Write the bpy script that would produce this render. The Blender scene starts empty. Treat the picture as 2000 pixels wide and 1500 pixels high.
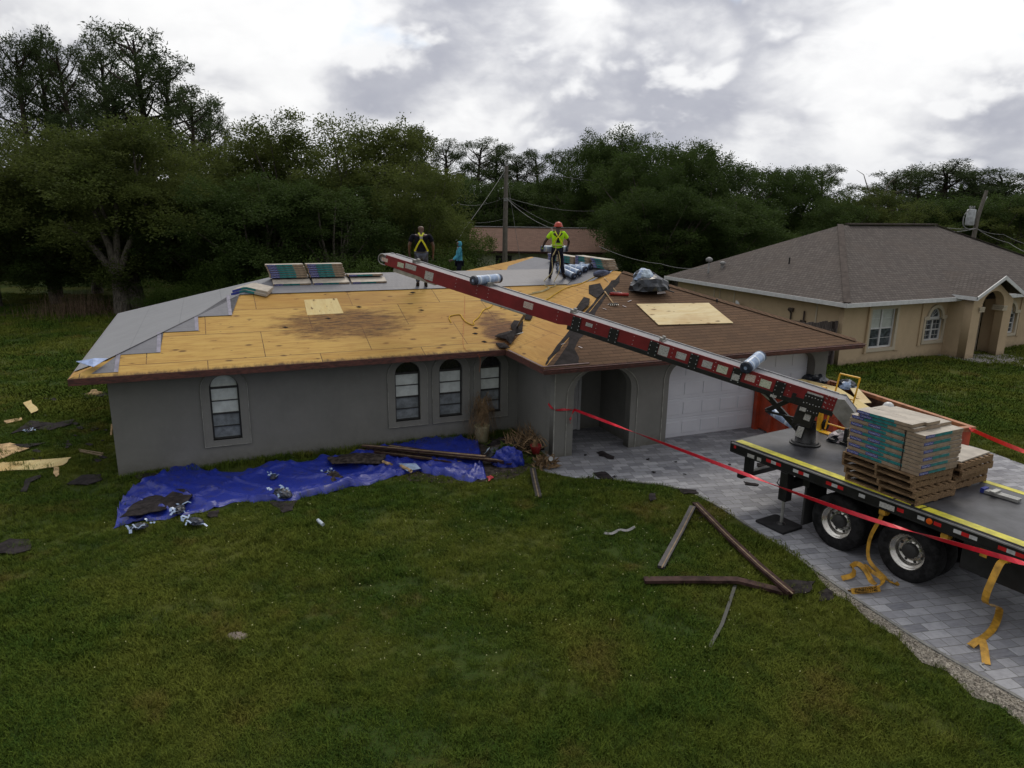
import bpy, bmesh, math, random
import numpy as np
from mathutils import Vector, Matrix, Euler

S = bpy.context.scene
COL = S.collection
rad = math.radians

# ------------------------------------------------------------------ camera
F_PX, PITCH, ROLL, CAM_H = 1389.3, 0.24516, 0.015, 5.972
cam_d = bpy.data.cameras.new('camera')
cam_d.sensor_fit = 'HORIZONTAL'; cam_d.sensor_width = 36.0
cam_d.lens = 36.0 * F_PX / 2000.0
cam_d.clip_start = 0.1; cam_d.clip_end = 3000
cam = bpy.data.objects.new('camera', cam_d); COL.objects.link(cam)
cam.matrix_world = (Matrix.Translation((0, 0, CAM_H)) @ Matrix.Rotation(math.pi / 2 - PITCH, 4, 'X')
                    @ Matrix.Rotation(ROLL, 4, 'Z'))
S.camera = cam

# ------------------------------------------------------------------ nodes helper
class NT:
    def __init__(s, tree):
        s.t = tree; s.n = tree.nodes; s.l = tree.links
    def new(s, typ, **kw):
        n = s.n.new(typ)
        for k, v in kw.items():
            setattr(n, k, v)
        return n
    def put(s, sock, v):
        if isinstance(v, bpy.types.NodeSocket): s.l.new(v, sock)
        elif v is not None:
            if isinstance(v, (tuple, list)) and len(v) == 3 and sock.type == 'RGBA': v = (*v, 1)
            sock.default_value = v
    def math(s, op, a, b=None, c=None, clamp=False):
        n = s.new('ShaderNodeMath', operation=op); n.use_clamp = clamp
        s.put(n.inputs[0], a)
        if b is not None: s.put(n.inputs[1], b)
        if c is not None: s.put(n.inputs[2], c)
        return n.outputs[0]
    def vmath(s, op, a, b=None, scale=None):
        n = s.new('ShaderNodeVectorMath', operation=op)
        s.put(n.inputs[0], a)
        if b is not None: s.put(n.inputs[1], b)
        if scale is not None: s.put(n.inputs['Scale'], scale)
        return n.outputs['Value'] if op in ('DOT_PRODUCT', 'LENGTH', 'DISTANCE') else n.outputs[0]
    def mix(s, f, a, b, blend='MIX'):
        n = s.new('ShaderNodeMix', data_type='RGBA', blend_type=blend)
        s.put(n.inputs['Factor'], f); s.put(n.inputs[6], a); s.put(n.inputs[7], b)
        return n.outputs[2]
    def noise(s, vec, scale=5, detail=3, rough=.5, dim='3D', out=0, dist=0):
        n = s.new('ShaderNodeTexNoise', noise_dimensions=dim)
        s.put(n.inputs['Vector'], vec); s.put(n.inputs['Scale'], scale)
        s.put(n.inputs['Detail'], detail); s.put(n.inputs['Roughness'], rough)
        s.put(n.inputs['Distortion'], dist)
        return n.outputs[out]
    def voro(s, vec, scale=5, out=0, rnd=1.0, feature='F1'):
        n = s.new('ShaderNodeTexVoronoi', feature=feature)
        s.put(n.inputs['Vector'], vec); s.put(n.inputs['Scale'], scale); s.put(n.inputs['Randomness'], rnd)
        return n.outputs[out]
    def mapping(s, vec, scale=(1, 1, 1), loc=(0, 0, 0), rot=(0, 0, 0)):
        n = s.new('ShaderNodeMapping')
        s.put(n.inputs['Vector'], vec)
        n.inputs['Scale'].default_value = scale; n.inputs['Location'].default_value = loc
        n.inputs['Rotation'].default_value = rot
        return n.outputs[0]
    def ramp(s, f, stops, interp='LINEAR'):
        n = s.new('ShaderNodeValToRGB'); s.put(n.inputs[0], f)
        cr = n.color_ramp; cr.interpolation = interp
        while len(cr.elements) < len(stops): cr.elements.new(.5)
        for e, (p, c) in zip(cr.elements, stops):
            e.position = p
            e.color = (*c, 1) if isinstance(c, (tuple, list)) else (c, c, c, 1)
        return n.outputs[0]
    def step(s, v, lo, hi):
        n = s.new('ShaderNodeMapRange', interpolation_type='SMOOTHSTEP')
        s.put(n.inputs[0], v); n.inputs[1].default_value = lo; n.inputs[2].default_value = hi
        return n.outputs[0]
    def brick(s, vec, c1, c2, cm, scale=1, bw=.5, rh=.25, mort=.02, bias=0, off=.5, smooth=.1, sq=1, sqf=2):
        n = s.new('ShaderNodeTexBrick'); n.offset = off; n.squash = sq; n.squash_frequency = sqf
        s.put(n.inputs['Vector'], vec); s.put(n.inputs['Color1'], c1); s.put(n.inputs['Color2'], c2)
        s.put(n.inputs['Mortar'], cm); s.put(n.inputs['Scale'], scale); s.put(n.inputs['Mortar Size'], mort)
        s.put(n.inputs['Mortar Smooth'], smooth); s.put(n.inputs['Bias'], bias)
        s.put(n.inputs['Brick Width'], bw); s.put(n.inputs['Row Height'], rh)
        return n.outputs[0], n.outputs[1]

def new_mat(name):
    m = bpy.data.materials.new(name); m.use_nodes = True
    t = NT(m.node_tree); b = t.n['Principled BSDF']
    return m, t, b
def obj_co(t): return t.new('ShaderNodeTexCoord').outputs['Object']
def bump(t, b, h, strength=.3, dist=.02):
    n = t.new('ShaderNodeBump'); n.inputs['Strength'].default_value = strength
    n.inputs['Distance'].default_value = dist; t.put(n.inputs['Height'], h)
    t.l.new(n.outputs[0], b.inputs['Normal'])

def simple(name, col, rough=.6, metal=0, var=.15, vs=6, bmp=0, bs=40, spec=None, col2=None, stretch=(1, 1, 1)):
    m, t, b = new_mat(name)
    co = t.mapping(obj_co(t), scale=stretch)
    f = t.noise(co, vs, 5, .6)
    c2 = col2 if col2 else tuple(max(0, c * (1 - var * 2)) for c in col)
    c1 = tuple(c * (1 + var) for c in col)
    t.l.new(t.mix(t.step(f, .3, .7), c2 if not col2 else col2, c1), b.inputs['Base Color'])
    b.inputs['Roughness'].default_value = rough; b.inputs['Metallic'].default_value = metal
    if spec is None and rough >= .7: spec = .12
    if spec is not None: b.inputs['Specular IOR Level'].default_value = spec
    if bmp: bump(t, b, t.noise(co, bs, 4, .6), bmp, .01)
    return m

# ------------------------------------------------------------------ sky and sun
SUN_EL, SUN_AZ = rad(52), rad(12)          # ahead of the camera, a little to the right
W = bpy.data.worlds.new('World'); S.world = W; W.use_nodes = True
wt = NT(W.node_tree); bg = wt.n['Background']; bg.inputs['Strength'].default_value = 0.1
sky = wt.new('ShaderNodeTexSky', sky_type='NISHITA'); sky.sun_disc = False
sky.sun_elevation = SUN_EL; sky.sun_rotation = SUN_AZ
gen = wt.new('ShaderNodeTexCoord').outputs['Generated']
d = wt.vmath('NORMALIZE', gen)
sp_ = wt.new('ShaderNodeSeparateXYZ'); wt.l.new(d, sp_.inputs[0])
st_v = wt.vmath('MULTIPLY', d, (1.0, 1.0, 1.75))
def cloud(off, det=8):
    p_ = wt.mapping(st_v, loc=(3.5, .55, .15 + off))
    w_ = wt.vmath('SCALE', wt.vmath('SUBTRACT', wt.noise(p_, 5.0, 3, .5, out=1), (.5, .5, .5)), scale=.10)
    p_ = wt.vmath('ADD', p_, w_)
    a_ = wt.noise(p_, 5.0, det, .50); v_ = wt.noise(p_, 2.2, 2, .5)
    return wt.math('ADD', wt.math('MULTIPLY', a_, .60), wt.math('MULTIPLY', v_, .40))
c0 = cloud(0); c1 = cloud(.045, 5)
cvw = st_v
thick = wt.math('ADD', wt.math('MULTIPLY', wt.step(c0, .452, .575), .86), wt.math('MULTIPLY', wt.step(wt.noise(st_v, 11, 5, .55), .3, .7), .14))                                  # how dense the cloud is here
lit = wt.step(wt.math('SUBTRACT', c0, c1), .0, .07)         # edge facing the light above
body = wt.mix(thick, (1.06, 1.06, 1.06), (.47, .485, .555))
cl = wt.mix(wt.math('MULTIPLY', lit, .8), body, (1.08, 1.08, 1.08))
gap = wt.step(wt.noise(wt.mapping(cvw, loc=(1.3, 9.2, 4.1)), 3.1, 6, .5), .60, .68)
clx = wt.vmath('SCALE', cl, scale=10.0)
skyc = wt.mix(wt.math('MULTIPLY', gap, .7), clx, wt.vmath('SCALE', sky.outputs[0], scale=1.3))
# brighter round the veiled sun, duller on the far side of the sky
sd = Vector((math.sin(SUN_AZ) * math.cos(SUN_EL), math.cos(SUN_AZ) * math.cos(SUN_EL), math.sin(SUN_EL)))
dt = wt.vmath('DOT_PRODUCT', d, tuple(sd))
g1 = wt.new('ShaderNodeMapRange'); wt.put(g1.inputs[0], dt); g1.inputs[1].default_value = -.8; g1.inputs[2].default_value = .75
g1.inputs[3].default_value = .22; g1.inputs[4].default_value = 1.0
hz = wt.step(sp_.outputs[2], -.02, .11)     # thinner, evenly grey air low down
lowc = wt.mix(.4, wt.vmath('SCALE', cl, scale=10.0), (6.2, 6.5, 7.2))
skyc = wt.mix(hz, lowc, skyc)
fin = wt.vmath('SCALE', skyc, scale=g1.outputs[0])
wt.l.new(fin, bg.inputs['Color'])

sun_d = bpy.data.lights.new('sun', 'SUN'); sun_d.energy = 1.25; sun_d.angle = rad(22); sun_d.color = (1, .92, .80)
sun = bpy.data.objects.new('sun', sun_d); COL.objects.link(sun)
sun.rotation_euler = sd.to_track_quat('Z', 'Y').to_euler()
S.view_settings.view_transform = 'Standard'; S.view_settings.look = 'None'
S.view_settings.exposure = 0; S.view_settings.gamma = 1
S.cycles.max_bounces = 6; S.cycles.diffuse_bounces = 3; S.cycles.transparent_max_bounces = 6

# ------------------------------------------------------------------ geometry helpers
def tag(o, label=None, cat=None, group=None, kind=None):
    if label: o['label'] = label
    if cat: o['category'] = cat
    if group: o['group'] = group
    if kind: o['kind'] = kind
    return o
def thing(name, label, cat, loc=(0, 0, 0), rz=0, group=None, rot=None):
    o = bpy.data.objects.new(name, None); COL.objects.link(o)
    o.empty_display_size = .2
    o.location = loc; o.rotation_euler = rot if rot else (0, 0, rz)
    return tag(o, label, cat, group)
KIDS = {}
def adopt(o, parent):
    if parent is not None:
        o.parent = parent; KIDS.setdefault(parent.name, []).append(o)
def copy_tree(o, parent=None):
    c = o.copy(); COL.objects.link(c)
    if parent is not None: adopt(c, parent)
    for ch in list(KIDS.get(o.name, [])): copy_tree(ch, c)
    return c
def dup(o, loc, rot, label, group=None):
    c = copy_tree(o); c.location = loc; c.rotation_euler = rot; c['label'] = label
    if group: c['group'] = group
    return c

class MB:
    def __init__(s): s.v = []; s.f = []; s.m = []
    def add(s, vs, fs, mi=0):
        k = len(s.v); s.v += [tuple(v) for v in vs]
        s.f += [tuple(i + k for i in f) for f in fs]; s.m += [mi] * len(fs); return s
    def box(s, x0, x1, y0, y1, z0, z1, mi=0):
        return s.add([(x0, y0, z0), (x1, y0, z0), (x1, y1, z0), (x0, y1, z0), (x0, y0, z1), (x1, y0, z1), (x1, y1, z1), (x0, y1, z1)],
                     [(0, 3, 2, 1), (4, 5, 6, 7), (0, 1, 5, 4), (1, 2, 6, 5), (2, 3, 7, 6), (3, 0, 4, 7)], mi)
    def obox(s, c, size, M=None, mi=0):
        hx, hy, hz_ = size[0] / 2, size[1] / 2, size[2] / 2
        M = M or Matrix.Identity(3); c = Vector(c)
        vs = [c + M @ Vector((x, y, z)) for z in (-hz_, hz_) for x, y in ((-hx, -hy), (hx, -hy), (hx, hy), (-hx, hy))]
        return s.add(vs, [(0, 3, 2, 1), (4, 5, 6, 7), (0, 1, 5, 4), (1, 2, 6, 5), (2, 3, 7, 6), (3, 0, 4, 7)], mi)
    def beam(s, p, q, w, h, mi=0, up=(0, 0, 1)):
        p, q = Vector(p), Vector(q); x = (q - p); L = x.length; x.normalize()
        y = Vector(up).cross(x)
        if y.length < 1e-4: y = Vector((0, 1, 0))
        y.normalize(); z = x.cross(y)
        return s.obox((p + q) / 2, (L, w, h), Matrix((x, y, z)).transposed(), mi)
    def tube(s, pts, r, n=8, mi=0, cap=True):
        pts = [Vector(p) for p in pts]
        rs = r if isinstance(r, (list, tuple)) else [r] * len(pts)
        rings = []; ref = Vector((0, 0, 1))
        for i, p in enumerate(pts):
            t = (pts[min(i + 1, len(pts) - 1)] - pts[max(i - 1, 0)]).normalized()
            if abs(t.dot(ref)) > .95: ref = Vector((1, 0, 0)) if abs(t.x) < .9 else Vector((0, 1, 0))
            a = t.cross(ref).normalized(); b = t.cross(a).normalized(); ref = b.cross(t) if False else ref
            rings.append([p + a * (rs[i] * math.cos(2 * math.pi * k / n)) + b * (rs[i] * math.sin(2 * math.pi * k / n)) for k in range(n)])
        vs = [v for ring in rings for v in ring]; fs = []
        for i in range(len(pts) - 1):
            for k in range(n):
                fs.append((i * n + k, i * n + (k + 1) % n, (i + 1) * n + (k + 1) % n, (i + 1) * n + k))
        if cap: fs.append(tuple(range(n))); fs.append(tuple((len(pts) - 1) * n + k for k in reversed(range(n))))
        return s.add(vs, fs, mi)
    def lathe(s, prof, c=(0, 0, 0), axis='z', n=24, mi=0, mis=None):
        # prof: list of (radius, height along the axis)
        vs = []; fs = []; k0 = len(prof)
        for k in range(n):
            a = 2 * math.pi * k / n
            for r, h in prof:
                x, y = r * math.cos(a), r * math.sin(a)
                vs.append((c[0] + x, c[1] + y, c[2] + h) if axis == 'z' else ((c[0] + x, c[1] + h, c[2] + y) if axis == 'y' else (c[0] + h, c[1] + x, c[2] + y)))
        for k in range(n):
            for i in range(k0 - 1):
                fs.append((k * k0 + i, ((k + 1) % n) * k0 + i, ((k + 1) % n) * k0 + i + 1, k * k0 + i + 1))
        return s.add(vs, fs, mi)
    def prism(s, poly, z0, z1, mi=0):
        n = len(poly)
        vs = [(p[0], p[1], z0) for p in poly] + [(p[0], p[1], z1) for p in poly]
        fs = [tuple(reversed(range(n))), tuple(range(n, 2 * n))] + [(i, (i + 1) % n, (i + 1) % n + n, i + n) for i in range(n)]
        return s.add(vs, fs, mi)
    def build(s, name, mats, parent=None, smooth=False, bevel=0, loc=None, rot=None):
        me = bpy.data.meshes.new(name); me.from_pydata(s.v, [], s.f)
        mats = mats if isinstance(mats, (list, tuple)) else [mats]
        for m in mats: me.materials.append(m)
        if len(mats) > 1: me.polygons.foreach_set('material_index', s.m)
        if smooth: me.polygons.foreach_set('use_smooth', [True] * len(s.f))
        me.validate()
        o = bpy.data.objects.new(name, me); COL.objects.link(o); adopt(o, parent)
        if bevel:
            bv = o.modifiers.new('bevel', 'BEVEL'); bv.width = bevel; bv.segments = 2; bv.limit_method = 'ANGLE'
        if loc is not None: o.location = loc
        if rot is not None: o.rotation_euler = rot
        return o

def curve_mesh(loops, thick):
    """2-D outline (first loop) with holes, as an extruded mesh in the XY plane centred on z = 0."""
    cu = bpy.data.curves.new('outline', 'CURVE'); cu.dimensions = '2D'; cu.fill_mode = 'BOTH'; cu.extrude = thick / 2
    for lp in loops:
        sp = cu.splines.new('POLY'); sp.points.add(len(lp) - 1)
        for p, q in zip(sp.points, lp): p.co = (q[0], q[1], 0, 1)
        sp.use_cyclic_u = True
    o = bpy.data.objects.new('outline', cu); COL.objects.link(o)
    me = bpy.data.meshes.new_from_object(o.evaluated_get(bpy.context.evaluated_depsgraph_get()))
    bpy.data.objects.remove(o); bpy.data.curves.remove(cu)
    return me
def panel(name, loops, thick, mat, parent, y=0.0, M=None):
    """upright panel: loops in (x, z), its middle plane at y"""
    me = curve_mesh(loops, thick)
    me.transform(M if M else Matrix.Translation((0, y, 0)) @ Matrix.Rotation(math.pi / 2, 4, 'X'))
    me.materials.clear(); me.materials.append(mat); me.name = name
    o = bpy.data.objects.new(name, me); COL.objects.link(o); adopt(o, parent)
    return o
def text_mesh(txt, size, mat, ext=.001, bold=False, align='CENTER'):
    cu = bpy.data.curves.new('lettering', 'FONT'); cu.body = txt; cu.size = size; cu.extrude = ext
    cu.align_x = align; cu.align_y = 'CENTER'; cu.resolution_u = 2
    if bold: cu.offset = size * .02
    o = bpy.data.objects.new('lettering', cu); COL.objects.link(o)
    me = bpy.data.meshes.new_from_object(o.evaluated_get(bpy.context.evaluated_depsgraph_get()))
    bpy.data.objects.remove(o); bpy.data.curves.remove(cu)
    me.materials.clear(); me.materials.append(mat)
    return me
def rect(x0, x1, z0, z1): return [(x0, z0), (x1, z0), (x1, z1), (x0, z1)]
def arch(x0, x1, z0, zs, rise=None, n=14):
    c = (x0 + x1) / 2; r = (x1 - x0) / 2; rise = r if rise is None else rise
    return [(x0, z0), (x1, z0)] + [(c + r * math.cos(math.pi * k / n), zs + rise * math.sin(math.pi * k / n)) for k in range(n + 1)]
def round_top(x0, x1, z0, z1, r, n=6):
    p = [(x0, z0), (x1, z0)]
    p += [(x1 - r + r * math.cos(math.pi / 2 * k / n), z1 - r + r * math.sin(math.pi / 2 * k / n)) for k in range(n + 1)]
    p += [(x0 + r - r * math.sin(math.pi / 2 * k / n), z1 - r + r * math.cos(math.pi / 2 * k / n)) for k in range(n + 1)]
    return p

# survey helpers: a sighted direction met with the ground or a roof plane
_cp, _sp = math.cos(PITCH), math.sin(PITCH)
def ray(px, py):
    X = (px - 1000) / F_PX; Y = (py - 750) / F_PX
    c, s_ = math.cos(ROLL), -math.sin(ROLL); X, Y = c * X - s_ * Y, s_ * X + c * Y
    return Vector((X, _cp - Y * _sp, -_sp - Y * _cp))
def at(px, py, z=0.0):
    r = ray(px, py); t = (z - CAM_H) / r.z
    return Vector((r.x * t, r.y * t, z))
def at_depth(px, py, Y):
    r = ray(px, py); return Vector((0, 0, CAM_H)) + r * (Y / r.y)
TH = 0.402; HA = Vector((-8.716, 14.824, 0))
HM = Matrix.Translation(HA) @ Matrix.Rotation(TH, 4, 'Z'); HI = HM.inverted()
def on_plane(px, py, n, p0):
    """n, p0 in house axes; result in house axes"""
    o = HI @ Vector((0, 0, CAM_H)); r = HI.to_3x3() @ ray(px, py)
    t = (Vector(p0) - o).dot(n) / r.dot(n); return o + r * t
EZ = 2.42
N_MAIN = Vector((0, -1 / 3, 1)); N_WL = Vector((-1 / 3, 0, 1)); N_WR = Vector((1 / 3, 0, 1)); N_HIP = Vector((-1 / 3, 0, 1))
def rf(px, py, lift=0.0):  # main front slope
    p = on_plane(px, py, N_MAIN, (0, -.6, EZ)); p.z += lift; return p
def rw(px, py, lift=0.0):  # wing front slope
    p = on_plane(px, py, N_MAIN, (0, -2.925, EZ)); p.z += lift; return p
def rl(px, py, lift=0.0):  # wing left slope
    p = on_plane(px, py, N_WL, (9.02, 0, EZ)); p.z += lift; return p
def zmain(v): return EZ + (v + .6) / 3
def zwf(v): return EZ + (v + 2.925) / 3
def zwl(u): return EZ + (u - 9.02) / 3
def slope_rot(n, heading):
    """rotation whose z is the slope's normal and x lies along heading (house axes)"""
    z = n.normalized(); x = Vector((math.cos(heading), math.sin(heading), 0)); x = (x - z * x.dot(z)).normalized()
    return Matrix((x, z.cross(x), z)).transposed()
def hworld(p, R):
    """house-axes position + rotation matrix -> world loc, euler"""
    return HM @ Vector(p), (HM.to_3x3() @ R).to_euler()

# ------------------------------------------------------------------ materials
def world_co(t): return t.new('ShaderNodeNewGeometry').outputs['Position']
def lawn_colour(t, co):
    a = t.noise(co, .32, 5, .6); b_ = t.noise(co, 1.7, 5, .65); c = t.noise(t.mapping(co, loc=(9, 4, 0)), .55, 5, .62)
    col = t.mix(t.step(a, .40, .62), (.036, .070, .012), (.092, .108, .020))
    col = t.mix(t.math('MULTIPLY', t.step(b_, .48, .66), .6), col, (.017, .038, .008))
    col = t.mix(t.math('MULTIPLY', t.step(c, .55, .68), .55), col, (.125, .088, .028))
    return col
def make_ground_mat():
    m, t, b = new_mat('lawn_soil'); co = world_co(t)
    col = lawn_colour(t, co)
    f = t.noise(co, 28, 4, .7)
    col = t.mix(t.math('MULTIPLY', t.step(f, .35, .65), .5), col, (.040, .036, .010))
    g = t.noise(t.mapping(co, scale=(1, 1, 1)), 9, 5, .7)
    col = t.mix(t.math('MULTIPLY', t.step(g, .55, .7), .4), col, (.06, .075, .012))
    t.l.new(col, b.inputs['Base Color']); b.inputs['Roughness'].default_value = .9
    b.inputs['Specular IOR Level'].default_value = .1
    bump(t, b, f, .8, .05)
    return m
def make_blade_mat():
    m, t, b = new_mat('grass_blades'); co = world_co(t)
    col = lawn_colour(t, co)
    r = t.new('ShaderNodeObjectInfo').outputs['Random']
    col = t.mix(t.math('MULTIPLY', r, .35), col, (.11, .125, .012))
    t.l.new(t.vmath('SCALE', col, scale=1.3), b.inputs['Base Color'])
    b.inputs['Roughness'].default_value = .8; b.inputs['Specular IOR Level'].default_value = .04
    return m
M_GROUND = make_ground_mat(); M_BLADE = make_blade_mat()

def make_paver():
    m, t, b = new_mat('grey_pavers'); co = t.mapping(world_co(t), rot=(0, 0, rad(-12)))
    w = t.vmath('ADD', co, t.vmath('SCALE', t.noise(co, 3, 2, out=1), scale=.012))
    c1, f1 = t.brick(w, (.54, .55, .58), (.075, .08, .10), (.07, .07, .075), bw=.38, rh=.19, mort=.006, off=.37, sq=.6, sqf=3)
    c2, f2 = t.brick(t.mapping(w, loc=(.05, .08, 0)), (.34, .345, .37), (.13, .135, .155), (.07, .07, .075), bw=.68, rh=.34, mort=.006, off=.5)
    n = t.noise(co, 9, 6, .6); n_ = t.noise(co, .6, 4, .6); k = t.noise(t.mapping(co, scale=(5, 26, 1)), 1, 4, .6)
    col = t.mix(.32, c1, c2)
    col = t.mix(t.math('MULTIPLY', t.step(k, .35, .7), .45), col, (.37, .375, .40))
    col = t.mix(t.math('MULTIPLY', t.step(n, .42, .7), .4), col, (.17, .17, .185))
    col = t.mix(t.math('MULTIPLY', t.step(n_, .45, .7), .3), col, (.19, .185, .18))
    col = t.mix(.26, col, (.19, .19, .215))
    col = t.mix(f1, col, (.13, .13, .125))
    t.l.new(col, b.inputs['Base Color']); b.inputs['Roughness'].default_value = .75; b.inputs['Specular IOR Level'].default_value = .25
    bump(t, b, t.math('SUBTRACT', t.math('MULTIPLY', n, .3), f1), .4, .006)
    return m
M_PAVER = make_paver()
def make_gravel():
    m, t, b = new_mat('limestone_gravel'); co = world_co(t)
    v = t.voro(co, 22, 1); n = t.noise(co, 3, 5, .65)
    sepc = t.new('ShaderNodeSeparateColor'); t.l.new(v, sepc.inputs[0])
    col = t.mix(sepc.outputs[0], (.15, .13, .105), (.40, .365, .31))
    col = t.mix(t.math('MULTIPLY', t.step(n, .5, .66), .6), col, (.09, .075, .05))
    t.l.new(col, b.inputs['Base Color']); b.inputs['Roughness'].default_value = .9
    bump(t, b, t.voro(co, 22, 0), .7, .02); return m
M_GRAVEL = make_gravel()

def make_stucco(name, col, var=.12):
    m, t, b = new_mat(name); co = obj_co(t)
    f = t.noise(co, 1.2, 5, .6); g = t.noise(co, 7, 5, .65); s_ = t.noise(t.mapping(co, scale=(1.1, 1.1, .55)), 1.6, 5, .65)
    c = t.mix(f, tuple(x * (1 - var) for x in col), tuple(x * (1 + var) for x in col))
    c = t.mix(t.math('MULTIPLY', t.step(s_, .42, .72), .28), c, tuple(x * .68 for x in col))
    c = t.mix(t.math('MULTIPLY', t.step(g, .45, .7), .15), c, tuple(x * 1.3 for x in col))
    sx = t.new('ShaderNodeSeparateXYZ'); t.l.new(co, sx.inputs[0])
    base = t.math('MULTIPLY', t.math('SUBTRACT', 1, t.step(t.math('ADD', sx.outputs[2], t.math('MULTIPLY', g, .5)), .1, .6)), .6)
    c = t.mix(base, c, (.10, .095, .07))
    t.l.new(c, b.inputs['Base Color']); b.inputs['Roughness'].default_value = .9; b.inputs['Specular IOR Level'].default_value = .12
    bump(t, b, t.noise(co, 90, 4, .7), .35, .006); return m
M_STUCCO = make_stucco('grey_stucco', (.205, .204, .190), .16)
M_TRIM = make_stucco('grey_trim', (.225, .223, .206))
M_BEAD = simple('pale_corner_bead', (.34, .34, .31), .8)
M_TAN = make_stucco('tan_stucco', (.50, .385, .255), .06)
M_TAN2 = make_stucco('tan_trim', (.50, .44, .34), .05)
M_FASCIA = simple('dark_red_fascia', (.105, .036, .028), .6, var=.35, vs=9, col2=(.045, .020, .018), stretch=(1, 1, 4))
M_WFASCIA = simple('white_fascia', (.62, .63, .64), .5, var=.06)
M_SOFFIT = simple('soffit', (.17, .15, .13), .8)
M_DARK = simple('shadow_dark', (.02, .02, .022), .8)

def make_ply(name, grain='x', stains=True, seams=True, tone=(.49, .315, .088), tone2=(.40, .235, .055)):
    m, t, b = new_mat(name); co = obj_co(t)
    if grain == 'y': co = t.mapping(co, rot=(0, 0, math.pi / 2))
    w = t.vmath('ADD', co, t.vmath('SCALE', t.noise(co, .8, 3, out=1), scale=.02))
    c1, f1 = t.brick(t.mapping(w, loc=(.4, .2, 0)), tone, tone2, (.07, .045, .025), bw=2.44, rh=1.16, mort=.010, off=.5)
    if not seams: c1 = t.mix(t.noise(co, 1.2, 4, .6), tone, tone2)
    g1 = t.noise(t.mapping(co, scale=(1.0, 9, 5)), 1.6, 7, .72)
    g2 = t.noise(t.mapping(co, scale=(.8, 7, 4)), 1.5, 4, .6, dist=.6)
    col = t.mix(t.math('MULTIPLY', t.step(g1, .42, .64), .62 if stains or seams else .2), c1, (.31, .155, .040))
    col = t.mix(t.math('MULTIPLY', t.step(g2, .45, .7), .35), col, (.56, .375, .125))
    kd = t.voro(t.mapping(co, scale=(1.3, 3.0, 1)), 1.3, 0)
    kn = t.noise(t.mapping(co, scale=(2, 6, 1)), 2.0, 3, .6)
    kf = t.math('MULTIPLY', t.math('SUBTRACT', 1, t.step(kd, .07, .20)), t.step(kn, .36, .48))
    col = t.mix(t.math('MULTIPLY', kf, .9), col, (.085, .040, .016))
    big = t.noise(t.mapping(co, scale=(1, 1.6, 1)), .55, 4, .6)
    col = t.mix(t.math('MULTIPLY', t.step(big, .45, .68), .35), col, (.36, .175, .045))
    if stains:
        sx = t.new('ShaderNodeSeparateXYZ'); t.l.new(obj_co(t), sx.inputs[0])
        def spot(cx, cy, rx, ry):
            dx = t.math('DIVIDE', t.math('SUBTRACT', sx.outputs[0], cx), rx); dy = t.math('DIVIDE', t.math('SUBTRACT', sx.outputs[1], cy), ry)
            return t.math('ADD', t.math('MULTIPLY', dx, dx), t.math('MULTIPLY', dy, dy))
        nn = t.math('MULTIPLY', t.math('SUBTRACT', t.noise(t.mapping(co, scale=(1, 3, 1)), 1.6, 5, .7), .5), 3.2)
        s1 = t.math('SUBTRACT', 1, t.step(t.math('ADD', spot(5.3, 1.15, 1.6, .75), nn), .2, 1.6))
        s2 = t.math('SUBTRACT', 1, t.step(t.math('ADD', spot(9.3, .15, .55, 1.3), nn), .2, 1.4))
        s3 = t.math('SUBTRACT', 1, t.step(t.math('ADD', spot(5.9, 2.5, 1.1, .35), nn), .2, 1.4))
        # rotten, blackened strip along the eave
        ev = t.math('SUBTRACT', 1, t.step(t.math('ADD', sx.outputs[1], t.math('MULTIPLY', t.noise(t.mapping(co, scale=(3, 1, 1)), 2.5, 5, .8), -.42)), -.86, -.66))
        blk = t.step(t.noise(t.mapping(co, scale=(1.6, 9, 1)), 1.8, 6, .8), .42, .60)
        col = t.mix(t.math('MULTIPLY', s1, .74), col, (.155, .062, .015))
        col = t.mix(t.math('MULTIPLY', s3, .55), col, (.28, .15, .045))
        col = t.mix(t.math('MULTIPLY', s2, .85), col, (.12, .042, .018))
        col = t.mix(t.math('MULTIPLY', t.math('MULTIPLY', t.math('MAXIMUM', s1, s2), blk), .8), col, (.045, .022, .010))
        col = t.mix(t.math('MULTIPLY', ev, .85), col, (.035, .022, .016))
    sp2 = t.voro(t.mapping(co, scale=(1, 2.0, 1)), 2.6, 0)
    col = t.mix(t.math('MULTIPLY', t.math('SUBTRACT', 1, t.step(sp2, .05, .10)), .7), col, (.10, .05, .025))
    t.l.new(col, b.inputs['Base Color']); b.inputs['Roughness'].default_value = .72; b.inputs['Specular IOR Level'].default_value = .2
    bump(t, b, g1, .2, .004); return m
M_PLY = make_ply('plywood_decking'); M_PLYW = make_ply('plywood_wing', 'y', False, True, (.50, .295, .080), (.42, .235, .056))
M_PLYNEW = make_ply('fresh_plywood', 'x', False, False, (.70, .60, .37), (.66, .55, .33))
M_PLYPATCH = make_ply('patch_plywood', 'y', False, False, (.60, .50, .25), (.58, .47, .23))

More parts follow.
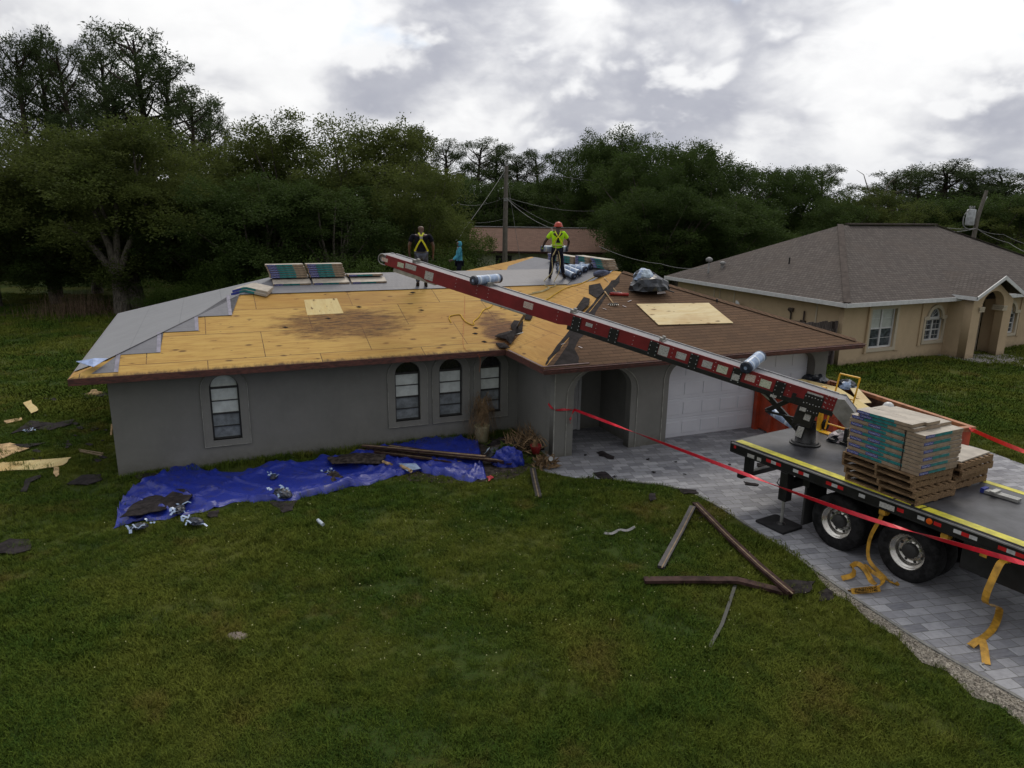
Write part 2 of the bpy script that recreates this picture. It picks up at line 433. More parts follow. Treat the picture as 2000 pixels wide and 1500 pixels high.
def make_felt(name, col, dirn=(0, 1, 0), lap=.9):
    m, t, b = new_mat(name); co = obj_co(t)
    n = t.noise(co, 1.1, 5, .6); n2 = t.noise(t.mapping(co, scale=(1, 5, 1)), 3, 5, .7)
    sx = t.new('ShaderNodeSeparateXYZ'); t.l.new(co, sx.inputs[0])
    ax = sx.outputs[1] if dirn[1] else sx.outputs[0]
    fr = t.math('FRACT', t.math('DIVIDE', t.math('ADD', ax, .04), lap))
    line = t.math('MULTIPLY', t.math('SUBTRACT', 1, t.step(t.math('ABSOLUTE', t.math('SUBTRACT', fr, .5)), .006, .016)), .45)
    c = t.mix(n, tuple(x * .86 for x in col), tuple(x * 1.14 for x in col))
    c = t.mix(t.math('MULTIPLY', t.step(n2, .5, .75), .25), c, tuple(x * .75 for x in col))
    c = t.mix(line, c, tuple(x * .5 for x in col))
    t.l.new(c, b.inputs['Base Color']); b.inputs['Roughness'].default_value = .55
    bump(t, b, t.math('ADD', t.noise(co, 2.4, 4, .6), t.math('MULTIPLY', fr, .15)), .5, .05); return m
M_FELT = make_felt('grey_underlayment', (.135, .137, .158)); M_FELTH = make_felt('grey_underlayment_hip', (.215, .22, .235), (1, 0, 0), 1.0)
M_FELTEDGE = simple('underlayment_edge', (.22, .21, .27), .5); M_FELTBACK = simple('underlayment_back', (.30, .40, .66), .4, var=.2)

def make_shingle(name, ca, cb, cm, along='x', rh=.14, bw=.30, dirt=(.06, .04, .03), mort=.012, bmp=.5, row=0):
    m, t, b = new_mat(name); co = obj_co(t)
    if along == 'y': co = t.mapping(co, rot=(0, 0, math.pi / 2))
    w = t.vmath('ADD', co, t.vmath('SCALE', t.noise(co, 2.5, 3, out=1), scale=.012))
    c1, f1 = t.brick(w, ca, cb, cm, bw=bw, rh=rh, mort=mort, off=.43, smooth=.3)
    n = t.noise(co, .7, 5, .6); g = t.noise(co, 120, 2, .6)
    if row:
        sy = t.new('ShaderNodeSeparateXYZ'); t.l.new(w, sy.inputs[0])
        fr = t.math('FRACT', t.math('DIVIDE', sy.outputs[1], rh))
        wob = t.math('ADD', t.math('MULTIPLY', t.noise(co, 3.5, 4, .7), .9), .25)
        c1 = t.mix(t.math('MULTIPLY', t.math('MULTIPLY', t.math('SUBTRACT', 1, t.step(fr, .12, .26)), row), wob, clamp=True), c1, cm)
    c = t.mix(t.math('MULTIPLY', t.step(n, .45, .7), .45), c1, dirt)
    c = t.mix(t.math('MULTIPLY', g, .25), c, tuple(min(1, x * 1.5) for x in ca))
    t.l.new(c, b.inputs['Base Color']); b.inputs['Roughness'].default_value = .9; b.inputs['Specular IOR Level'].default_value = .1
    sx = t.new('ShaderNodeSeparateXYZ'); t.l.new(w, sx.inputs[0])
    saw = t.math('SUBTRACT', 1, t.math('FRACT', t.math('DIVIDE', sx.outputs[1], rh)))
    bump(t, b, t.math('ADD', t.math('MULTIPLY', saw, .8), t.math('MULTIPLY', g, .2)), bmp, .015); return m
M_SHF = make_shingle('brown_shingles', (.125, .076, .047), (.095, .058, .037), (.035, .022, .015), bw=.33, mort=.006, row=.8)
M_SHS = make_shingle('brown_shingles_side', (.125, .077, .048), (.097, .059, .038), (.035, .022, .015), 'y', bw=.33, mort=.006, row=.8)
M_NSF = make_shingle('tan_architectural_shingles', (.128, .112, .103), (.078, .067, .063), (.050, .044, .041), bw=.17, rh=.145, dirt=(.095, .078, .068), mort=.018, bmp=.35)
M_NSS = make_shingle('tan_architectural_shingles_side', (.128, .112, .103), (.078, .067, .063), (.050, .044, .041), 'y', bw=.17, rh=.145, dirt=(.095, .078, .068), mort=.018, bmp=.35)
M_NCAP = simple('ridge_cap', (.088, .073, .066), .9, vs=4)
M_OLDFELT = simple('old_black_felt', (.024, .020, .021), .85, var=.3, vs=5, bmp=.4)
M_SCRAP = simple('shingle_scrap', (.028, .024, .025), .9, var=.3, vs=8, bmp=.3)
M_GLASSB = simple('blind_with_reflection', (.66, .71, .69), .35, var=.08); M_SCREEN = simple('screened_glass', (.22, .245, .26), .3, var=.2)  # M_GLASSB: blind colour made paler to paint in the glass's reflection
M_GLASSD = simple('dark_glass', (.014, .015, .018), .12); M_BRONZE = simple('bronze_frame', (.03, .03, .03), .5)
M_WHITE = simple('white_paint', (.60, .61, .62), .45, var=.05); M_GLASSN = simple('neighbour_glass', (.075, .09, .105), .15, var=.3)
M_BLINDN = simple('neighbour_blind', (.46, .49, .46), .4, var=.06)
def make_garage():
    m, t, b = new_mat('garage_door_white'); co = obj_co(t)
    n = t.noise(co, 2, 5, .6)
    c = t.mix(n, (.62, .64, .70), (.76, .78, .83)); t.l.new(c, b.inputs['Base Color']); b.inputs['Roughness'].default_value = .45
    bump(t, b, t.noise(t.mapping(co, scale=(1, 1, 14)), 6, 3), .15, .004); return m
M_GARAGE = make_garage()
M_RED = simple('conveyor_red', (.21, .016, .020), .38, var=.12, vs=3, spec=.5); M_BLACK = simple('black_steel', (.011, .011, .012), .42, var=.25)
M_ALU = simple('aluminium', (.42, .42, .40), .42, .6, var=.12); M_BELT = simple('grey_belt', (.19, .19, .205), .5, var=.10, vs=10)
M_RAIL = simple('belt_rail', (.30, .30, .31), .4, .3)
M_GREYSH = simple('grey_shroud', (.23, .225, .205), .5)
M_YEL = simple('yellow_tape', (.62, .56, .045), .5, var=.16, vs=5); M_YPOST = simple('yellow_paint', (.75, .40, .015), .4, var=.1)
M_DECK = simple('flatbed_deck', (.055, .056, .064), .45, var=.28, vs=2.2, bmp=.15, bs=25)
M_TYRE = simple('tyre_rubber', (.018, .018, .019), .8, var=.3, vs=12); M_RIM = simple('polished_rim', (.62, .60, .56), .22, .9, var=.08)
M_HUB = simple('dark_hub', (.03, .03, .03), .6)
M_RREF = simple('red_reflector', (.50, .016, .02), .35); M_WREF = simple('white_reflector', (.52, .53, .54), .35); M_AMB = simple('amber_lamp', (.8, .13, .01), .3)
M_STRAP = simple('ochre_strap', (.48, .255, .022), .6, var=.22, vs=8); M_INK = simple('black_ink', (.015, .015, .015), .7)
M_ORANGE = simple('orange_dumpster', (.40, .055, .018), .55, var=.25, vs=3, col2=(.26, .045, .02)); M_DINN = simple('dumpster_rust', (.10, .055, .038), .8, var=.3)
M_DRIM = simple('dumpster_rim', (.42, .17, .075), .6, var=.2)
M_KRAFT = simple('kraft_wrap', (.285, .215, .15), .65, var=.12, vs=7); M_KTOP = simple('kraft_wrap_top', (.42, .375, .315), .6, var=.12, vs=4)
M_BLUE = simple('blue_print', (.030, .048, .30), .45, var=.15); M_TEAL = simple('teal_print', (.018, .20, .21), .45, var=.2)
M_LETTER = simple('white_letter', (.55, .58, .7), .5)
M_PALLET = simple('pallet_wood', (.23, .15, .085), .8, var=.3, vs=9, stretch=(1, 6, 4)); M_CARD = simple('cardboard', (.36, .30, .24), .8)
M_ROLL = simple('blue_film_wrap', (.30, .40, .58), .28, var=.18, vs=8, spec=.6); M_ROLLBAND = simple('white_band', (.58, .66, .76), .35); M_ROLLEND = simple('dark_roll_end', (.03, .04, .07), .55, var=.4, vs=20)
M_TARP = None
def make_tarp():
    m, t, b = new_mat('blue_tarp'); co = world_co(t)
    n = t.noise(co, 1.5, 5, .6); d_ = t.noise(co, 5, 5, .7)
    c = t.mix(n, (.008, .018, .20), (.016, .036, .34)); c = t.mix(t.math('MULTIPLY', t.step(d_, .52, .68), .55), c, (.045, .040, .055))
    t.l.new(c, b.inputs['Base Color']); b.inputs['Roughness'].default_value = .38
    bump(t, b, t.math('ADD', t.noise(co, 3, 5, .6, dist=1.2), t.math('MULTIPLY', t.noise(t.mapping(co, scale=(1, 3, 1)), 1.2, 4, .6), .6)), .5, .07); return m
M_TARP = make_tarp()
M_REDTAPE = simple('red_caution_tape', (.68, .012, .035), .4, var=.15, vs=5)
M_ORTAPE = simple('red_orange_tape', (.75, .03, .02), .4, var=.12, vs=5)
M_WOODB = simple('scrap_board', (.50, .35, .19), .75, var=.25, vs=6); M_BRBOARD = simple('brown_fascia_board', (.055, .031, .027), .7, var=.3, vs=6, bmp=.2)
M_RAW = simple('raw_wood_edge', (.25, .19, .125), .8); M_SOIL = simple('tar_debris', (.055, .045, .04), .95, var=.4, vs=9, bmp=.5)
M_ROPE = simple('yellow_rope', (.62, .40, .05), .7); M_PALEROPE = simple('pale_rope', (.48, .42, .24), .7); M_ORCORD = simple('orange_cord', (.5, .12, .03), .6)
M_POLE = simple('weathered_pole', (.17, .155, .135), .85, var=.2, stretch=(6, 6, 1)); M_WIRE = simple('grey_wire', (.25, .25, .25), .6)
M_TRANS = simple('transformer_grey', (.44, .46, .48), .4)
M_BARK = simple('grey_bark', (.125, .112, .092), .9, var=.3, vs=5, bmp=.6, bs=12, stretch=(3, 3, 1)); M_PBARK = simple('pine_bark', (.070, .056, .048), .9, var=.35, vs=5, bmp=.5, bs=10, stretch=(3, 3, 1))
M_DEADW = simple('dead_wood', (.20, .175, .15), .9)
M_FENCE = simple('weathered_fence', (.125, .105, .10), .85, var=.35, vs=5, stretch=(8, 8, .6))
def make_print(name, paper, ink):
    m, t, b = new_mat(name); co = obj_co(t)
    f = t.noise(t.mapping(co, scale=(30, 30, 95)), 1.0, 2, .5)
    t.l.new(t.mix(t.math('MULTIPLY', t.step(f, .52, .6), .7), paper, ink), b.inputs['Base Color']); b.inputs['Roughness'].default_value = .4
    return m
M_DECAL = make_print('warning_decal', (.46, .46, .44), (.16, .15, .15)); M_DECALR = make_print('warning_decal_red', (.56, .50, .44), (.40, .06, .05)); M_DECALG = make_print('warning_decal_green', (.55, .58, .46), (.15, .24, .13))

def make_leaf(name, ca, cb, trans=.25):
    m, t, b = new_mat(name)
    info = t.new('ShaderNodeObjectInfo').outputs['Random']; pos = world_co(t)
    n = t.noise(pos, .35, 4, .6); n2 = t.noise(pos, 3.2, 3, .6)
    c = t.mix(t.step(n, .35, .65), ca, cb)
    c = t.mix(t.math('MULTIPLY', n2, .55), c, tuple(x * .45 for x in ca))
    c = t.mix(t.math('MULTIPLY', info, .25), c, tuple(x * 1.5 for x in cb))
    t.l.new(c, b.inputs['Base Color']); b.inputs['Roughness'].default_value = .7; b.inputs['Specular IOR Level'].default_value = .08
    tr = t.new('ShaderNodeBsdfTranslucent'); t.l.new(t.vmath('SCALE', c, scale=1.3), tr.inputs['Color'])
    mx = t.new('ShaderNodeMixShader'); mx.inputs[0].default_value = trans
    t.l.new(b.outputs[0], mx.inputs[1]); t.l.new(tr.outputs[0], mx.inputs[2])
    t.l.new(mx.outputs[0], t.n['Material Output'].inputs['Surface']); return m
M_LEAF = make_leaf('olive_leaves', (.060, .082, .020), (.100, .122, .032), .4); M_LEAFD = make_leaf('dark_leaves', (.038, .064, .017), (.060, .092, .024), .35)
M_NEEDLE = make_leaf('pine_needles', (.032, .050, .020), (.055, .078, .028), .3); M_BUSH = make_leaf('bright_leaves', (.036, .062, .014), (.065, .105, .020))
M_DRY = simple('dry_fronds', (.27, .18, .10), .8, var=.3); M_REED = simple('dry_reeds', (.17, .12, .08), .85, var=.35)

# ------------------------------------------------------------------ ground, drive, gravel
def sheet(name, pts, z, mat, kind='structure'):
    me = curve_mesh([[(p[0], p[1]) for p in pts]], 0)
    me.materials.clear(); me.materials.append(mat)
    o = bpy.data.objects.new(name, me); COL.objects.link(o); o.location.z = z
    o['kind'] = kind; return o
mb = MB()
R_ = 900
mb.add([(-R_, -60, 0), (R_, -60, 0), (R_, R_, 0), (-R_, R_, 0)], [(0, 1, 2, 3)])
g_ = mb.build('ground', M_GROUND); g_['kind'] = 'structure'
DRIVE = [at(x, y) for x, y in ((1040, 900), (1062, 922), (1120, 934), (1200, 938), (1290, 948), (1345, 960), (1400, 988), (1450, 1020), (1500, 1052), (1560, 1092), (1620, 1135), (1700, 1190), (1800, 1256), (1900, 1314), (2010, 1376), (2350, 1560))]
hm = lambda u, v, z=0: HM @ Vector((u, v, z))
DRIVE += [at(2900, 1500), at(2300, 990), at(2120, 945), at(2000, 908), at(1930, 882), at(1850, 858)]
DRIVE += [hm(18.4, -3.6), hm(18.3, -1.9), hm(12.85, -1.9), hm(12.8, -.3), hm(9.7, -.3), hm(9.5, -2.2)]
sheet('driveway', DRIVE, .012, M_PAVER)
GRAV = [at(x, y) for x, y in ((1560, 1088), (1620, 1131), (1700, 1186), (1800, 1252), (1900, 1310), (2010, 1372), (2350, 1556), (2350, 1620), (2060, 1440), (2000, 1418), (1950, 1378), (1900, 1362), (1850, 1312), (1800, 1294), (1750, 1243), (1700, 1216), (1660, 1176), (1625, 1160), (1590, 1118))]
sheet('gravel_verge', GRAV, .006, M_GRAVEL)
# edging strip of the drive
mb = MB(); ed = DRIVE[3:16]
for a, b_ in zip(ed[:-1], ed[1:]): mb.beam((a.x, a.y, .012), (b_.x, b_.y, .012), .05, .03)
o = mb.build('kerb_edging', simple('concrete_edge', (.22, .22, .21), .9)); o['kind'] = 'structure'
sheet('neighbour_path', [at(x, y) for x, y in ((1868, 700), (1905, 690), (1945, 690), (1935, 700), (2060, 712), (2100, 730), (1960, 712))], .02, simple('path_concrete', (.36, .34, .33), .9))
sheet('soil_patch', [at(x, y) for x, y in ((760, 905), (900, 862), (1000, 840), (1062, 860), (1066, 900), (1000, 935), (900, 945), (800, 940))], .007, M_SOIL)

def inside(px, py, poly):
    px = np.asarray(px); py = np.asarray(py); r = np.zeros(px.shape, bool); n = len(poly)
    for i in range(n):
        x1, y1 = poly[i][0], poly[i][1]; x2, y2 = poly[(i + 1) % n][0], poly[(i + 1) % n][1]
        c = ((y1 > py) != (y2 > py)) & (px < (x2 - x1) * (py - y1) / (y2 - y1 + 1e-12) + x1); r ^= c
    return r

# ------------------------------------------------------------------ the house being re-roofed
H = thing('stucco_house', 'grey stucco house with half stripped roof of bare plywood, grey underlayment and brown shingles', 'house', HA, TH)
WINS = [(2.0, 2.63, True), (6.28, 6.93, False), (7.43, 8.06, False), (8.56, 9.15, False)]
ZB, ZS, RISE = .62, 1.84, .31
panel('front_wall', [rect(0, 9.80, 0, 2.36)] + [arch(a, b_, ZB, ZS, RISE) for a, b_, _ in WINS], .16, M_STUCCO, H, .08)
for a, b_, light in WINS:
    out = arch(a - .19, b_ + .19, ZB - .15, ZS, RISE + .13); mid = arch(a - .178, b_ + .178, ZB - .138, ZS, RISE + .118)
    panel('window_surround', [mid, arch(a, b_, ZB, ZS, RISE)], .03, M_TRIM, H, -.016)
    panel('surround_bead', [out, mid], .042, M_BEAD, H, -.0215)
    m = MB(); wf = None
    fr = panel('window', [arch(a + .002, b_ - .002, ZB + .002, ZS, RISE - .004), rect(a + .035, b_ - .035, ZB + .04, ZS - .02),
                          arch(a + .035, b_ - .035, ZS + .03, ZS + .04, RISE - .06)], .05, M_BRONZE, H, .07)
    zm = (ZB + ZS) / 2
    for k, (z0, z1, mt, nm) in enumerate([(ZB + .04, (ZB + zm) / 2 - .01, M_SCREEN, 'lower_pane'), ((ZB + zm) / 2 + .01, zm - .02, M_SCREEN, 'lower_pane'),
                                          (zm + .02, (ZS + zm) / 2 - .01, M_GLASSB, 'upper_pane'), ((ZS + zm) / 2 + .01, ZS - .02, M_GLASSB, 'upper_pane')]):
        q = MB(); q.box(a + .036, b_ - .036, .078, .084, z0, z1); q.build(nm, mt, fr)
    q = MB()
    for zz, hh in ((zm, .04), ((ZB + zm) / 2, .02), ((ZS + zm) / 2, .02)): MB().box(a + .036, b_ - .036, .05, .077, zz - hh / 2, zz + hh / 2).build('muntin', M_BRONZE, fr)
    panel('arch_pane', [arch(a + .036, b_ - .036, ZS + .031, ZS + .04, RISE - .065)], .006, M_GLASSB if light else M_GLASSD, fr, .08)
    q = MB(); q.box(a + .002, b_ - .002, -.035, .044, ZB - .03, ZB); q.build('sill', M_TRIM, fr)
m = MB()
m.box(0, .16, .162, 8.1, 0, 2.36); m.box(.162, 9.6, 7.94, 8.1, 0, 2.36)
m.build('side_wall', M_STUCCO, H)
m = MB(); m.box(9.64, 9.80, -1.86, -.002, 0, 2.36); m.build('porch_side_wall', M_STUCCO, H)
# wing front: corner pillar, arched porch opening, garage opening
VF = -2.32
panel('wing_front_wall', [rect(9.60, 18.22, 0, 2.36), arch(10.12, 11.74, -.001 + .001, 1.55, .62)[:], ] if False else
      [[(9.60, 0), (10.12, 0)] + list(reversed(arch(10.12, 11.74, 0, 1.62, .58)[2:])) + [(11.74, 0), (12.86, 0)] +
       list(reversed(round_top(12.86, 17.78, 0, 2.14, .42)[2:])) + [(17.78, 0), (18.22, 0), (18.22, 2.36), (9.60, 2.36)]], .24, M_STUCCO, H, VF + .12)
m = MB(); m.box(9.60, 10.10, VF + .242, VF + .46, 0, 2.36); m.build('corner_pillar', M_STUCCO, H)
def bead_line(pts, name='surround_bead'):
    q = MB()
    for p, p2 in zip(pts[:-1], pts[1:]): q.beam((p[0], VF - .012, p[1]), (p2[0], VF - .012, p2[1]), .022, .014, up=(0, 1, 0))
    q.build(name, M_BEAD, H)
bead_line([(9.93, 0), (9.93, 1.55)] + [((10.93) - 1.0 * math.cos(a_), 1.55 + .70 * math.sin(a_)) for a_ in [math.pi / 2 * k / 10 for k in range(1, 9)]])
bead_line([(11.93, 0), (11.93, 1.55)] + [((10.93) + 1.0 * math.cos(a_), 1.55 + .70 * math.sin(a_)) for a_ in [math.pi / 2 * k / 10 for k in range(1, 9)]])
bead_line([(12.70, 0), (12.70, 1.75), (12.76, 1.98), (12.9, 2.14)]); bead_line([(9.60, 0), (9.60, 2.3)])
m = MB(); m.box(9.602, 9.82, VF + .45, VF + .458, 0, 2.3)
# porch interior
m = MB(); m.box(9.8, 12.72, -.45, -.30, 0, 2.36); m.box(11.95, 12.10, VF + .242, -.452, 0, 2.36); m.build('porch_back_wall', M_STUCCO, H)
fd = MB().box(10.36, 11.22, -.50, -.452, .02, 2.04).build('front_door', M_WHITE, H, bevel=.006)
MB().box(10.26, 10.358, -.53, -.452, 0, 2.058).box(11.222, 11.30, -.53, -.452, 0, 2.058).box(10.26, 11.30, -.53, -.452, 2.06, 2.14).build('door_frame', M_WHITE, H)
MB().tube([(10.45, -.53, 1.0), (10.45, -.50, 1.0)], .03, 10).build('handle', M_BRONZE, fd)
# garage door with raised panels
gd = MB(); gd.box(12.862, 17.778, -2.02, -1.98, 0.015, 2.139)
gdo = gd.build('garage_door', M_GARAGE, H)
for r in range(4):
    z0 = .02 + r * .53
    MB().box(12.864, 17.776, -2.035, -2.021, z0 + .010, z0 + .514).build('door_section', M_GARAGE, gdo, bevel=.006)
    q = MB()
    for c in range(8):
        x0 = 12.96 + c * .605; q.box(x0, x0 + .50, -2.052, -2.036, z0 + .10, z0 + .43)
    q.build('raised_panels', M_GARAGE, gdo, bevel=.008)
MB().box(18.06, 18.22, VF + .242, 13.0, 0, 2.36).box(9.62, 9.78, 8.12, 13, 0, 2.36).box(9.8, 18.0, 12.84, 13, 0, 2.36).build('wing_side_wall', M_STUCCO, H)
MB().box(17.79, 18.05, VF + .242, VF + .5, 0, 2.3).build('garage_jamb', M_STUCCO, H)
MB().box(18.40, 18.44, VF - .02, VF, 0, .01)

# roof planes (house axes)
VB = 13.6
def slab(name, poly, zf, mat, parent, thick=.02, lift=0.0, smooth=False):
    n = len(poly)
    top = [(p[0], p[1], zf(p[0], p[1]) + lift) for p in poly]; bot = [(x, y, z - thick) for x, y, z in top]
    # keep the top facing up
    area = sum(poly[i][0] * poly[(i + 1) % n][1] - poly[(i + 1) % n][0] * poly[i][1] for i in range(n))
    order = list(range(n)) if area > 0 else list(reversed(range(n)))
    fs = [tuple(order), tuple(reversed([i + n for i in order]))]
    for k in range(n):
        a, b_ = order[k], order[(k + 1) % n]; fs.append((b_, a, a + n, b_ + n))
    return MB().add(top + bot, fs).build(name, mat, parent)
ZM = lambda u, v: zmain(v); ZHIP = lambda u, v: EZ + (u + .6) / 3; ZBK = lambda u, v: EZ + (8.72 - v) / 3
ZWL = lambda u, v: zwl(u); ZWR = lambda u, v: EZ + (18.82 - u) / 3; ZWF = lambda u, v: zwf(v); ZWB = lambda u, v: EZ + (VB - v) / 3
RV = 4.06; RU = 13.92
roof = slab('roof', [(-.6, -.6), (9.02, -.6), (13.68, RV), (RV, RV)], ZM, M_PLY, H)
slab('hip_decking', [(-.6, -.6), (RV, RV), (-.6, 8.72)], ZHIP, M_PLYW, roof)
slab('rear_decking', [(RV, RV), (13.68, RV), (9.02, 8.72), (-.6, 8.72)], ZBK, M_FELT, roof)
slab('wing_decking', [(9.02, -2.925), (RU, 1.975), (RU, VB - 4.9), (9.02, VB), (9.02, 8.72), (13.68, RV), (9.02, -.6)], ZWL, M_PLYW, roof)
slab('shingled_slope', [(9.02, -2.925), (18.82, -2.925), (RU, 1.975)], ZWF, M_SHF, roof)
slab('shingled_side_slope', [(18.82, -2.925), (18.82, VB), (RU, VB - 4.9), (RU, 1.975)], ZWR, M_SHS, roof)
slab('rear_hip', [(18.82, VB), (9.02, VB), (RU, VB - 4.9)], ZWB, M_SHF, roof)
# underlayment courses, stepping down along the hip
def V2(p): return (p.x, p.y)
ul = .008
st = [(.28, -.46, .30), (1.07, .23, 1.13), (1.87, 1.12, 1.8), (2.65, 1.81, 2.90)]
for k, (u1, v0, v1) in enumerate(st):
    slab('underlayment_course', [(v0 + (.26 if k == 0 else 0), v0), (u1, v0), (u1, v1), (v1, v1)], ZM, M_FELT, roof, .004, ul + .004 * k)
    slab('underlayment_flap', [(u1 - .07, v0 + .0), (u1 + .012, v0 - .008), (u1 + .012, v1), (u1 - .07, v1)], ZM, M_FELTEDGE, roof, .003, ul + .004 * k + .006)
slab('underlayment_course', [(2.90, 2.92), (12.55, 2.92), (13.68, RV), (RV, RV)], ZM, M_FELT, roof, .004, ul + .018)
slab('underlayment_hip', [(-.58, -.02), (.05, .03), (RV, RV), (-.58, 8.70)], ZHIP, M_FELTH, roof, .004, ul + .02)
# grey sheet over the top of the wing's left slope
p1 = rl(1160, 548); p2 = rl(1186, 540)
slab('underlayment_wing', [(12.50, 2.88), V2(p1), (RU, 2.45), (RU, VB - 5.2), (12.9, VB - 5.0), (12.2, 7.3), (13.55, 4.19), (13.68, RV)], ZWL, M_FELT, roof, .004, ul)
slab('ridge_strip', [(RU, 2.3), (RU + .35, 2.45), (RU + .35, VB - 5), (RU, VB - 5)], ZWR, M_FELT, roof, .004, ul)
# blue lined flap folded back at the low corner of the hip
fp = [rf(148, 705), rf(178, 717), rf(184, 727), rf(210, 705), rf(190, 700), rf(160, 703)]
fl = [Vector((p.x, p.y, 0)) for p in (on_plane(148, 705, N_MAIN, (0, -.6, EZ + .1)), on_plane(184, 727, N_MAIN, (0, -.6, EZ + .05)), on_plane(211, 706, N_MAIN, (0, -.6, EZ + .06)), on_plane(186, 702, N_MAIN, (0, -.6, EZ + .12)))]
q = MB(); hts = [.09, .05, .06, .15]; pts = [(p.x, p.y, max(zmain(p.y), ZHIP(p.x, p.y)) + h) for p, h in zip(fl, hts)]
c_ = tuple(sum(p[i] for p in pts) / 4 + (.05 if i == 2 else 0) for i in range(3))
q.add(pts + [c_] + [(p[0], p[1], p[2] - .006) for p in pts + [c_]], [(0, 1, 4), (1, 2, 4), (2, 3, 4), (3, 0, 4), (6, 5, 9), (7, 6, 9), (8, 7, 9), (5, 8, 9)])
q.build('folded_flap', M_FELTBACK, roof)
# pale replacement panel, stained edge strips, felt left along the wing's hip and valley
pt = [V2(rf(*p)) for p in ((594, 586), (658, 583), (671, 612), (600, 616))]
slab('patch_panel', pt, ZM, M_PLYPATCH, roof, .004, .006)
def ragged(pts, amp, seed, n=5):
    r = random.Random(seed); out = []
    for i, p in enumerate(pts):
        q2 = pts[(i + 1) % len(pts)]
        for k in range(n):
            t = k / n; out.append((p[0] + (q2[0] - p[0]) * t + (r.uniform(-amp, amp) if k else 0), p[1] + (q2[1] - p[1]) * t + (r.uniform(-amp, amp) if k else 0)))
    return out
slab('leftover_felt', ragged([(9.25, -2.86), (9.95, -2.86), (10.15, -2.2), (11.05, -1.15), (12.1, -.02), (13.3, 1.15), (13.75, 1.75), (12.9, .98), (11.9, -.05), (10.6, -1.32)], .045, 3, 5), ZWF, M_OLDFELT, roof, .004, .006)
felt_l = ragged([(9.12, -2.78), (9.55, -2.37), (10.25, -1.67), (11.3, -.63), (12.35, .42), (13.4, 1.45), (13.3, 1.52), (12.2, .44), (11.15, -.58), (10.05, -1.66), (9.35, -2.38)], .025, 9, 4)
slab('leftover_felt', felt_l, ZWL, M_OLDFELT, roof, .004, .006)
# brown ridge row on the far side of the wing's hip
slab('hip_cap', [(18.6, -2.87), (18.74, -2.73), (13.99, 1.98), (13.85, 1.86)], ZWF, M_SHS, roof, .004, .03)
# fascia, gutter, soffit
def eave(name, a, b_, mat, h=.14, w=.03, zt=EZ - .004, parent=roof):
    return MB().beam((*a, zt - h / 2), (*b_, zt - h / 2), w, h).build(name, mat, parent)
eave('fascia', (-.615, -.6), (9.02, -.6), M_FASCIA); eave('fascia', (9.03, -.6), (9.03, -2.91), M_FASCIA)
eave('fascia', (9.005, -2.925), (18.82, -2.925), M_FASCIA); eave('fascia', (18.82, -2.91), (18.82, VB), M_FASCIA)
eave('fascia', (-.6, -.58), (-.6, 8.72), M_FASCIA); eave('fascia', (-.6, 8.72), (9.0, 8.72), M_FASCIA)
MB().beam((8.97, -2.955, EZ - .07), (18.86, -2.955, EZ - .07), .03, .05).beam((8.96, -2.965, EZ - .028), (18.87, -2.965, EZ - .028), .045, .014).build('drip_edge', M_FASCIA, roof)
MB().beam((9.0, -2.86, EZ + .030), (10.2, -2.86, EZ + .030), .05, .02).beam((9.03, -.75, EZ + .02), (9.03, -2.9, EZ + .02), .05, .012).build('bent_drip_edge', simple('mauve_metal', (.15, .085, .08), .5), roof)
s_ = MB(); zs = EZ - .15
s_.add([(-.6, -.6, zs), (9.03, -.6, zs), (9.03, 8.72, zs), (-.6, 8.72, zs)], [(0, 1, 2, 3)])
s_.add([(9.03, -2.92, zs), (18.8, -2.92, zs), (18.8, VB, zs), (9.03, VB, zs)], [(0, 1, 2, 3)])
s_.build('soffit', M_SOFFIT, roof)
# vent pipe on the brown slope
MB().lathe([(0.0, .09), (.03, .09), (.03, -.05)], tuple(rw(1400, 590)), n=10).build('vent_pipe', M_BLACK, roof)

# ------------------------------------------------------------------ the neighbour's house
NA = Vector((12.647, 26.916, 0)); NTH = .4365
NM_ = Matrix.Translation(NA) @ Matrix.Rotation(NTH, 4, 'Z')
N = thing('tan_house', 'tan stucco house with grey brown hip roof, white fascia and arched entry', 'house', NA, NTH)
NE = 2.56; ND = 11.37; NL_ = 18.2; NP = 2.76 / (ND / 2)
def slabN(name, poly, zf, mat, parent): return slab(name, poly, zf, mat, parent, .03)
hd = ND / 2
nr = slabN('roof', [(0, 0), (NL_, 0), (NL_ - hd, hd), (hd, hd)], lambda u, v: NE + v * NP, M_NSF, N)
slabN('hip_slope', [(0, 0), (hd, hd), (0, ND)], lambda u, v: NE + u * NP, M_NSS, nr)
slabN('rear_slope', [(hd, hd), (NL_ - hd, hd), (NL_, ND), (0, ND)], lambda u, v: NE + (ND - v) * NP, M_NSF, nr)
slabN('hip_slope', [(NL_, 0), (NL_, ND), (NL_ - hd, hd)], lambda u, v: NE + (NL_ - u) * NP, M_NSS, nr)
MB().beam((0.05, 0.05, NE + .045), (hd, hd, NE + hd * NP + .035), .26, .03).build('hip_cap', M_NCAP, nr)
MB().beam((NL_ - .05, .05, NE + .045), (NL_ - hd, hd, NE + hd * NP + .035), .26, .03).build('hip_cap', M_NCAP, nr)
MB().beam((hd + .5, hd, NE + hd * NP + .06), (NL_ - hd - .1, hd, NE + hd * NP + .06), .3, .07).build('ridge_vent', M_NCAP, nr)
for a, b_ in (((-.01, -.012), (7.05, -.012)), ((9.65, -.012), (NL_, -.012)), ((-.012, 0), (-.012, ND)), ((NL_, 0), (NL_, ND)), ((0, ND), (NL_, ND))):
    MB().beam((*a, NE - .075), (*b_, NE - .075), .035, .16).build('fascia', M_WFASCIA, nr)
MB().add([(0.02, .02, NE - .15), (NL_ - .02, .02, NE - .15), (NL_ - .02, ND, NE - .15), (.02, ND, NE - .15)], [(0, 1, 2, 3)]).build('soffit', M_WHITE, nr)
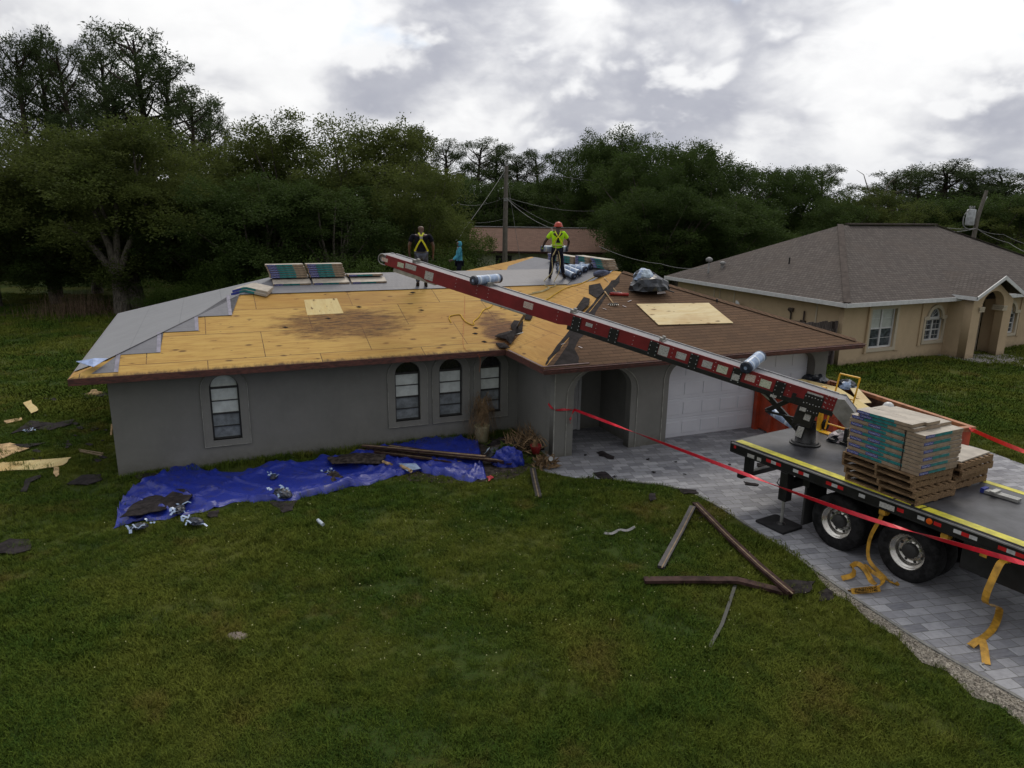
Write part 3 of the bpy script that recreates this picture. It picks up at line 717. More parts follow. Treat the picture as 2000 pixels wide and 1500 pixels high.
NW_ = [(2.05, 3.50, .58, 2.18, 0), (5.36, 6.48, .68, 1.60, 1), (10.32, 11.56, .68, 1.60, 1)]
def nwin_out(w): return rect(w[0], w[1], w[2], w[3]) if not w[4] else [(w[0], w[2]), (w[1], w[2]), (w[1], w[3])] + [((w[0] + w[1]) / 2 + .40 * math.cos(math.pi * k / 12), w[3] + .06 + .42 * math.sin(math.pi * k / 12)) for k in range(13)] + [(w[0], w[3])]
panel('front_wall', [rect(.5, NL_ - .5, -.06, 2.44)] + [nwin_out(w) for w in NW_] + [round_top(8.25, 9.45, -.02, 2.2, .3)], .2, M_TAN, N, .6)
MB().box(.5, .7, .702, ND - .5, -.06, 2.44).box(.702, NL_ - .5, ND - .7, ND - .5, -.06, 2.44).box(NL_ - .7, NL_ - .5, .702, ND - .702, -.06, 2.44).build('side_wall', M_TAN, N)
MB().box(8.1, 9.6, 1.2, 1.25, 0, 2.4).build('entry_back', M_TAN, N)
for w in NW_:
    a, b_, z0, z1, ar = w
    wo = panel('window', [nwin_out(w)] + [rect(a + .07, (a + b_) / 2 - .04, z0 + .07, z1 - .05), rect((a + b_) / 2 + .04, b_ - .07, z0 + .07, z1 - .05)] +
               ([[((a + b_) / 2 + .33 * math.cos(math.pi * k / 12), z1 + .09 + .34 * math.sin(math.pi * k / 12)) for k in range(13)]] if ar else []), .06, M_WHITE, N, .60)
    zmid = (z0 + z1) / 2
    MB().box(a + .07, b_ - .07, .61, .615, z0 + .07, zmid).build('lower_pane', M_GLASSN, wo)
    MB().box(a + .07, b_ - .07, .612, .617, zmid + .002, z1 - .05).build('upper_pane', M_BLINDN if not ar else M_GLASSN, wo)
    if ar: panel('arch_pane', [[((a + b_) / 2 + .34 * math.cos(math.pi * k / 12), z1 + .08 + .35 * math.sin(math.pi * k / 12)) for k in range(13)]], .006, M_GLASSN, wo, .612)
    q = MB()
    MB().box(a + .07, b_ - .07, .58, .609, zmid - .025, zmid + .025).build('meeting_rail', M_WHITE, wo)
    nz = 1
    for zz in ((z0 + zmid) / 2, (z1 + zmid) / 2): MB().box(a + .07, b_ - .07, .600, .609, zz - .007, zz + .007).build('muntin', M_WHITE, wo)
    for k in range(1, 4):
        if ar:
            MB().box(a + (b_ - a) * k / 4 - .006, a + (b_ - a) * k / 4 + .006, .596, .5998, z0 + .07, z1 - .05).build('muntin', M_WHITE, wo)
    if ar:
        cx = (a + b_) / 2
        for an in (35, 65, 90, 115, 145): q.beam((cx, .603, z1 + .1), (cx + .33 * math.cos(rad(an)), .603, z1 + .1 + .33 * math.sin(rad(an))), .012, .01, up=(0, 1, 0))
    if ar: q.build('fan_muntins', M_WHITE, wo)
    # raised stucco trim and shutters-like side bands
    if not ar:
        panel('window_trim', [rect(a - .13, b_ + .13, z0 - .13, z1 + .13), rect(a, b_, z0, z1)], .05, M_TAN2, N, .475)
        MB().box(a - .22, a - .132, .42, .498, z0 - .16, z1 + .12).build('side_band', M_TAN, N); MB().box(b_ + .132, b_ + .40, .45, .498, z0 - .16, z1 + .12).build('side_band', M_TAN, N)
    else:
        cx = (a + b_) / 2
        panel('window_trim', [rect(a - .12, b_ + .12, z0 - .12, z1), rect(a, b_, z0, z1)], .05, M_TAN2, N, .475)
        arc_o = [(cx + .53 * math.cos(math.pi * k / 14), z1 + .06 + .56 * math.sin(math.pi * k / 14)) for k in range(15)]
        arc_i = [(cx + .40 * math.cos(math.pi * k / 14), z1 + .06 + .42 * math.sin(math.pi * k / 14)) for k in range(15)]
        panel('arch_trim', [[(a - .16, z1 + .002), (cx - .40, z1 + .002)] + list(reversed(arc_i)) + [(cx + .40, z1 + .002), (b_ + .16, z1 + .002), (b_ + .16, z1 + .14), (cx + .53, z1 + .14)] + arc_o + [(cx - .53, z1 + .14), (a - .16, z1 + .14)]], .07, M_TAN2, N, .465)
        MB().box(a - .34, a - .17, .45, .498, z0 - .16, 2.40).build('side_band', M_TAN, N); MB().box(b_ + .17, b_ + .40, .45, .498, z0 - .16, 2.40).build('side_band', M_TAN, N)
# entry: two pillars carrying a gabled hood with an arch cut in it
PV = -.55
EX0, EX1, EXC = 6.62, 9.35, 7.98
gab = [(EX0 + .05, 0), (EX0 + .60, 0), (EX0 + .60, 2.14)] + [(EXC + .72 * math.cos(math.pi - math.pi * k / 12), 2.24 + .60 * math.sin(math.pi * k / 12)) for k in range(13)] + [(EX1 - .60, 2.14), (EX1 - .60, 0), (EX1 - .05, 0), (EX1 - .05, 2.45), (EXC, 3.25), (EX0 + .05, 2.45)]
en = panel('entry_front', [gab], .35, M_TAN, N, PV + .17)
for x0, x1 in ((EX0 + .45, EX0 + .78), (EX1 - .78, EX1 - .45)):
    q = MB()
    for k in range(3): q.box(x0 - .02 * k * (1 if x0 < 8 else -1), x1 - .02 * k, PV - .05 - .015 * k, PV + .4, 1.98 + .075 * k, 2.04 + .075 * k)
    q.build('capital', M_TAN2, en)
[MB().box(a_, a_ + .18, PV + .352, .498, 0, 2.44).build('entry_side', M_TAN, N) for a_ in (EX0 + .06, EX1 - .24)]
MB().box(8.28, 9.20, .60, .64, 0, 2.12).build('entry_door', M_TAN2, N)
MB().box(8.18, 8.275, .52, .62, 0, 2.2).build('door_frame', simple('dark_brown', (.06, .04, .03), .7), N)
zg = lambda u, v: 3.48 - abs(u - EXC) * .50
for x0, x1 in ((EX0 - .25, EXC), (EXC, EX1 + .25)):
    slab('entry_roof', [(x0, PV - .30), (x1, PV - .30), (x1, 2.2 if x1 == EXC else .7), (x0, .7 if x1 == EXC else 2.2)], zg, M_NSS, N, .03)
q = MB()
q.beam((EX0 - .25, PV - .32, zg(EX0 - .25, 0) - .06), (EXC, PV - .32, zg(EXC, 0) - .06), .03, .15, up=(0, 1, 0)) if False else None
for x0, x1 in ((EX0 - .27, EXC), (EXC, EX1 + .27)):
    za, zb = zg(x0, 0) - .02, zg(x1, 0) - .02
    q.add([(x0, PV - .34, za - .13), (x1, PV - .34, zb - .13), (x1, PV - .34, zb + .03), (x0, PV - .34, za + .03), (x0, PV - .305, za - .13), (x1, PV - .305, zb - .13), (x1, PV - .305, zb + .03), (x0, PV - .305, za + .03)],
          [(0, 1, 2, 3), (7, 6, 5, 4), (3, 2, 6, 7), (0, 4, 5, 1)])
q.beam((EX0 - .26, PV - .3, zg(EX0 - .26, 0) - .08), (EX0 - .26, .3, zg(EX0 - .26, 0) - .08), .03, .15)
q.build('entry_fascia', M_WFASCIA, N)
MB().box(EX0 - .1, EX1 + .1, PV - .9, .5, -.05, .03).build('entry_step', simple('grey_step', (.30, .28, .28), .9), N)
# roof vents, antenna post, satellite dish, electric meter pipes
def hz2(u): return NE + u * NP
v1 = MB().lathe([(0, .0), (.13, .02), (.15, .10), (.07, .16), (0, .17)], (1.35, 8.6, hz2(1.35) + .12), n=12).lathe([(.09, -.1), (.09, .1)], (1.35, 8.6, hz2(1.35) + .05), n=12).build('roof_vent', M_WIRE, nr, smooth=True)
MB().lathe([(0, .5), (.04, .5), (.04, -.1)], (.75, 8.9, hz2(.75)), n=8).lathe([(0, .52), (.16, .56), (.17, .68), (.06, .76), (0, .77)], (.75, 8.9, hz2(.75)), n=12).build('antenna_post', M_WIRE, nr, smooth=True)
MB().tube([(2.2, 5.2, hz2(2.2) - .1), (2.2, 5.2, hz2(2.2) + .28)], .035, 8).build('vent_pipe', M_BLACK, nr)
MB().tube([(.44, 3.1, 1.2), (.44, 3.1, 1.75), (.40, 3.16, 1.9), (.34, 3.2, 1.92)], .035, 8).tube([(.44, 2.4, 1.1), (.44, 2.4, 1.85), (.42, 2.38, 1.95)], .035, 8).tube([(.44, 2.4, 1.45), (.44, 2.95, 1.45)], .03, 8).box(.40, .48, 2.3, 2.55, 1.35, 1.55).box(.38, .48, 3.0, 3.22, 1.84, 1.98).build('meter_pipes', simple('rusty_pipe', (.09, .07, .06), .7), N)
q = MB()
for vv in (6.6, 7.6, 8.0, 9.5): q.box(.47, .498, vv, vv + .06, 1.4, 2.38)
q.box(.46, .498, 1.78, 1.84, .8, 2.38)
q.build('wall_conduits', M_TAN2, N)
dish = thing('satellite_dish', 'small white satellite dish against the tan house side wall beyond the brown roof edge', 'dish', NM_ @ Vector((.2, 6.2, 0)), NTH + .5)
MB().tube([(0, 0, 0), (0, 0, 1.55)], .03, 8).build('mast', M_WIRE, dish)
prof = [(0, 0)] + [(.3 * k / 6, .10 * (k / 6) ** 2) for k in range(1, 7)]
o = MB().lathe(prof, n=20).build('reflector', M_WHITE, dish, smooth=True, loc=(0, -.05, 1.62), rot=(rad(70), 0, rad(40)))
for k, (vv, nm) in enumerate(((10.6, 'dark globe light under the far eave of the tan house'),)):
    pass

# ------------------------------------------------------------------ timber fence between the houses
fn = thing('timber_fence', 'weathered grey board fence between the brown roofed garage and the tan house', 'fence', NM_ @ Vector((.42, .75, 0)), NTH + rad(178))
q = MB(); r = random.Random(4)
fe = MB()
for k in range(16):
    x0 = .02 + k * .145; h = 1.78 + r.uniform(-.03, .03)
    q.box(x0, x0 + .135, -.012 + r.uniform(-.006, .006), .012, .02, h)
q.build('boards', M_FENCE, fn)
MB().box(0, 2.4, .02, .06, .4, .48).box(0, 2.4, .02, .06, 1.4, 1.48).build('rails', M_FENCE, fn)
for x in (.05, 2.3): MB().box(x, x + .09, .062, .152, 0, 1.8).build('post', M_FENCE, fn)

# ------------------------------------------------------------------ flatbed truck
TO = Vector((4.54, 13.846, 0)); TR = rad(-58.99)
TM = Matrix.Translation(TO) @ Matrix.Rotation(TR, 4, 'Z')
def tw(x, y, z=0): return TM @ Vector((x, y, z))
BZ = 1.38; BL = 9.6; BW = 2.32
T = thing('flatbed_truck', 'black flatbed truck with yellow edge strips and red and white side reflectors', 'truck', TO, TR)
bed = MB().box(.004, BL, .004, BW - .004, BZ - .06, BZ).build('bed', M_DECK, T)
m = MB()
q = MB(); q.box(0, BL, -.03, 0, BZ - .23, BZ - .012); q.build('side_rail', M_BLACK, T, bevel=.008)
MB().box(0, BL, -.048, -.031, BZ - .045, BZ - .02).build('rail_lip', M_RAIL, T); MB().box(0, BL, -.045, -.031, BZ - .225, BZ - .205).build('rail_lip', M_BLACK, T)
MB().box(0, BL, BW, BW + .03, BZ - .23, BZ - .012).build('side_rail', M_BLACK, T, bevel=.008)
MB().box(-.04, -.001, -.03, BW + .03, BZ - .23, BZ - .004).build('rear_rail', M_BLACK, T, bevel=.008)
MB().box(.05, BL, .02, .20, BZ + .001, BZ + .005).build('edge_strip', M_YEL, T); MB().box(.05, BL, BW - .17, BW - .03, BZ + .001, BZ + .005).build('edge_strip', M_YEL, T)
for x, w in ((3.42, .03), (3.74, .05), (3.86, .02)):
    MB().beam((x, .01, BZ + .008), (x + .02, .21, BZ + .008), w, .004).build('rub_mark', M_BLACK, T)
MB().tube([(3.72, .0, BZ + .012), (3.75, .25, BZ + .014), (3.72, .62, BZ + .012), (3.78, .86, BZ + .012)], .013, 6).build('tie_line', M_BLACK, T)
def refl(x, cols, w=.115):
    for k, c in enumerate(cols):
        MB().box(x + k * w, x + (k + 1) * w - .002, -.0345, -.0305, BZ - .155, BZ - .095).build('reflector', M_RREF if c == 'r' else M_WREF, T)
for x, cc in ((.88, 'rwr'), (1.50, 'wrw'), (2.20, 'rwr'), (2.84, 'w'), (3.52, 'r'), (3.86, 'w'), (4.12, 'r'), (4.42, 'wrw'), (5.05, 'rwr'), (5.8, 'wrw')): refl(x, cc)
MB().lathe([(0, -.02), (.045, -.015), (.05, 0)], (4.05, -.031, BZ - .125), axis='y', n=14).build('marker_lamp', M_AMB, T)
MB().box(.06, .12, -.036, -.031, BZ - .13, BZ - .07).build('tail_lamp', M_RREF, T, bevel=.006)
for x, w in ((.42, .17), (.66, .10), (3.22, .26)): MB().box(x, x + w, -.036, -.031, BZ - .19 if x > 3 else BZ - .20, BZ - .10 if x > 3 else BZ - .13).build('data_plate', M_DECAL, T)
for y in (.78, 1.46): MB().box(.1, BL, y, y + .09, .88, 1.14).build('chassis_beam', M_BLACK, T)
for k in range(14): MB().box(.3 + k * .68, .38 + k * .68, .02, BW - .02, BZ - .16, BZ - .062).build('cross_member', M_BLACK, T)
[MB().box(.20, .34, a_, a_ + .14, .74, BZ - .162).build('underride_hanger', M_BLACK, T) for a_ in (.16, BW - .30)]
MB().box(.16, .28, .02, BW - .02, .64, .738).build('underride_bar', M_BLACK, T, bevel=.01)
MB().box(1.70, 1.74, .10, .72, .20, .98).build('mud_flap', M_HUB, T); MB().box(1.66, 1.80, .08, .76, .98, 1.20).build('mud_flap_bracket', M_BLACK, T)
MB().box(4.5, 5.7, .14, .66, .62, 1.10).build('tool_box', M_BLACK, T, bevel=.02); MB().box(6.0, 7.6, .10, .70, .55, 1.05).build('fuel_tank', M_BLACK, T, bevel=.1)
MB().tube([(4.4, .5, .62), (4.7, .5, .5), (4.95, .45, .62)], .05, 8).build('air_hose', M_BLACK, T)
# wheels: dual tyres on two axles
def wheel(x, y, out=-1):
    # y: outer face; out: direction of the outer side
    w = .27
    t_ = [(.295, .0), (.33, -.012), (.42, -.022), (.485, -.01), (.515, .025), (.52, .07), (.52, .20), (.515, .245), (.485, .28), (.42, .29), (.33, .28), (.295, .27)]
    wh = MB().lathe([(r_, y - out * (h)) for r_, h in t_], (x, 0, .515), axis='y', n=40).build('wheel', M_TYRE, T, smooth=True)
    t2 = MB().lathe([(r_, y - out * (h + .33)) for r_, h in t_], (x, 0, .515), axis='y', n=32).build('inner_tyre', M_TYRE, wh, smooth=True)
    for k in range(4):
        pass
    rim = MB().lathe([(.297, y - out * .004), (.305, y + out * .004), (.290, y - out * .006), (.272, y - out * .02), (.262, y - out * .05), (.245, y - out * .055), (.235, y - out * .12), (.215, y - out * .155), (.150, y - out * .165), (.125, y - out * .15)], (x, 0, .515), axis='y', n=40).build('rim', M_RIM, wh, smooth=True)
    MB().lathe([(.125, y - out * .17), (.125, y - out * .07), (.105, y - out * .055), (0, y - out * .05)], (x, 0, .515), axis='y', n=24).build('hub', M_HUB, wh, smooth=True)
    for k in range(8):
        a = 2 * math.pi * (k + .5) / 8
        MB().lathe([(0, y - out * .149), (.024, y - out * .150), (.026, y - out * .16)], (x + .195 * math.cos(a), 0, .515 + .195 * math.sin(a)), axis='y', n=10).build('hand_hole', M_HUB, wh)
    MB().lathe([(.0, y - out * .13), (.0, y - out * .13)], (x, 0, .515), axis='y', n=3)
    q = MB()
    for k in range(10):
        a = 2 * math.pi * k / 10
        q.lathe([(0, y - out * .125), (.012, y - out * .125), (.014, y - out * .152)], (x + .145 * math.cos(a), 0, .515 + .145 * math.sin(a)), axis='y', n=6)
    q.build('wheel_nuts', M_ALU, wh)
    return wh
for x in (2.38, 3.69):
    wheel(x, .14, -1); wheel(x, BW - .14, 1)
    MB().tube([(x, .5, .515), (x, BW - .5, .515)], .07, 10).build('axle', M_HUB, T)
# outrigger leg standing on a pad
leg = MB().box(1.22, 1.40, -.02, .16, .56, BZ - .24).build('outrigger', M_BLACK, T, bevel=.012)
MB().box(1.24, 1.40, .161, 2.1, .80, .95).build('outrigger_beam', M_BLACK, leg); MB().tube([(1.30, .07, .08), (1.30, .07, .56)], .032, 10).build('ram', M_ALU, leg)
MB().tube([(1.16, .05, .95), (1.12, .05, .85), (1.19, .05, .8)], .012, 6).build('hose_loop', M_BLACK, leg)
MB().tube([(1.30, .07, .062), (1.30, .07, .10)], [.09, .05], 14).build('foot', M_BLACK, leg)
p = tw(1.26, .07)
pd = MB().prism(round_top(-.33, .33, -.30, .30, .07)[2:] + [(-.33, -.30), (.33, -.30)], .0, .05).build('outrigger_pad', simple('rubber_pad', (.028, .028, .03), .7, bmp=.2), None, bevel=.012, loc=(p.x, p.y, .014), rot=(0, 0, TR))
tag(pd, 'black square rubber pad under the outrigger foot beside the truck', 'pad')
# winches under the rail with ochre straps
def ribbon(name, pts, width, mat, parent=None, wd=None, thick=.004):
    """strap through pts; wd = width direction at each point (or one for all)"""
    vs = []; n = len(pts)
    for i, p in enumerate(pts):
        p = Vector(p); t = (Vector(pts[min(i + 1, n - 1)]) - Vector(pts[max(i - 1, 0)])).normalized()
        w = Vector(wd[i] if isinstance(wd, list) else wd).normalized(); w = (w - t * w.dot(t)).normalized() * (width / 2)
        nn = t.cross(w).normalized() * thick
        vs += [p - w, p + w, p + w + nn, p - w + nn]
    fs = []
    for i in range(n - 1):
        a, b_ = i * 4, i * 4 + 4
        for k in range(4): fs.append((a + k, a + (k + 1) % 4, b_ + (k + 1) % 4, b_ + k))
    fs += [(3, 2, 1, 0), tuple((n - 1) * 4 + k for k in range(4))]
    return MB().add(vs, fs).build(name, mat, parent)
def smooth_path(pts, n=6):
    P = [Vector(p) for p in pts]; out = []
    for i in range(len(P) - 1):
        p0, p1, p2, p3 = P[max(i - 1, 0)], P[i], P[i + 1], P[min(i + 2, len(P) - 1)]
        for k in range(n):
            t = k / n
            out.append(.5 * ((2 * p1) + (p2 - p0) * t + (2 * p0 - 5 * p1 + 4 * p2 - p3) * t * t + (3 * p1 - p0 - 3 * p2 + p3) * t ** 3))
    out.append(P[-1]); return out
wx = tw(1, 0) - tw(0, 0)
for x in (3.28, 4.30, 4.88, 5.15):
    w_ = MB().box(x - .055, x + .055, -.028, .12, BZ - .32, BZ - .235).tube([(x - .07, .03, BZ - .29), (x + .07, .03, BZ - .29)], .035, 10).build('winch', M_STRAP, T)
    if x in (4.30, 4.88): MB().box(x - .05, x + .05, -.034, -.029, BZ - .36, BZ - .30).build('rolled_strap', M_STRAP, w_)
s1 = ribbon('tie_down_strap', smooth_path([tw(3.28, -.034, BZ - .3), tw(3.22, .06, .95), tw(3.06, .12, .5), tw(3.10, .10, .14), tw(3.40, -.02, .04), tw(3.72, -.14, .03), tw(3.80, -.16, .09)]), .065, M_STRAP, None, wd=tuple(wx))
tag(s1, 'ochre strap hanging from the truck rail between its two rear wheels', 'strap', 'straps of the truck')
GS = [at(x, y) for x, y in ((1948, 1205), (1938, 1232), (1905, 1258), (1895, 1268), (1915, 1262), (1926, 1300))]
s2 = ribbon('tie_down_strap', smooth_path([tw(5.15, -.034, BZ - .3), tw(5.15, -.16, 1.0), tw(5.13, -.3, .5), Vector((GS[0].x, GS[0].y, .16)), Vector((GS[1].x, GS[1].y, .03)), Vector((GS[2].x, GS[2].y, .02)), Vector((GS[3].x, GS[3].y, .06)), Vector((GS[4].x, GS[4].y, .10)), Vector((GS[5].x, GS[5].y, .02))]), .10, M_STRAP, None, wd=tuple(wx))
tag(s2, 'long ochre strap hanging off the truck rail to the pavers near the picture corner', 'strap', 'straps of the truck')
hk = MB().tube([GS[5] + Vector((-.02, .02, .02)), GS[5] + Vector((-.10, -.02, .03)), GS[5] + Vector((-.09, -.12, .02))], .012, 6).build('hook', M_ALU, s2)
# loose strap on the pavers, printed along its flat run
LS = [(1643, 1135), (1664, 1131), (1667, 1115), (1662, 1110), (1674, 1107), (1690, 1122), (1702, 1140), (1708, 1142), (1692, 1122), (1689, 1112), (1705, 1122), (1722, 1134), (1720, 1150), (1690, 1162), (1655, 1156)]
path = []
for i, (x, y) in enumerate(LS): p = at(x, y); path.append(Vector((p.x, p.y, .05 + .025 * math.sin(i * 1.7))))
wds = []
rr = random.Random(5)
for i in range(len(path)):
    t = (path[min(i + 1, len(path) - 1)] - path[max(i - 1, 0)]).normalized(); sd_ = Vector((0, 0, 1)).cross(t); wds.append(sd_ * .75 + Vector((0, 0, .65)))
path_s = smooth_path(path, 4); wds_s = [wds[min(i // 4, len(wds) - 1)] for i in range(len(path_s))]
s3 = ribbon('tie_down_strap', path_s, .085, M_STRAP, None, wd=wds_s)
tag(s3, 'loose tangled ochre strap with black lettering lying on the pavers beside the truck wheel', 'strap', 'straps of the truck')
a, b_ = at(1718, 1156), at(1662, 1161)
dd = (b_ - a).normalized()
fl_ = ribbon('printed_run', [a + Vector((0, 0, .06)), b_ + Vector((0, 0, .05))], .10, M_STRAP, s3, wd=(0, .6, 1))
lt = text_mesh('KINEDYNE', .105, M_INK)
lo = bpy.data.objects.new('lettering', lt); COL.objects.link(lo); adopt(lo, s3)
xd = -dd; zd = Vector((0, -1, .6)); zd = (zd - xd * zd.dot(xd)).normalized(); yd = zd.cross(xd)
lo.matrix_local = Matrix.Translation((a + b_) / 2 + Vector((0, 0, .056)) + zd * .012) @ Matrix((xd, yd, zd)).transposed().to_4x4() @ Matrix.Scale(.8, 4, (1, 0, 0))
MB().tube([at(1733, 1132) + Vector((0, 0, .04)), at(1741, 1138) + Vector((0, 0, .04))], .022, 8).build('ratchet', M_ALU, s3)

# ------------------------------------------------------------------ conveyor: pedestal on the bed, boom over the roof
CA = tw(.82, 1.17, 2.17); CB = at(737, 517, 4.43)
hx = Vector((CB.x - CA.x, CB.y - CA.y, 0)); CL = (CB - CA).length
ch = math.atan2(hx.y, hx.x); cpitch = math.asin((CB.z - CA.z) / CL)
CMat = Matrix.Translation(CA) @ Matrix.Rotation(ch, 4, 'Z') @ Matrix.Rotation(-cpitch, 4, 'Y')
CV = thing('roof_conveyor', 'long red conveyor boom with grey belt rising from the truck bed over the house roof', 'conveyor', CA, 0)
CV.rotation_euler = CMat.to_euler()
CMI = CMat.inverted()
def project(p):
    z = p[2] - CAM_H; dd = p[1] * _cp - z * _sp; up = p[1] * _sp + z * _cp
    X, Y = p[0] / dd, -up / dd; c, s_ = math.cos(ROLL), math.sin(ROLL)
    return 1000 + F_PX * (c * X - s_ * Y), 750 + F_PX * (s_ * X + c * Y)
CWD = .44                                # width over the side panels
def cs(px):                              # distance along the boom of a point seen on its near side
    lo_, hi_ = -2.0, CL + 1
    for _ in range(40):
        mid = (lo_ + hi_) / 2
        if project(CMat @ Vector((mid, CWD / 2, .2)))[0] > px: lo_ = mid
        else: hi_ = mid
    return (lo_ + hi_) / 2
x_tip, x_low = cs(752), cs(1630)
xb = cs(1108)                            # where the black channel starts
def side_poly(y0, y1, mat, nm):
    pts = [(x_low, .10), (xb, .09), (xb + .2, .05), (cs(835), .045), (cs(822), .10), (x_tip, .12), (x_tip, .36), (x_low, .37)]
    n = len(pts); vs = [(x, y0, z) for x, z in pts] + [(x, y1, z) for x, z in pts]
    fs = [tuple(range(n)), tuple(reversed(range(n, 2 * n)))] + [((i + 1) % n, i, i + n, (i + 1) % n + n) for i in range(n)]
    return MB().add(vs, fs).build(nm, mat, CV)
side_poly(CWD / 2 - .02, CWD / 2, M_RED, 'side_panel'); side_poly(-CWD / 2, -CWD / 2 + .02, M_RED, 'side_panel')
MB().box(x_low - .02, xb - .03, CWD / 2 - .06, CWD / 2 + .012, .0, .098).build('channel', M_BLACK, CV, bevel=.006)
MB().box(x_low - .02, xb - .03, -CWD / 2 - .012, -CWD / 2 + .06, .0, .098).build('channel', M_BLACK, CV, bevel=.006)
MB().box(x_low + .05, x_tip - .1, -CWD / 2 + .021, CWD / 2 - .021, .12, .14).build('return_pan', M_BLACK, CV)
MB().box(x_low, x_tip + .03, -CWD / 2 + .022, CWD / 2 - .035, .345, .367).build('belt', M_BELT, CV)
MB().box(x_low, x_tip, CWD / 2 - .033, CWD / 2 + .004, .362, .376).build('near_lip', M_RED, CV); MB().box(x_low, x_tip, -CWD / 2 - .004, -CWD / 2 + .03, .362, .39).build('far_rail', M_RAIL, CV)
# rounded tip guard
hp = [(x_tip - .02, .345)] + [(x_tip + .10 + .13 * math.sin(math.pi * k / 10), .24 + .13 * math.cos(math.pi * k / 10)) for k in range(11)] + [(x_tip - .02, .11)]
for y in (CWD / 2 - .01, -CWD / 2 + .01): MB().tube([(x, y, z) for x, z in hp], .014, 8).build('tip_hoop', M_RAIL, CV, smooth=True)
MB().tube([(x_tip + .1, -CWD / 2 + .03, .27), (x_tip + .1, CWD / 2 - .03, .27)], .11, 14).build('head_roller', M_BELT, CV, smooth=True)
MB().box(cs(850), cs(768), -.18, .18, -.0, .10).build('underside_plate', M_ALU, CV, bevel=.01)
# loading end: grey shroud and sloping belt
sx0 = cs(1630); 
shp = [(sx0, .37), (sx0, .08), (sx0 - .30, -.12), (sx0 - .52, -.06), (sx0 - .46, .14), (sx0 - .12, .40)]
for y0, y1 in ((CWD / 2 - .01, CWD / 2 + .02), (-CWD / 2 - .02, -CWD / 2 + .01)):
    n = len(shp); MB().add([(x, y0, z) for x, z in shp] + [(x, y1, z) for x, z in shp], [tuple(reversed(range(n))), tuple(range(n, 2 * n))] + [(i, (i + 1) % n, (i + 1) % n + n, i + n) for i in range(n)]).build('end_shroud', M_GREYSH, CV)
q = MB(); bp = [(sx0, .365), (sx0 - .14, .37), (sx0 - .46, .13), (sx0 - .50, .02), (sx0 - .45, -.04), (sx0 - .3, -.05)]
q.add([(x, y, z) for x, z in bp for y in (-CWD / 2 + .012, CWD / 2 - .012)], [(2 * i, 2 * i + 1, 2 * i + 3, 2 * i + 2) for i in range(len(bp) - 1)]); q.build('end_belt', M_BELT, CV)
# clamp plates, bolts, decals on the near panel
yp = CWD / 2
def plate(px0, px1, z0=.02, z1=.35, mat=M_BLACK, nm='clamp_plate'):
    a, b_ = cs(px1), cs(px0); o = MB().box(a, b_, yp + .0125, yp + .020, z0, z1).build(nm, mat, CV, bevel=.003); return a, b_, o
for p0, p1 in ((1117, 1134), (1189, 1207), (1267, 1285), (1346, 1363), (1429, 1448), (1512, 1532)):
    a, b_, o = plate(p0, p1)
    q = MB()
    for x in (a + .03, b_ - .03):
        for z in (.07, .16, .25, .34): q.lathe([(0, yp + .026), (.010, yp + .026), (.010, yp + .020)], (x, 0, z), axis='y', n=6)
    q.build('bolts', M_WREF, o)
a, b_, o = plate(1548, 1556, .02, .22); a, b_, o = plate(1571, 1607, -.10, .30); a, b_, o = plate(1556, 1572, .02, .16)
q = MB()
for i_ in range(6):
    for z in (-.04, .10, .24): q.lathe([(0, yp + .026), (.010, yp + .026), (.010, yp + .020)], (cs(1573 + i_ * 6), 0, z + .01 * (i_ % 2)), axis='y', n=6)
q.build('bolts', M_WREF, CV)
def decal(px0, px1, z0, z1, mat=None, extra=0):
    MB().box(cs(px1), cs(px0), yp + .001 + extra, yp + .004 + extra, z0, z1).build('decal', mat or M_DECAL, CV)
decal(745, 757, 0.198, 0.290, M_DECALR); decal(776, 788, 0.180, 0.299, M_DECALG); decal(791, 812, 0.207, 0.334, M_DECAL); decal(830, 846, 0.090, 0.299)
decal(1022, 1040, 0.180, 0.326, M_DECALR); decal(1143, 1156, 0.216, 0.299); decal(1286, 1305, 0.108, 0.326); decal(1320, 1339, 0.153, 0.299); decal(1371, 1390, 0.153, 0.299); decal(1400, 1420, 0.144, 0.299, M_DECALG)
decal(1431, 1445, 0.090, 0.220, M_DECAL, .020); decal(1455, 1474, 0.162, 0.308, M_DECALR); decal(1484, 1505, 0.135, 0.290, M_DECALG); decal(1510, 1522, 0.000, 0.053, M_DECAL, .021)
decal(1573, 1604, 0.270, 0.334, M_DECAL, .002); decal(1570, 1582, -.08, .0, M_DECAL, .021)
q = MB()
for pxx in (890, 931, 953, 1088, 1163, 1236, 1312, 1395, 1480, 1540, 1610):
    for z in (.14, .23, .32): q.lathe([(0, yp + .006), (.008, yp + .006), (.009, yp)], (cs(pxx), 0, z), axis='y', n=6)
for pxx in (1612, 1619, 1625):
    for z in (.13, .22, .31, .37): q.lathe([(0, yp + .006), (.009, yp + .006), (.009, yp)], (cs(pxx), 0, z), axis='y', n=6)
q.build('rivets', M_WREF, CV)
# pusher cleats on the belt
for pxx in (800, 1108, 1282):
    x = cs(pxx)
    MB().box(x - .05, x + .02, -.12, -.03, .368, .46).box(x - .05, x + .02, .05, .13, .368, .45).box(x - .08, x - .051, -.14, .14, .368, .39).build('cleat', M_GREYSH, CV, bevel=.008)
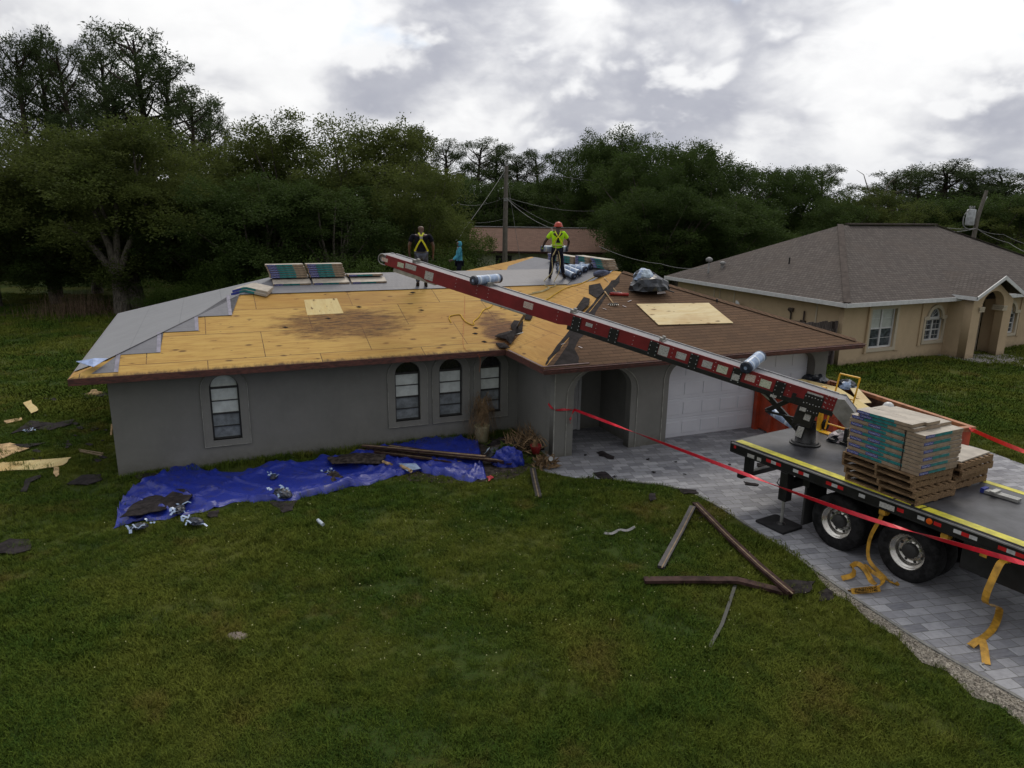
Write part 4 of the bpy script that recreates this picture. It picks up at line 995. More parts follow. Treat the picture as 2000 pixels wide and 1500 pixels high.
# aluminium rail and roof foot
x0, x1 = cs(1030), cs(942)
MB().box(x0, x1, yp - .02, yp + .03, .01, .055).build('roof_rail', M_ALU, CV, bevel=.006)
def on_roof(px, py, lift=0.0):
    o = HI @ Vector((0, 0, CAM_H)); r = HI.to_3x3() @ ray(px, py); t = 5.0
    while t < 60:
        p = o + r * t
        if p.z < zroof(p.x, p.y) : break
        t += .01
    return Vector((p.x, p.y, zroof(p.x, p.y) + lift))
def zroof(u, v):
    a = min(zmain(v), EZ + (u + .6) / 3, EZ + (8.72 - v) / 3); b_ = min(zwl(u), EZ + (18.82 - u) / 3, zwf(v), EZ + (VB - v) / 3)
    return max(a, b_)
fr_ = CMI @ (HM @ on_roof(1010, 641, .03))
MB().beam((x0 + .02, yp, .03), tuple(fr_), .05, .05).build('strut', simple('grey_strut', (.12, .13, .16), .5), CV)
fo = HM @ on_roof(1008, 650, .012)
Rr = (CMI.to_3x3() @ (HM.to_3x3() @ slope_rot(N_MAIN, .3)))
o = MB().box(-.17, .17, -.12, .12, -.01, .012).build('foot_pad', M_BLACK, CV); o.matrix_local = Matrix.Translation(CMI @ fo) @ Rr.to_4x4()
# pedestal
pb = CMI @ tw(.82, 1.17, BZ); cd = (CMI.to_3x3() @ Vector((0, 0, 1))).normalized()
def pp(h, dx=0, dy=0): return CMI @ (tw(.82 + dx, 1.17 + dy, BZ + h))
MB().tube([pp(0), pp(.03), pp(.031), pp(.06)], [.30, .30, .27, .25], 28).build('slew_ring', M_BLACK, CV)
MB().tube([pp(.06), pp(.30), pp(.48)], [.20, .185, .17], 24).build('pedestal', M_BLACK, CV, smooth=True)
MB().box(-.18, .20, -.20, .19, -.42, -.01).build('knuckle', M_BLACK, CV, bevel=.03)
MB().box(-.10, .02, .191, .198, -.55 + .3, -.12).build('decal', M_DECAL, CV)
MB().tube([pp(.16, -.05, -.22), pp(.40, -.08, -.25), pp(.44, .0, -.24)], .02, 6).build('hydraulic_hose', M_HUB, CV)
MB().beam((.95, 0, .02), tuple(pp(.20, -.1, -.02)), .10, .10).build('lift_ram', M_BLACK, CV); MB().tube([(1.02, .07, .02), tuple(pp(.42, -.30, -.1))], .022, 8).build('ram_rod', M_ALU, CV)
MB().beam((.38, 0, .0), (.75, 0, -.38), .09, .09).build('brace', M_BLACK, CV); MB().beam((.10, .1, -.3), (.75, .1, -.36), .04, .04).build('brace', M_BLACK, CV)
MB().box(*(-.06, .06), yp - .02, yp + .01, -.62, -.40).build('data_plate', M_DECAL, CV)
# two control arms behind the pedestal
for dx in (.62, .84):
    MB().tube([tw(.62 + dx, 1.55, BZ) - CA, ], .01) if False else None

# ------------------------------------------------------------------ shingle bundles
LEN, WID, THK = 1.0, .335, .060
TXT = text_mesh('CertainTeed', .045, M_LETTER, .0006)
def bundle_proto():
    b_ = thing('shingle_bundle', '', 'shingle bundle')
    m = MB(); r = random.Random(2)
    nx, ny = 8, 3
    # gently uneven paper wrapped slab
    vs = []; fs = []
    for k, z in ((0, -THK / 2), (1, THK / 2)):
        for j in range(ny + 1):
            for i in range(nx + 1):
                e = .004 if (i in (0, nx) or j in (0, ny)) else 0
                vs.append((-LEN / 2 + LEN * i / nx, -WID / 2 + WID * j / ny, z + (r.uniform(-.002, .002) - e if k else e)))
    idx = lambda k, i, j: k * (nx + 1) * (ny + 1) + j * (nx + 1) + i
    top = []
    for j in range(ny):
        for i in range(nx):
            fs.append((idx(0, i, j), idx(0, i, j + 1), idx(0, i + 1, j + 1), idx(0, i + 1, j)))
            fs.append((idx(1, i, j), idx(1, i + 1, j), idx(1, i + 1, j + 1), idx(1, i, j + 1)))
    for i in range(nx):
        fs.append((idx(0, i, 0), idx(0, i + 1, 0), idx(1, i + 1, 0), idx(1, i, 0))); fs.append((idx(0, i + 1, ny), idx(0, i, ny), idx(1, i, ny), idx(1, i + 1, ny)))
    for j in range(ny):
        fs.append((idx(0, 0, j + 1), idx(0, 0, j), idx(1, 0, j), idx(1, 0, j + 1))); fs.append((idx(0, nx, j), idx(0, nx, j + 1), idx(1, nx, j + 1), idx(1, nx, j)))
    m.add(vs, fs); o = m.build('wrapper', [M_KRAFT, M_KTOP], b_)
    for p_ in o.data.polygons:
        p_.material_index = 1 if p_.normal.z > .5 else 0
    return b_
bp_ = bundle_proto()
def front_print(parent, y, nm, x0, x1, mat, hgt=.046):
    s_ = -1 if y < 0 else 1
    return MB().box(x0, x1, min(y, y + s_ * .0025), max(y, y + s_ * .0025), -hgt / 2, hgt / 2).build(nm, mat, parent)
for yy, sg in ((-WID / 2 - .0005, 1), (WID / 2 + .0005, -1)):
    bl = front_print(bp_, yy, 'blue_print', min(-.47 * sg, -.24 * sg), max(-.47 * sg, -.24 * sg), M_BLUE)
    front_print(bp_, yy, 'teal_print', min(-.235 * sg, .20 * sg), max(-.235 * sg, .20 * sg), M_TEAL)
    lo = bpy.data.objects.new('lettering', TXT); COL.objects.link(lo); adopt(lo, bl)
    lo.matrix_local = Matrix.Translation((-.355 * sg, yy - sg * .0032, 0)) @ Matrix.Rotation(0 if sg > 0 else math.pi, 4, 'Z') @ Matrix.Rotation(math.pi / 2, 4, 'X') @ Matrix.Scale(.86, 4, (1, 0, 0))
first_b = [True]
ORD = ['bottom', 'second', 'third', 'fourth', 'fifth', 'sixth', 'seventh', 'eighth', 'ninth', 'tenth', 'eleventh', 'twelfth', 'thirteenth']
def bundle(Mw, label, group):
    if first_b[0]:
        o = bp_; first_b[0] = False; o['label'] = label; o['group'] = group
    else: o = dup(bp_, (0, 0, 0), (0, 0, 0), label, group)
    loc, q_, sc = Mw.decompose(); o.location = loc; o.rotation_euler = q_.to_euler(); return o
r = random.Random(11)
SM = TM @ Matrix.Translation((2.40, .12, 0)) @ Matrix.Rotation(rad(-4), 4, 'Z')
# pallets under the load
pal = thing('pallet', '', 'pallet')
q = MB()
for k in range(7): q.box(0, 1.32, .0 + k * .158, .09 + k * .158, .105, .122)
q.build('top_deck', M_PALLET, pal)
q = MB()
for k in range(3): q.box(0, 1.32, k * .47, .10 + k * .47, 0, .017)
q.build('bottom_deck', M_PALLET, pal)
for k in range(3): MB().box(.0 + k * .64, .04 + k * .64, 0, 1.04, .018, .104).build('stringer', M_PALLET, pal)
def place(o, Mw):
    loc, q_, sc = Mw.decompose(); o.location = loc; o.rotation_euler = q_.to_euler(); return o
PZ = BZ + .006
pw = ['lowest', 'second', 'third', 'top']
for k in range(4):
    Mp = SM @ Matrix.Translation((-.06 + r.uniform(-.03, .05) + .04 * (3 - k), -.03 + r.uniform(-.02, .03), PZ + .123 * k)) @ Matrix.Rotation(rad(r.uniform(-2, 2)), 4, 'Z')
    lab = '%s wooden pallet of the four under the shingle load on the truck' % pw[k]
    if k == 0: place(pal, Mp); pal['label'] = lab; pal['group'] = 'pallets on the truck'
    else: place(dup(pal, (0, 0, 0), (0, 0, 0), lab, 'pallets on the truck'), Mp)
Z0 = PZ + .123 * 4 + .003
NLAY = 11
for L in range(NLAY):
    z = Z0 + L * .0625 + .031
    w = 'layer %s' % (ORD[L])
    jx = r.uniform(-.012, .012)
    if L % 2 == 0:
        rows = [0] if L < NLAY - 1 else [0, 1, 2]
        for rw_ in rows:
            bundle(SM @ Matrix.Translation((.5 + jx, .17 + rw_ * .337, z)), 'shingle bundle, %s layer of the truck load, %s' % (ORD[L], ['printed long side facing the lawn', 'between two others', 'printed long side facing the dumpster'][rw_]), 'shingle bundles in the load on the truck')
        bundle(SM @ Matrix.Translation((1.175 + jx, .505, z)) @ Matrix.Rotation(math.pi / 2, 4, 'Z'), 'shingle bundle laid crosswise, right end of the %s layer of the truck load' % ORD[L], 'shingle bundles in the load on the truck')
    else:
        for rw_ in (0, 1, 2):
            bundle(SM @ Matrix.Translation((.84 + jx, .17 + rw_ * .337, z)), 'shingle bundle, %s layer of the truck load, shifted right, %s' % (ORD[L], ['on the lawn side', 'middle of three ends', 'on the dumpster side']
                   [rw_]), 'shingle bundles in the load on the truck')
        bundle(SM @ Matrix.Translation((.168 + jx, .505, z)) @ Matrix.Rotation(math.pi / 2, 4, 'Z'), 'shingle bundle laid crosswise, left end of the %s layer of the truck load' % ORD[L], 'shingle bundles in the load on the truck')
zt = Z0 + NLAY * .0625 + .031
for (x, y, dz, a_, lb) in ((.66, .15, 0, 1, 'shingle bundle under the topmost one at the lawn edge of the truck load'), (.66, .50, 0, -1, 'shingle bundle under the second topmost at the middle of the truck load'),
                           (.64, .82, 0, 0, 'shingle bundle at the dumpster edge of the top of the truck load'), (.62, .13, .063, 2, 'topmost pale shingle bundle at the lawn edge of the truck load'),
                           (.66, .47, .063, 1.5, 'topmost pale shingle bundle behind the black seam on the truck load')):
    bundle(SM @ Matrix.Translation((x, y, zt + dz)) @ Matrix.Rotation(rad(a_), 4, 'Z'), lb, 'shingle bundles in the load on the truck')
sb = ribbon('steel_band', [SM @ Vector((1.03, -.006, Z0 - .01)), SM @ Vector((1.03, -.006, zt - .03))], .018, M_BLACK, None, wd=tuple(SM.to_3x3() @ Vector((1, 0, 0))), thick=.003)
tag(sb, 'thin black vertical band holding the shingle load on the truck', 'band')
# pile of empty pallets with a cardboard sheet, behind the load
for k in range(4):
    Mp = TM @ Matrix.Translation((2.42 + r.uniform(-.03, .06), 1.26 + r.uniform(-.03, .03), PZ + .123 * k)) @ Matrix.Rotation(rad(r.uniform(-3, 3)), 4, 'Z')
    place(dup(pal, (0, 0, 0), (0, 0, 0), '%s empty wooden pallet in the pile behind the shingle load' % pw[k], 'empty pallets on the truck'), Mp)
p = TM @ Vector((2.52, 1.28, PZ + .123 * 4 + .004))
cbd = MB().box(0, 1.20, 0, 1.0, 0, .022).build('cardboard_sheet', M_KTOP, None, loc=p, rot=(0, 0, TR + rad(2)))
tag(cbd, 'pale cardboard sheet on top of the empty pallets on the truck bed', 'cardboard')

# bundles on the roof: row along the main ridge
def hmat(u, v, z, Rm): return HM @ Matrix.Translation((u, v, z)) @ Rm.to_4x4()
RS = slope_rot(N_MAIN, 0)
RG = 'shingle bundles on the main ridge'
for (u0, n_up, nm) in ((4.30, 6, 'left'), (5.36, 6, 'middle'), (6.42, 1, 'right')):
    bundle(hmat(u0, 3.52, zmain(3.52) + .05, RS), 'shingle bundle lying flat before the %s stack on the main ridge' % nm, RG)
    for k in range(n_up):
        j = r.uniform(-.012, .012)
        bundle(HM @ Matrix.Translation((u0 - .05 - .018 * k + j, 3.76 + .01 * k, 3.98 + .062 * k)), 'shingle bundle, %s of the %s level stack on the main ridge' % (ORD[k] if n_up > 1 else 'only one', nm), RG)
# draped bundles bent over the hip
def bent_bundle(loc_u, loc_v, lift, label):
    b_ = thing('shingle_bundle', label, 'shingle bundle', HM @ Vector((loc_u, loc_v, 0)), TH, 'bent shingle bundles on the hip')
    n = 12; vs = []; hd_ = rad(38)
    for i in range(n + 1):
        s_ = -.5 + i / n; du, dv = s_ * math.cos(rad(-32)), s_ * math.sin(rad(-32))
        for w in (-WID / 2, WID / 2):
            ou, ov = du - w * math.sin(rad(-32)), dv + w * math.cos(rad(-32))
            z = zroof(loc_u + ou, loc_v + ov) + lift + .035
            vs += [(ou, ov, z), (ou, ov, z + THK)]
    fs = []
    for i in range(n):
        a = i * 4
        fs += [(a, a + 4, a + 5, a + 1), (a + 1, a + 5, a + 7, a + 3), (a + 3, a + 7, a + 6, a + 2), (a + 2, a + 6, a + 4, a)]
    fs += [(0, 1, 3, 2), (n * 4 + 2, n * 4 + 3, n * 4 + 1, n * 4)]
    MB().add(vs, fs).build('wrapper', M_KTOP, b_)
    # printed near side, left half
    for nm, i0, i1, mt in (('blue_print', 0, 3, M_BLUE), ('teal_print', 3, 8, M_TEAL)):
        q = MB()
        for i in range(i0, i1):
            a = i * 4; P = [Vector(vs[a]), Vector(vs[a + 4]), Vector(vs[a + 5]), Vector(vs[a + 1])]
            off = Vector((math.sin(rad(-32)), -math.cos(rad(-32)), 0)) * .004
            q.add([p + off for p in P], [(0, 1, 2, 3)])
        q.build(nm, mt, b_)
    return b_
bent_bundle(3.22, 3.12, .0, 'lower bent shingle bundle draped over the hip beside the stacked ones'); bent_bundle(3.26, 3.14, .064, 'upper bent shingle bundle draped over the hip beside the stacked ones')
# stacks along the wing's ridge
WG = 'shingle bundles on the far ridge'; zr = EZ + 4.9 / 3
for s_i, (v0, n_) in enumerate(((3.15, 5), (4.22, 5), (5.28, 4), (6.34, 4))):
    for k in range(n_):
        j = r.uniform(-.015, .015)
        bundle(HM @ Matrix.Translation((RU - .02 + j, v0 + j + (.05 * (4 - k) if s_i == 0 else 0) * -1, zr + .052 + .062 * k)) @ Matrix.Rotation(rad(-90 + r.uniform(-2, 2)), 4, 'Z'),
               'shingle bundle, %s of the %s stack from the near end of the far ridge' % (ORD[k], ['first', 'second', 'third', 'fourth'][s_i]), WG)

# ------------------------------------------------------------------ rolls of underlayment in blue film
roll_p = thing('underlayment_roll', '', 'roll')
q = MB().lathe([(.0, -.49), (.075, -.49), (.092, -.47), (.095, -.44), (.095, .44), (.092, .47), (.075, .49), (0, .49)], axis='x', n=20).build('film', M_ROLL, roll_p, smooth=True)
for x in (-.30, .02, .33): MB().lathe([(.0955, x - .03), (.0965, x - .028), (.0965, x + .028), (.0955, x + .03)], axis='x', n=20).build('band', M_ROLLBAND, roll_p, smooth=True)
for s_ in (-1, 1): MB().lathe([(.0, s_ * .485), (.055, s_ * .495), (.088, s_ * .493), (.0955, s_ * .47), (.096, s_ * .40)], axis='x', n=20).build('dark_end', M_ROLLEND, roll_p, smooth=True)
roll_first = [True]
def roll(loc, axis, label, group='rolls of underlayment', sc=1.0, fat=1.0):
    x = Vector(axis).normalized(); R3 = x.to_track_quat('X', 'Z').to_euler()
    if roll_first[0]: o = roll_p; roll_first[0] = False; o['label'] = label; o['group'] = group
    else: o = dup(roll_p, (0, 0, 0), (0, 0, 0), label, group)
    o.location = loc; o.rotation_euler = R3; o.scale = (sc, fat, fat); return o
nm7 = ['nearest the man in red helmet', 'second from the man in red helmet', 'third from the man in red helmet', 'third from the ridge bundles', 'second from the ridge bundles', 'nearest the ridge bundles']
for i, (x, y) in enumerate(((1106, 540), (1116, 537), (1127, 532), (1138, 528), (1149, 523), (1160, 518))):
    p = on_roof(x, y, .0); a_ = math.atan2(-1, .28)
    ax = Vector((.32, -1, 0)).normalized(); e1 = p + ax * .38; e2 = p - ax * .38
    z1, z2 = zroof(e1.x, e1.y), zroof(e2.x, e2.y)
    e1.z, e2.z = z1 + .11, z2 + .11
    roll(HM @ ((e1 + e2) / 2), HM.to_3x3() @ (e1 - e2), 'blue roll in the row, %s' % nm7[i], sc=.82)
p = on_roof(1112, 514); e1, e2 = Vector((p.x - .5, p.y + .0, 0)), Vector((p.x + .5, p.y + .55, 0))
e1.z, e2.z = zroof(e1.x, e1.y) + .11, zroof(e2.x, e2.y) + .11
roll(HM @ ((e1 + e2) / 2), HM.to_3x3() @ (e2 - e1), 'blue roll lying crosswise at the upper ends of the row of rolls on the roof')
for pxx, ang, lb in ((936, 66, 'blue roll riding up the conveyor belt beside the ridge'), (1458, 88, 'blue roll standing across the lower conveyor belt before the garage door')):
    x = cs(pxx); M3 = CMat.to_3x3()
    if pxx == 936: roll(CMat @ Vector((x, -.02, .49)), M3 @ Vector((-.25, -1, .05)), lb, sc=.95, fat=1.2)
    else: roll(CMat @ Vector((x, -.02, .51)), M3 @ Vector((-.22, -1, .30)), lb, sc=.70, fat=1.35)
    MB().box(x + (.10 if pxx > 1000 else -.16), x + (.14 if pxx > 1000 else -.12), -.13, .13, .368, .46).build('cleat', M_GREYSH, CV)
roll(at_depth(1538, 823, 15.1), at_depth(1566, 842, 14.75) - at_depth(1510, 806, 15.4), 'blue roll leaning behind the black conveyor pedestal on the truck bed')
# ------------------------------------------------------------------ people
def skin_mesh(name, V, E, Rd, root=0, sub=2, mat=None, parent=None):
    me = bpy.data.meshes.new(name); me.from_pydata([tuple(v) for v in V], E, [])
    o = bpy.data.objects.new(name, me); COL.objects.link(o)
    sk = o.modifiers.new('skin', 'SKIN'); sk.use_smooth_shade = True
    for i, r_ in enumerate(Rd):
        rx, ry = r_ if isinstance(r_, (tuple, list)) else (r_, r_)
        me.skin_vertices[0].data[i].radius = (rx, ry); me.skin_vertices[0].data[i].use_root = (i == root)
    if sub: ss = o.modifiers.new('sub', 'SUBSURF'); ss.levels = sub; ss.render_levels = sub
    m2 = bpy.data.meshes.new_from_object(o.evaluated_get(bpy.context.evaluated_depsgraph_get()))
    bpy.data.objects.remove(o); m2.name = name
    m2.materials.clear(); m2.materials.append(mat)
    m2.polygons.foreach_set('use_smooth', [True] * len(m2.polygons))
    o = bpy.data.objects.new(name, m2); COL.objects.link(o); adopt(o, parent); return o
JT = dict(pelvis=(0, 0, .95), spine=(0, .0, 1.14), chest=(0, 0, 1.34), neck=(0, .0, 1.50), skull=(0, .015, 1.60), crown=(0, .02, 1.69),
          shl=(-.19, 0, 1.44), ell=(-.25, -.02, 1.15), wrl=(-.26, .05, .90), hal=(-.26, .08, .82), shr=(.19, 0, 1.44), elr=(.25, -.02, 1.15), wrr=(.26, .05, .90), har=(.26, .08, .82),
          hil=(-.09, 0, .90), knl=(-.10, .03, .50), anl=(-.11, -.01, .09), tol=(-.13, .15, .035), hir=(.09, 0, .90), knr=(.10, .03, .50), anr=(.11, -.01, .09), tor=(.13, .15, .035))
def person(label, loc, rz, J, shirt, trousers, skin_c, boots, long_sleeve=False, long_trousers=True, hood=None, group=None, sc=1.0):
    j = {k: Vector(v) for k, v in {**JT, **J}.items()}
    P = thing('person', label, 'person', loc, rz, group); P.scale = (sc, sc, sc)
    keys = ['pelvis', 'spine', 'chest', 'neck', 'skull', 'crown', 'shl', 'ell', 'wrl', 'hal', 'shr', 'elr', 'wrr', 'har', 'hil', 'knl', 'anl', 'tol', 'hir', 'knr', 'anr', 'tor']
    rd = [.13, .12, .14, .052, .078, .070, .06, .045, .028, .032, .06, .045, .028, .032, .085, .058, .04, .035, .085, .058, .04, .035]
    V = [j[k] for k in keys]; ix = {k: i for i, k in enumerate(keys)}
    E = [(0, 1), (1, 2), (2, 3), (3, 4), (4, 5), (2, 6), (6, 7), (7, 8), (8, 9), (2, 10), (10, 11), (11, 12), (12, 13), (0, 14), (14, 15), (15, 16), (16, 17), (0, 18), (18, 19), (19, 20), (20, 21)]
    V.append(j['skull'] + Vector((0, .085, -.01))); E.append((4, len(V) - 1)); rd.append(.018)        # nose
    for s_ in (-1, 1):
        V.append(j['skull'] + Vector((s_ * .083, 0, .0))); E.append((4, len(V) - 1)); rd.append(.017)   # ears
    for hnd, wr in (('hal', 'wrl'), ('har', 'wrr')):
        dirn = (j[hnd] - j[wr]).normalized(); side = dirn.cross(Vector((0, 1, .01))).normalized(); fwd = side.cross(dirn)
        for k in range(4):
            b0 = j[hnd] + side * 0 + fwd * ((k - 1.5) * .021) + dirn * .03
            L = [.055, .07, .066, .052][k]
            V.append(b0 + dirn * L * .5 + side * .006); E.append((ix[hnd], len(V) - 1)); rd.append(.0095)
            V.append(b0 + dirn * L + side * .024); E.append((len(V) - 2, len(V) - 1)); rd.append(.008)
        V.append(j[hnd] + fwd * .045 + dirn * .01 + side * .01); E.append((ix[hnd], len(V) - 1)); rd.append(.011)
    rd2 = [((r_ * 1.15, r_ * .78) if i < 3 else r_) for i, r_ in enumerate(rd)]
    body = skin_mesh('body', V, E, rd2, 0, 2, skin_c, P)
    # face
    sk_ = j['skull']
    for s_ in (-1, 1): MB().lathe([(0, .012), (.010, .006), (.012, 0)], (sk_.x + s_ * .032, sk_.y + .073, sk_.z + .012), axis='y', n=8).build('eye', M_BLACK, body)
    MB().box(sk_.x - .022, sk_.x + .022, sk_.y + .072, sk_.y + .080, sk_.z - .050, sk_.z - .042).build('mouth', simple('lips', (.12, .05, .045)), body)
    ks = ['pelvis', 'spine', 'chest', 'shl', 'shr', 'ell', 'elr', 'wrl', 'wrr']
    top = [j['pelvis'] + Vector((0, 0, -.02)), j['spine'], j['chest'], j['chest'] + (j['neck'] - j['chest']) * .55, j['shl'], j['shl'].lerp(j['ell'], .72), j['shr'], j['shr'].lerp(j['elr'], .72)]
    Es = [(0, 1), (1, 2), (2, 3), (2, 4), (4, 5), (2, 6), (6, 7)]
    Rs = [(.178, .125), (.165, .12), (.185, .135), (.09, .085), .082, .072, .082, .072]
    if long_sleeve:
        top += [j['ell'], j['wrl'], j['elr'], j['wrr']]; Es += [(5, 8), (8, 9), (7, 10), (10, 11)]; Rs += [.060, .045, .060, .045]
    skin_mesh('shirt', top, Es, Rs, 1, 2, shirt, P)
    leg_ = [j['pelvis'] + Vector((0, 0, .01)), j['hil'], j['knl'], j['anl'] + Vector((0, 0, .05)), j['hir'], j['knr'], j['anr'] + Vector((0, 0, .05))]
    El = [(0, 1), (0, 4), (1, 2), (4, 5)]; Rl = [(.165, .125), .105, .078, .062, .105, .078, .062]
    if long_trousers: El += [(2, 3), (5, 6)]
    else: leg_[2] = j['hil'].lerp(j['knl'], .9); leg_[5] = j['hir'].lerp(j['knr'], .9); leg_.pop(6); leg_.pop(3); El = [(0, 1), (0, 3), (1, 2), (3, 4)]; Rl = [(.165, .125), .105, .088, .105, .088]
    skin_mesh('trousers', leg_, El, Rl, 0, 2, trousers, P)
    for a_, t_ in (('anl', 'tol'), ('anr', 'tor')):
        skin_mesh('boot', [j[a_] + Vector((0, 0, .07)), j[a_] + Vector((0, 0, -.03)), j[t_]], [(0, 1), (1, 2)], [.055, .052, .045], 1, 2, boots, P)
    return P, j
SK1 = simple('skin_brown', (.105, .055, .036), .5); SK2 = simple('skin_dark', (.052, .028, .020), .5)
NAVY = simple('navy_cotton', (.010, .011, .020), .85, var=.3, bmp=.6, bs=9); DENIM = simple('grey_denim', (.085, .095, .125), .85, var=.3); DKTR = simple('dark_trousers', (.012, .014, .028), .8, var=.2)
HIVIS = simple('bright_yellow_green_cloth', (.42, .78, .02), .75, var=.12, bmp=.7, bs=8); BOOT = simple('work_boots', (.03, .025, .022), .7); AQUA = simple('light_blue_cloth', (.07, .31, .42), .8, var=.2, bmp=.7, bs=8)
HARN = simple('yellow_webbing', (.68, .70, .03), .6); BRIM = simple('red_helmet', (.48, .04, .015), .35); WHT = simple('white_helmet', (.65, .66, .66), .35)
# man in navy with the yellow harness, facing away
f1 = HM @ on_roof(824, 562)
P1, j1 = person('bald man in navy shirt and yellow harness seen from behind beyond the conveyor tip', f1, rad(8),
                dict(shl=(-.235, 0, 1.44), shr=(.235, 0, 1.44), ell=(-.33, -.02, 1.17), elr=(.33, -.02, 1.17), wrl=(-.33, .06, .94), wrr=(.33, .06, .94), hal=(-.32, .08, .86), har=(.32, .08, .86), skull=(0, .03, 1.61), crown=(0, .03, 1.70), hil=(-.10, 0, .90), hir=(.10, 0, .90)),
                NAVY, DENIM, SK1, BOOT, sc=1.03)
def strap_on(P, pts, w, mat, nm='harness_strap'): return ribbon(nm, smooth_path(pts, 4), w, mat, P, wd=(1, 0, 0))
for s_ in (-1, 1):
    strap_on(P1, [(s_ * .07, -.085, 1.52), (0, -.175, 1.40), (-s_ * .0, -.18, 1.36), (s_ * .10, -.17, 1.20), (s_ * .185, -.11, 1.02)], .045, HARN)
MB().box(-.04, .04, -.20, -.185, 1.36, 1.43).build('back_ring', M_ALU, P1); MB().box(-.19, .19, -.135, .135, .965, 1.005).build('tool_belt', M_STRAP if False else simple('belt_leather', (.04, .035, .03)), P1, bevel=.03)
# man in the bright yellow-green shirt and red helmet, carrying a roll across his front
f2a = HM @ on_roof(1070, 549); f2b = HM @ on_roof(1103, 543); f2 = (f2a + f2b) / 2; f2.z = min(f2a.z, f2b.z)
P2, j2 = person('man in bright yellow green shirt and red helmet holding a roll, seen from behind', f2, rad(2),
                dict(anl=(-.20, -.05, .09 + f2a.z - f2.z), tol=(-.25, .08, .035 + f2a.z - f2.z), knl=(-.15, .03, .50), anr=(.22, .06, .09 + f2b.z - f2.z), tor=(.30, .18, .035 + f2b.z - f2.z), knr=(.15, .08, .52), hil=(-.095, 0, .92), hir=(.095, 0, .92),
                     ell=(-.37, .02, 1.20), wrl=(-.44, .16, 1.00), hal=(-.45, .22, .95), elr=(.36, .02, 1.20), wrr=(.34, .18, 1.03), har=(.32, .24, .99), skull=(.02, .05, 1.60), crown=(.02, .06, 1.68)),
                HIVIS, DKTR, SK2, BOOT, sc=1.02)
def helmet(P, j, mat, off=(0, 0, 0)):
    c = j['crown'] + Vector(off)
    h = MB().lathe([(.135, -.035), (.128, -.02), (.118, .02), (.095, .065), (.055, .095), (0, .105)], tuple(c), n=20).build('helmet', mat, P, smooth=True)
    MB().lathe([(.118, -.04), (.15, -.042), (.15, -.032), (.118, -.03)], tuple(c + Vector((0, .01, 0))), n=20).build('brim', mat, h, smooth=True)
helmet(P2, j2, BRIM)
for s_ in (-1, 1): skin_mesh('glove', [j2['wrl' if s_ < 0 else 'wrr'], j2['hal' if s_ < 0 else 'har'], j2['hal' if s_ < 0 else 'har'] + Vector((0, .03, -.06))], [(0, 1), (1, 2)], [.042, .048, .035], 1, 1, HIVIS if s_ < 0 else simple('grey_glove', (.10, .12, .16)), P2)
MB().prism([(-.07, 1.16), (.07, 1.16), (.05, 1.22), (.025, 1.26), (.05, 1.31), (.035, 1.37), (-.03, 1.38), (-.05, 1.32), (-.02, 1.27), (-.055, 1.22)], .186, .192).build('back_print', M_INK, P2, rot=(math.pi / 2, 0, 0))
for s_ in (-1, 1): strap_on(P2, [(s_ * .09, -.09, 1.51), (s_ * .03, -.185, 1.38), (-s_ * .09, -.185, 1.24), (-s_ * .16, -.13, 1.06)], .03, HARN) 
MB().box(-.20, .20, -.15, .15, 1.06, 1.10).build('shirt_band', simple('silver_band', (.45, .55, .15), .4), P2, bevel=.04)
MB().tube([(0, -.16, 1.36), (-.07, -.20, 1.18), (-.06, -.17, .98), (-.12, -.18, .8)], .012, 6).build('lanyard', M_PALEROPE, P2)
P2m = Matrix.LocRotScale(f2, Euler((0, 0, rad(2))), Vector((1.02,) * 3))
roll(P2m @ Vector((-.07, .27, .96)), (1, .1, .0), 'blue roll carried at the waist by the man in the bright yellow green shirt', sc=.88)
# hooded man beyond the ridge
p3 = at_depth(897, 470, 23.5)
P3, j3 = person('man in light blue hooded top standing beyond the main ridge, facing left', (p3.x, p3.y, p3.z - 1.78 * .86 + .05), rad(98),
                dict(ell=(-.24, .08, 1.16), wrl=(-.22, .25, 1.02), hal=(-.21, .32, 1.0), elr=(.24, .06, 1.15), wrr=(.22, .22, 1.0), har=(.21, .29, .97)), AQUA, NAVY, SK1, BOOT, long_sleeve=True, sc=.86)
skin_mesh('hood', [j3['neck'] + Vector((0, -.02, -.02)), j3['skull'] + Vector((0, -.03, .0)), j3['crown'] + Vector((0, -.02, .02))], [(0, 1), (1, 2)], [.085, (.105, .11), .085], 0, 2, AQUA, P3)
# loader behind the stack, white helmet
p4 = at_depth(1742, 786, 15.55)
P4, j4 = person('worker in white helmet and yellow green shirt mostly hidden behind the truck load', (p4.x, p4.y, p4.z - 1.78), rad(70), dict(skull=(0, .05, 1.60), crown=(0, .06, 1.67)), HIVIS, DKTR, SK1, BOOT)
helmet(P4, j4, WHT)
P4.location.z = 0.012; 
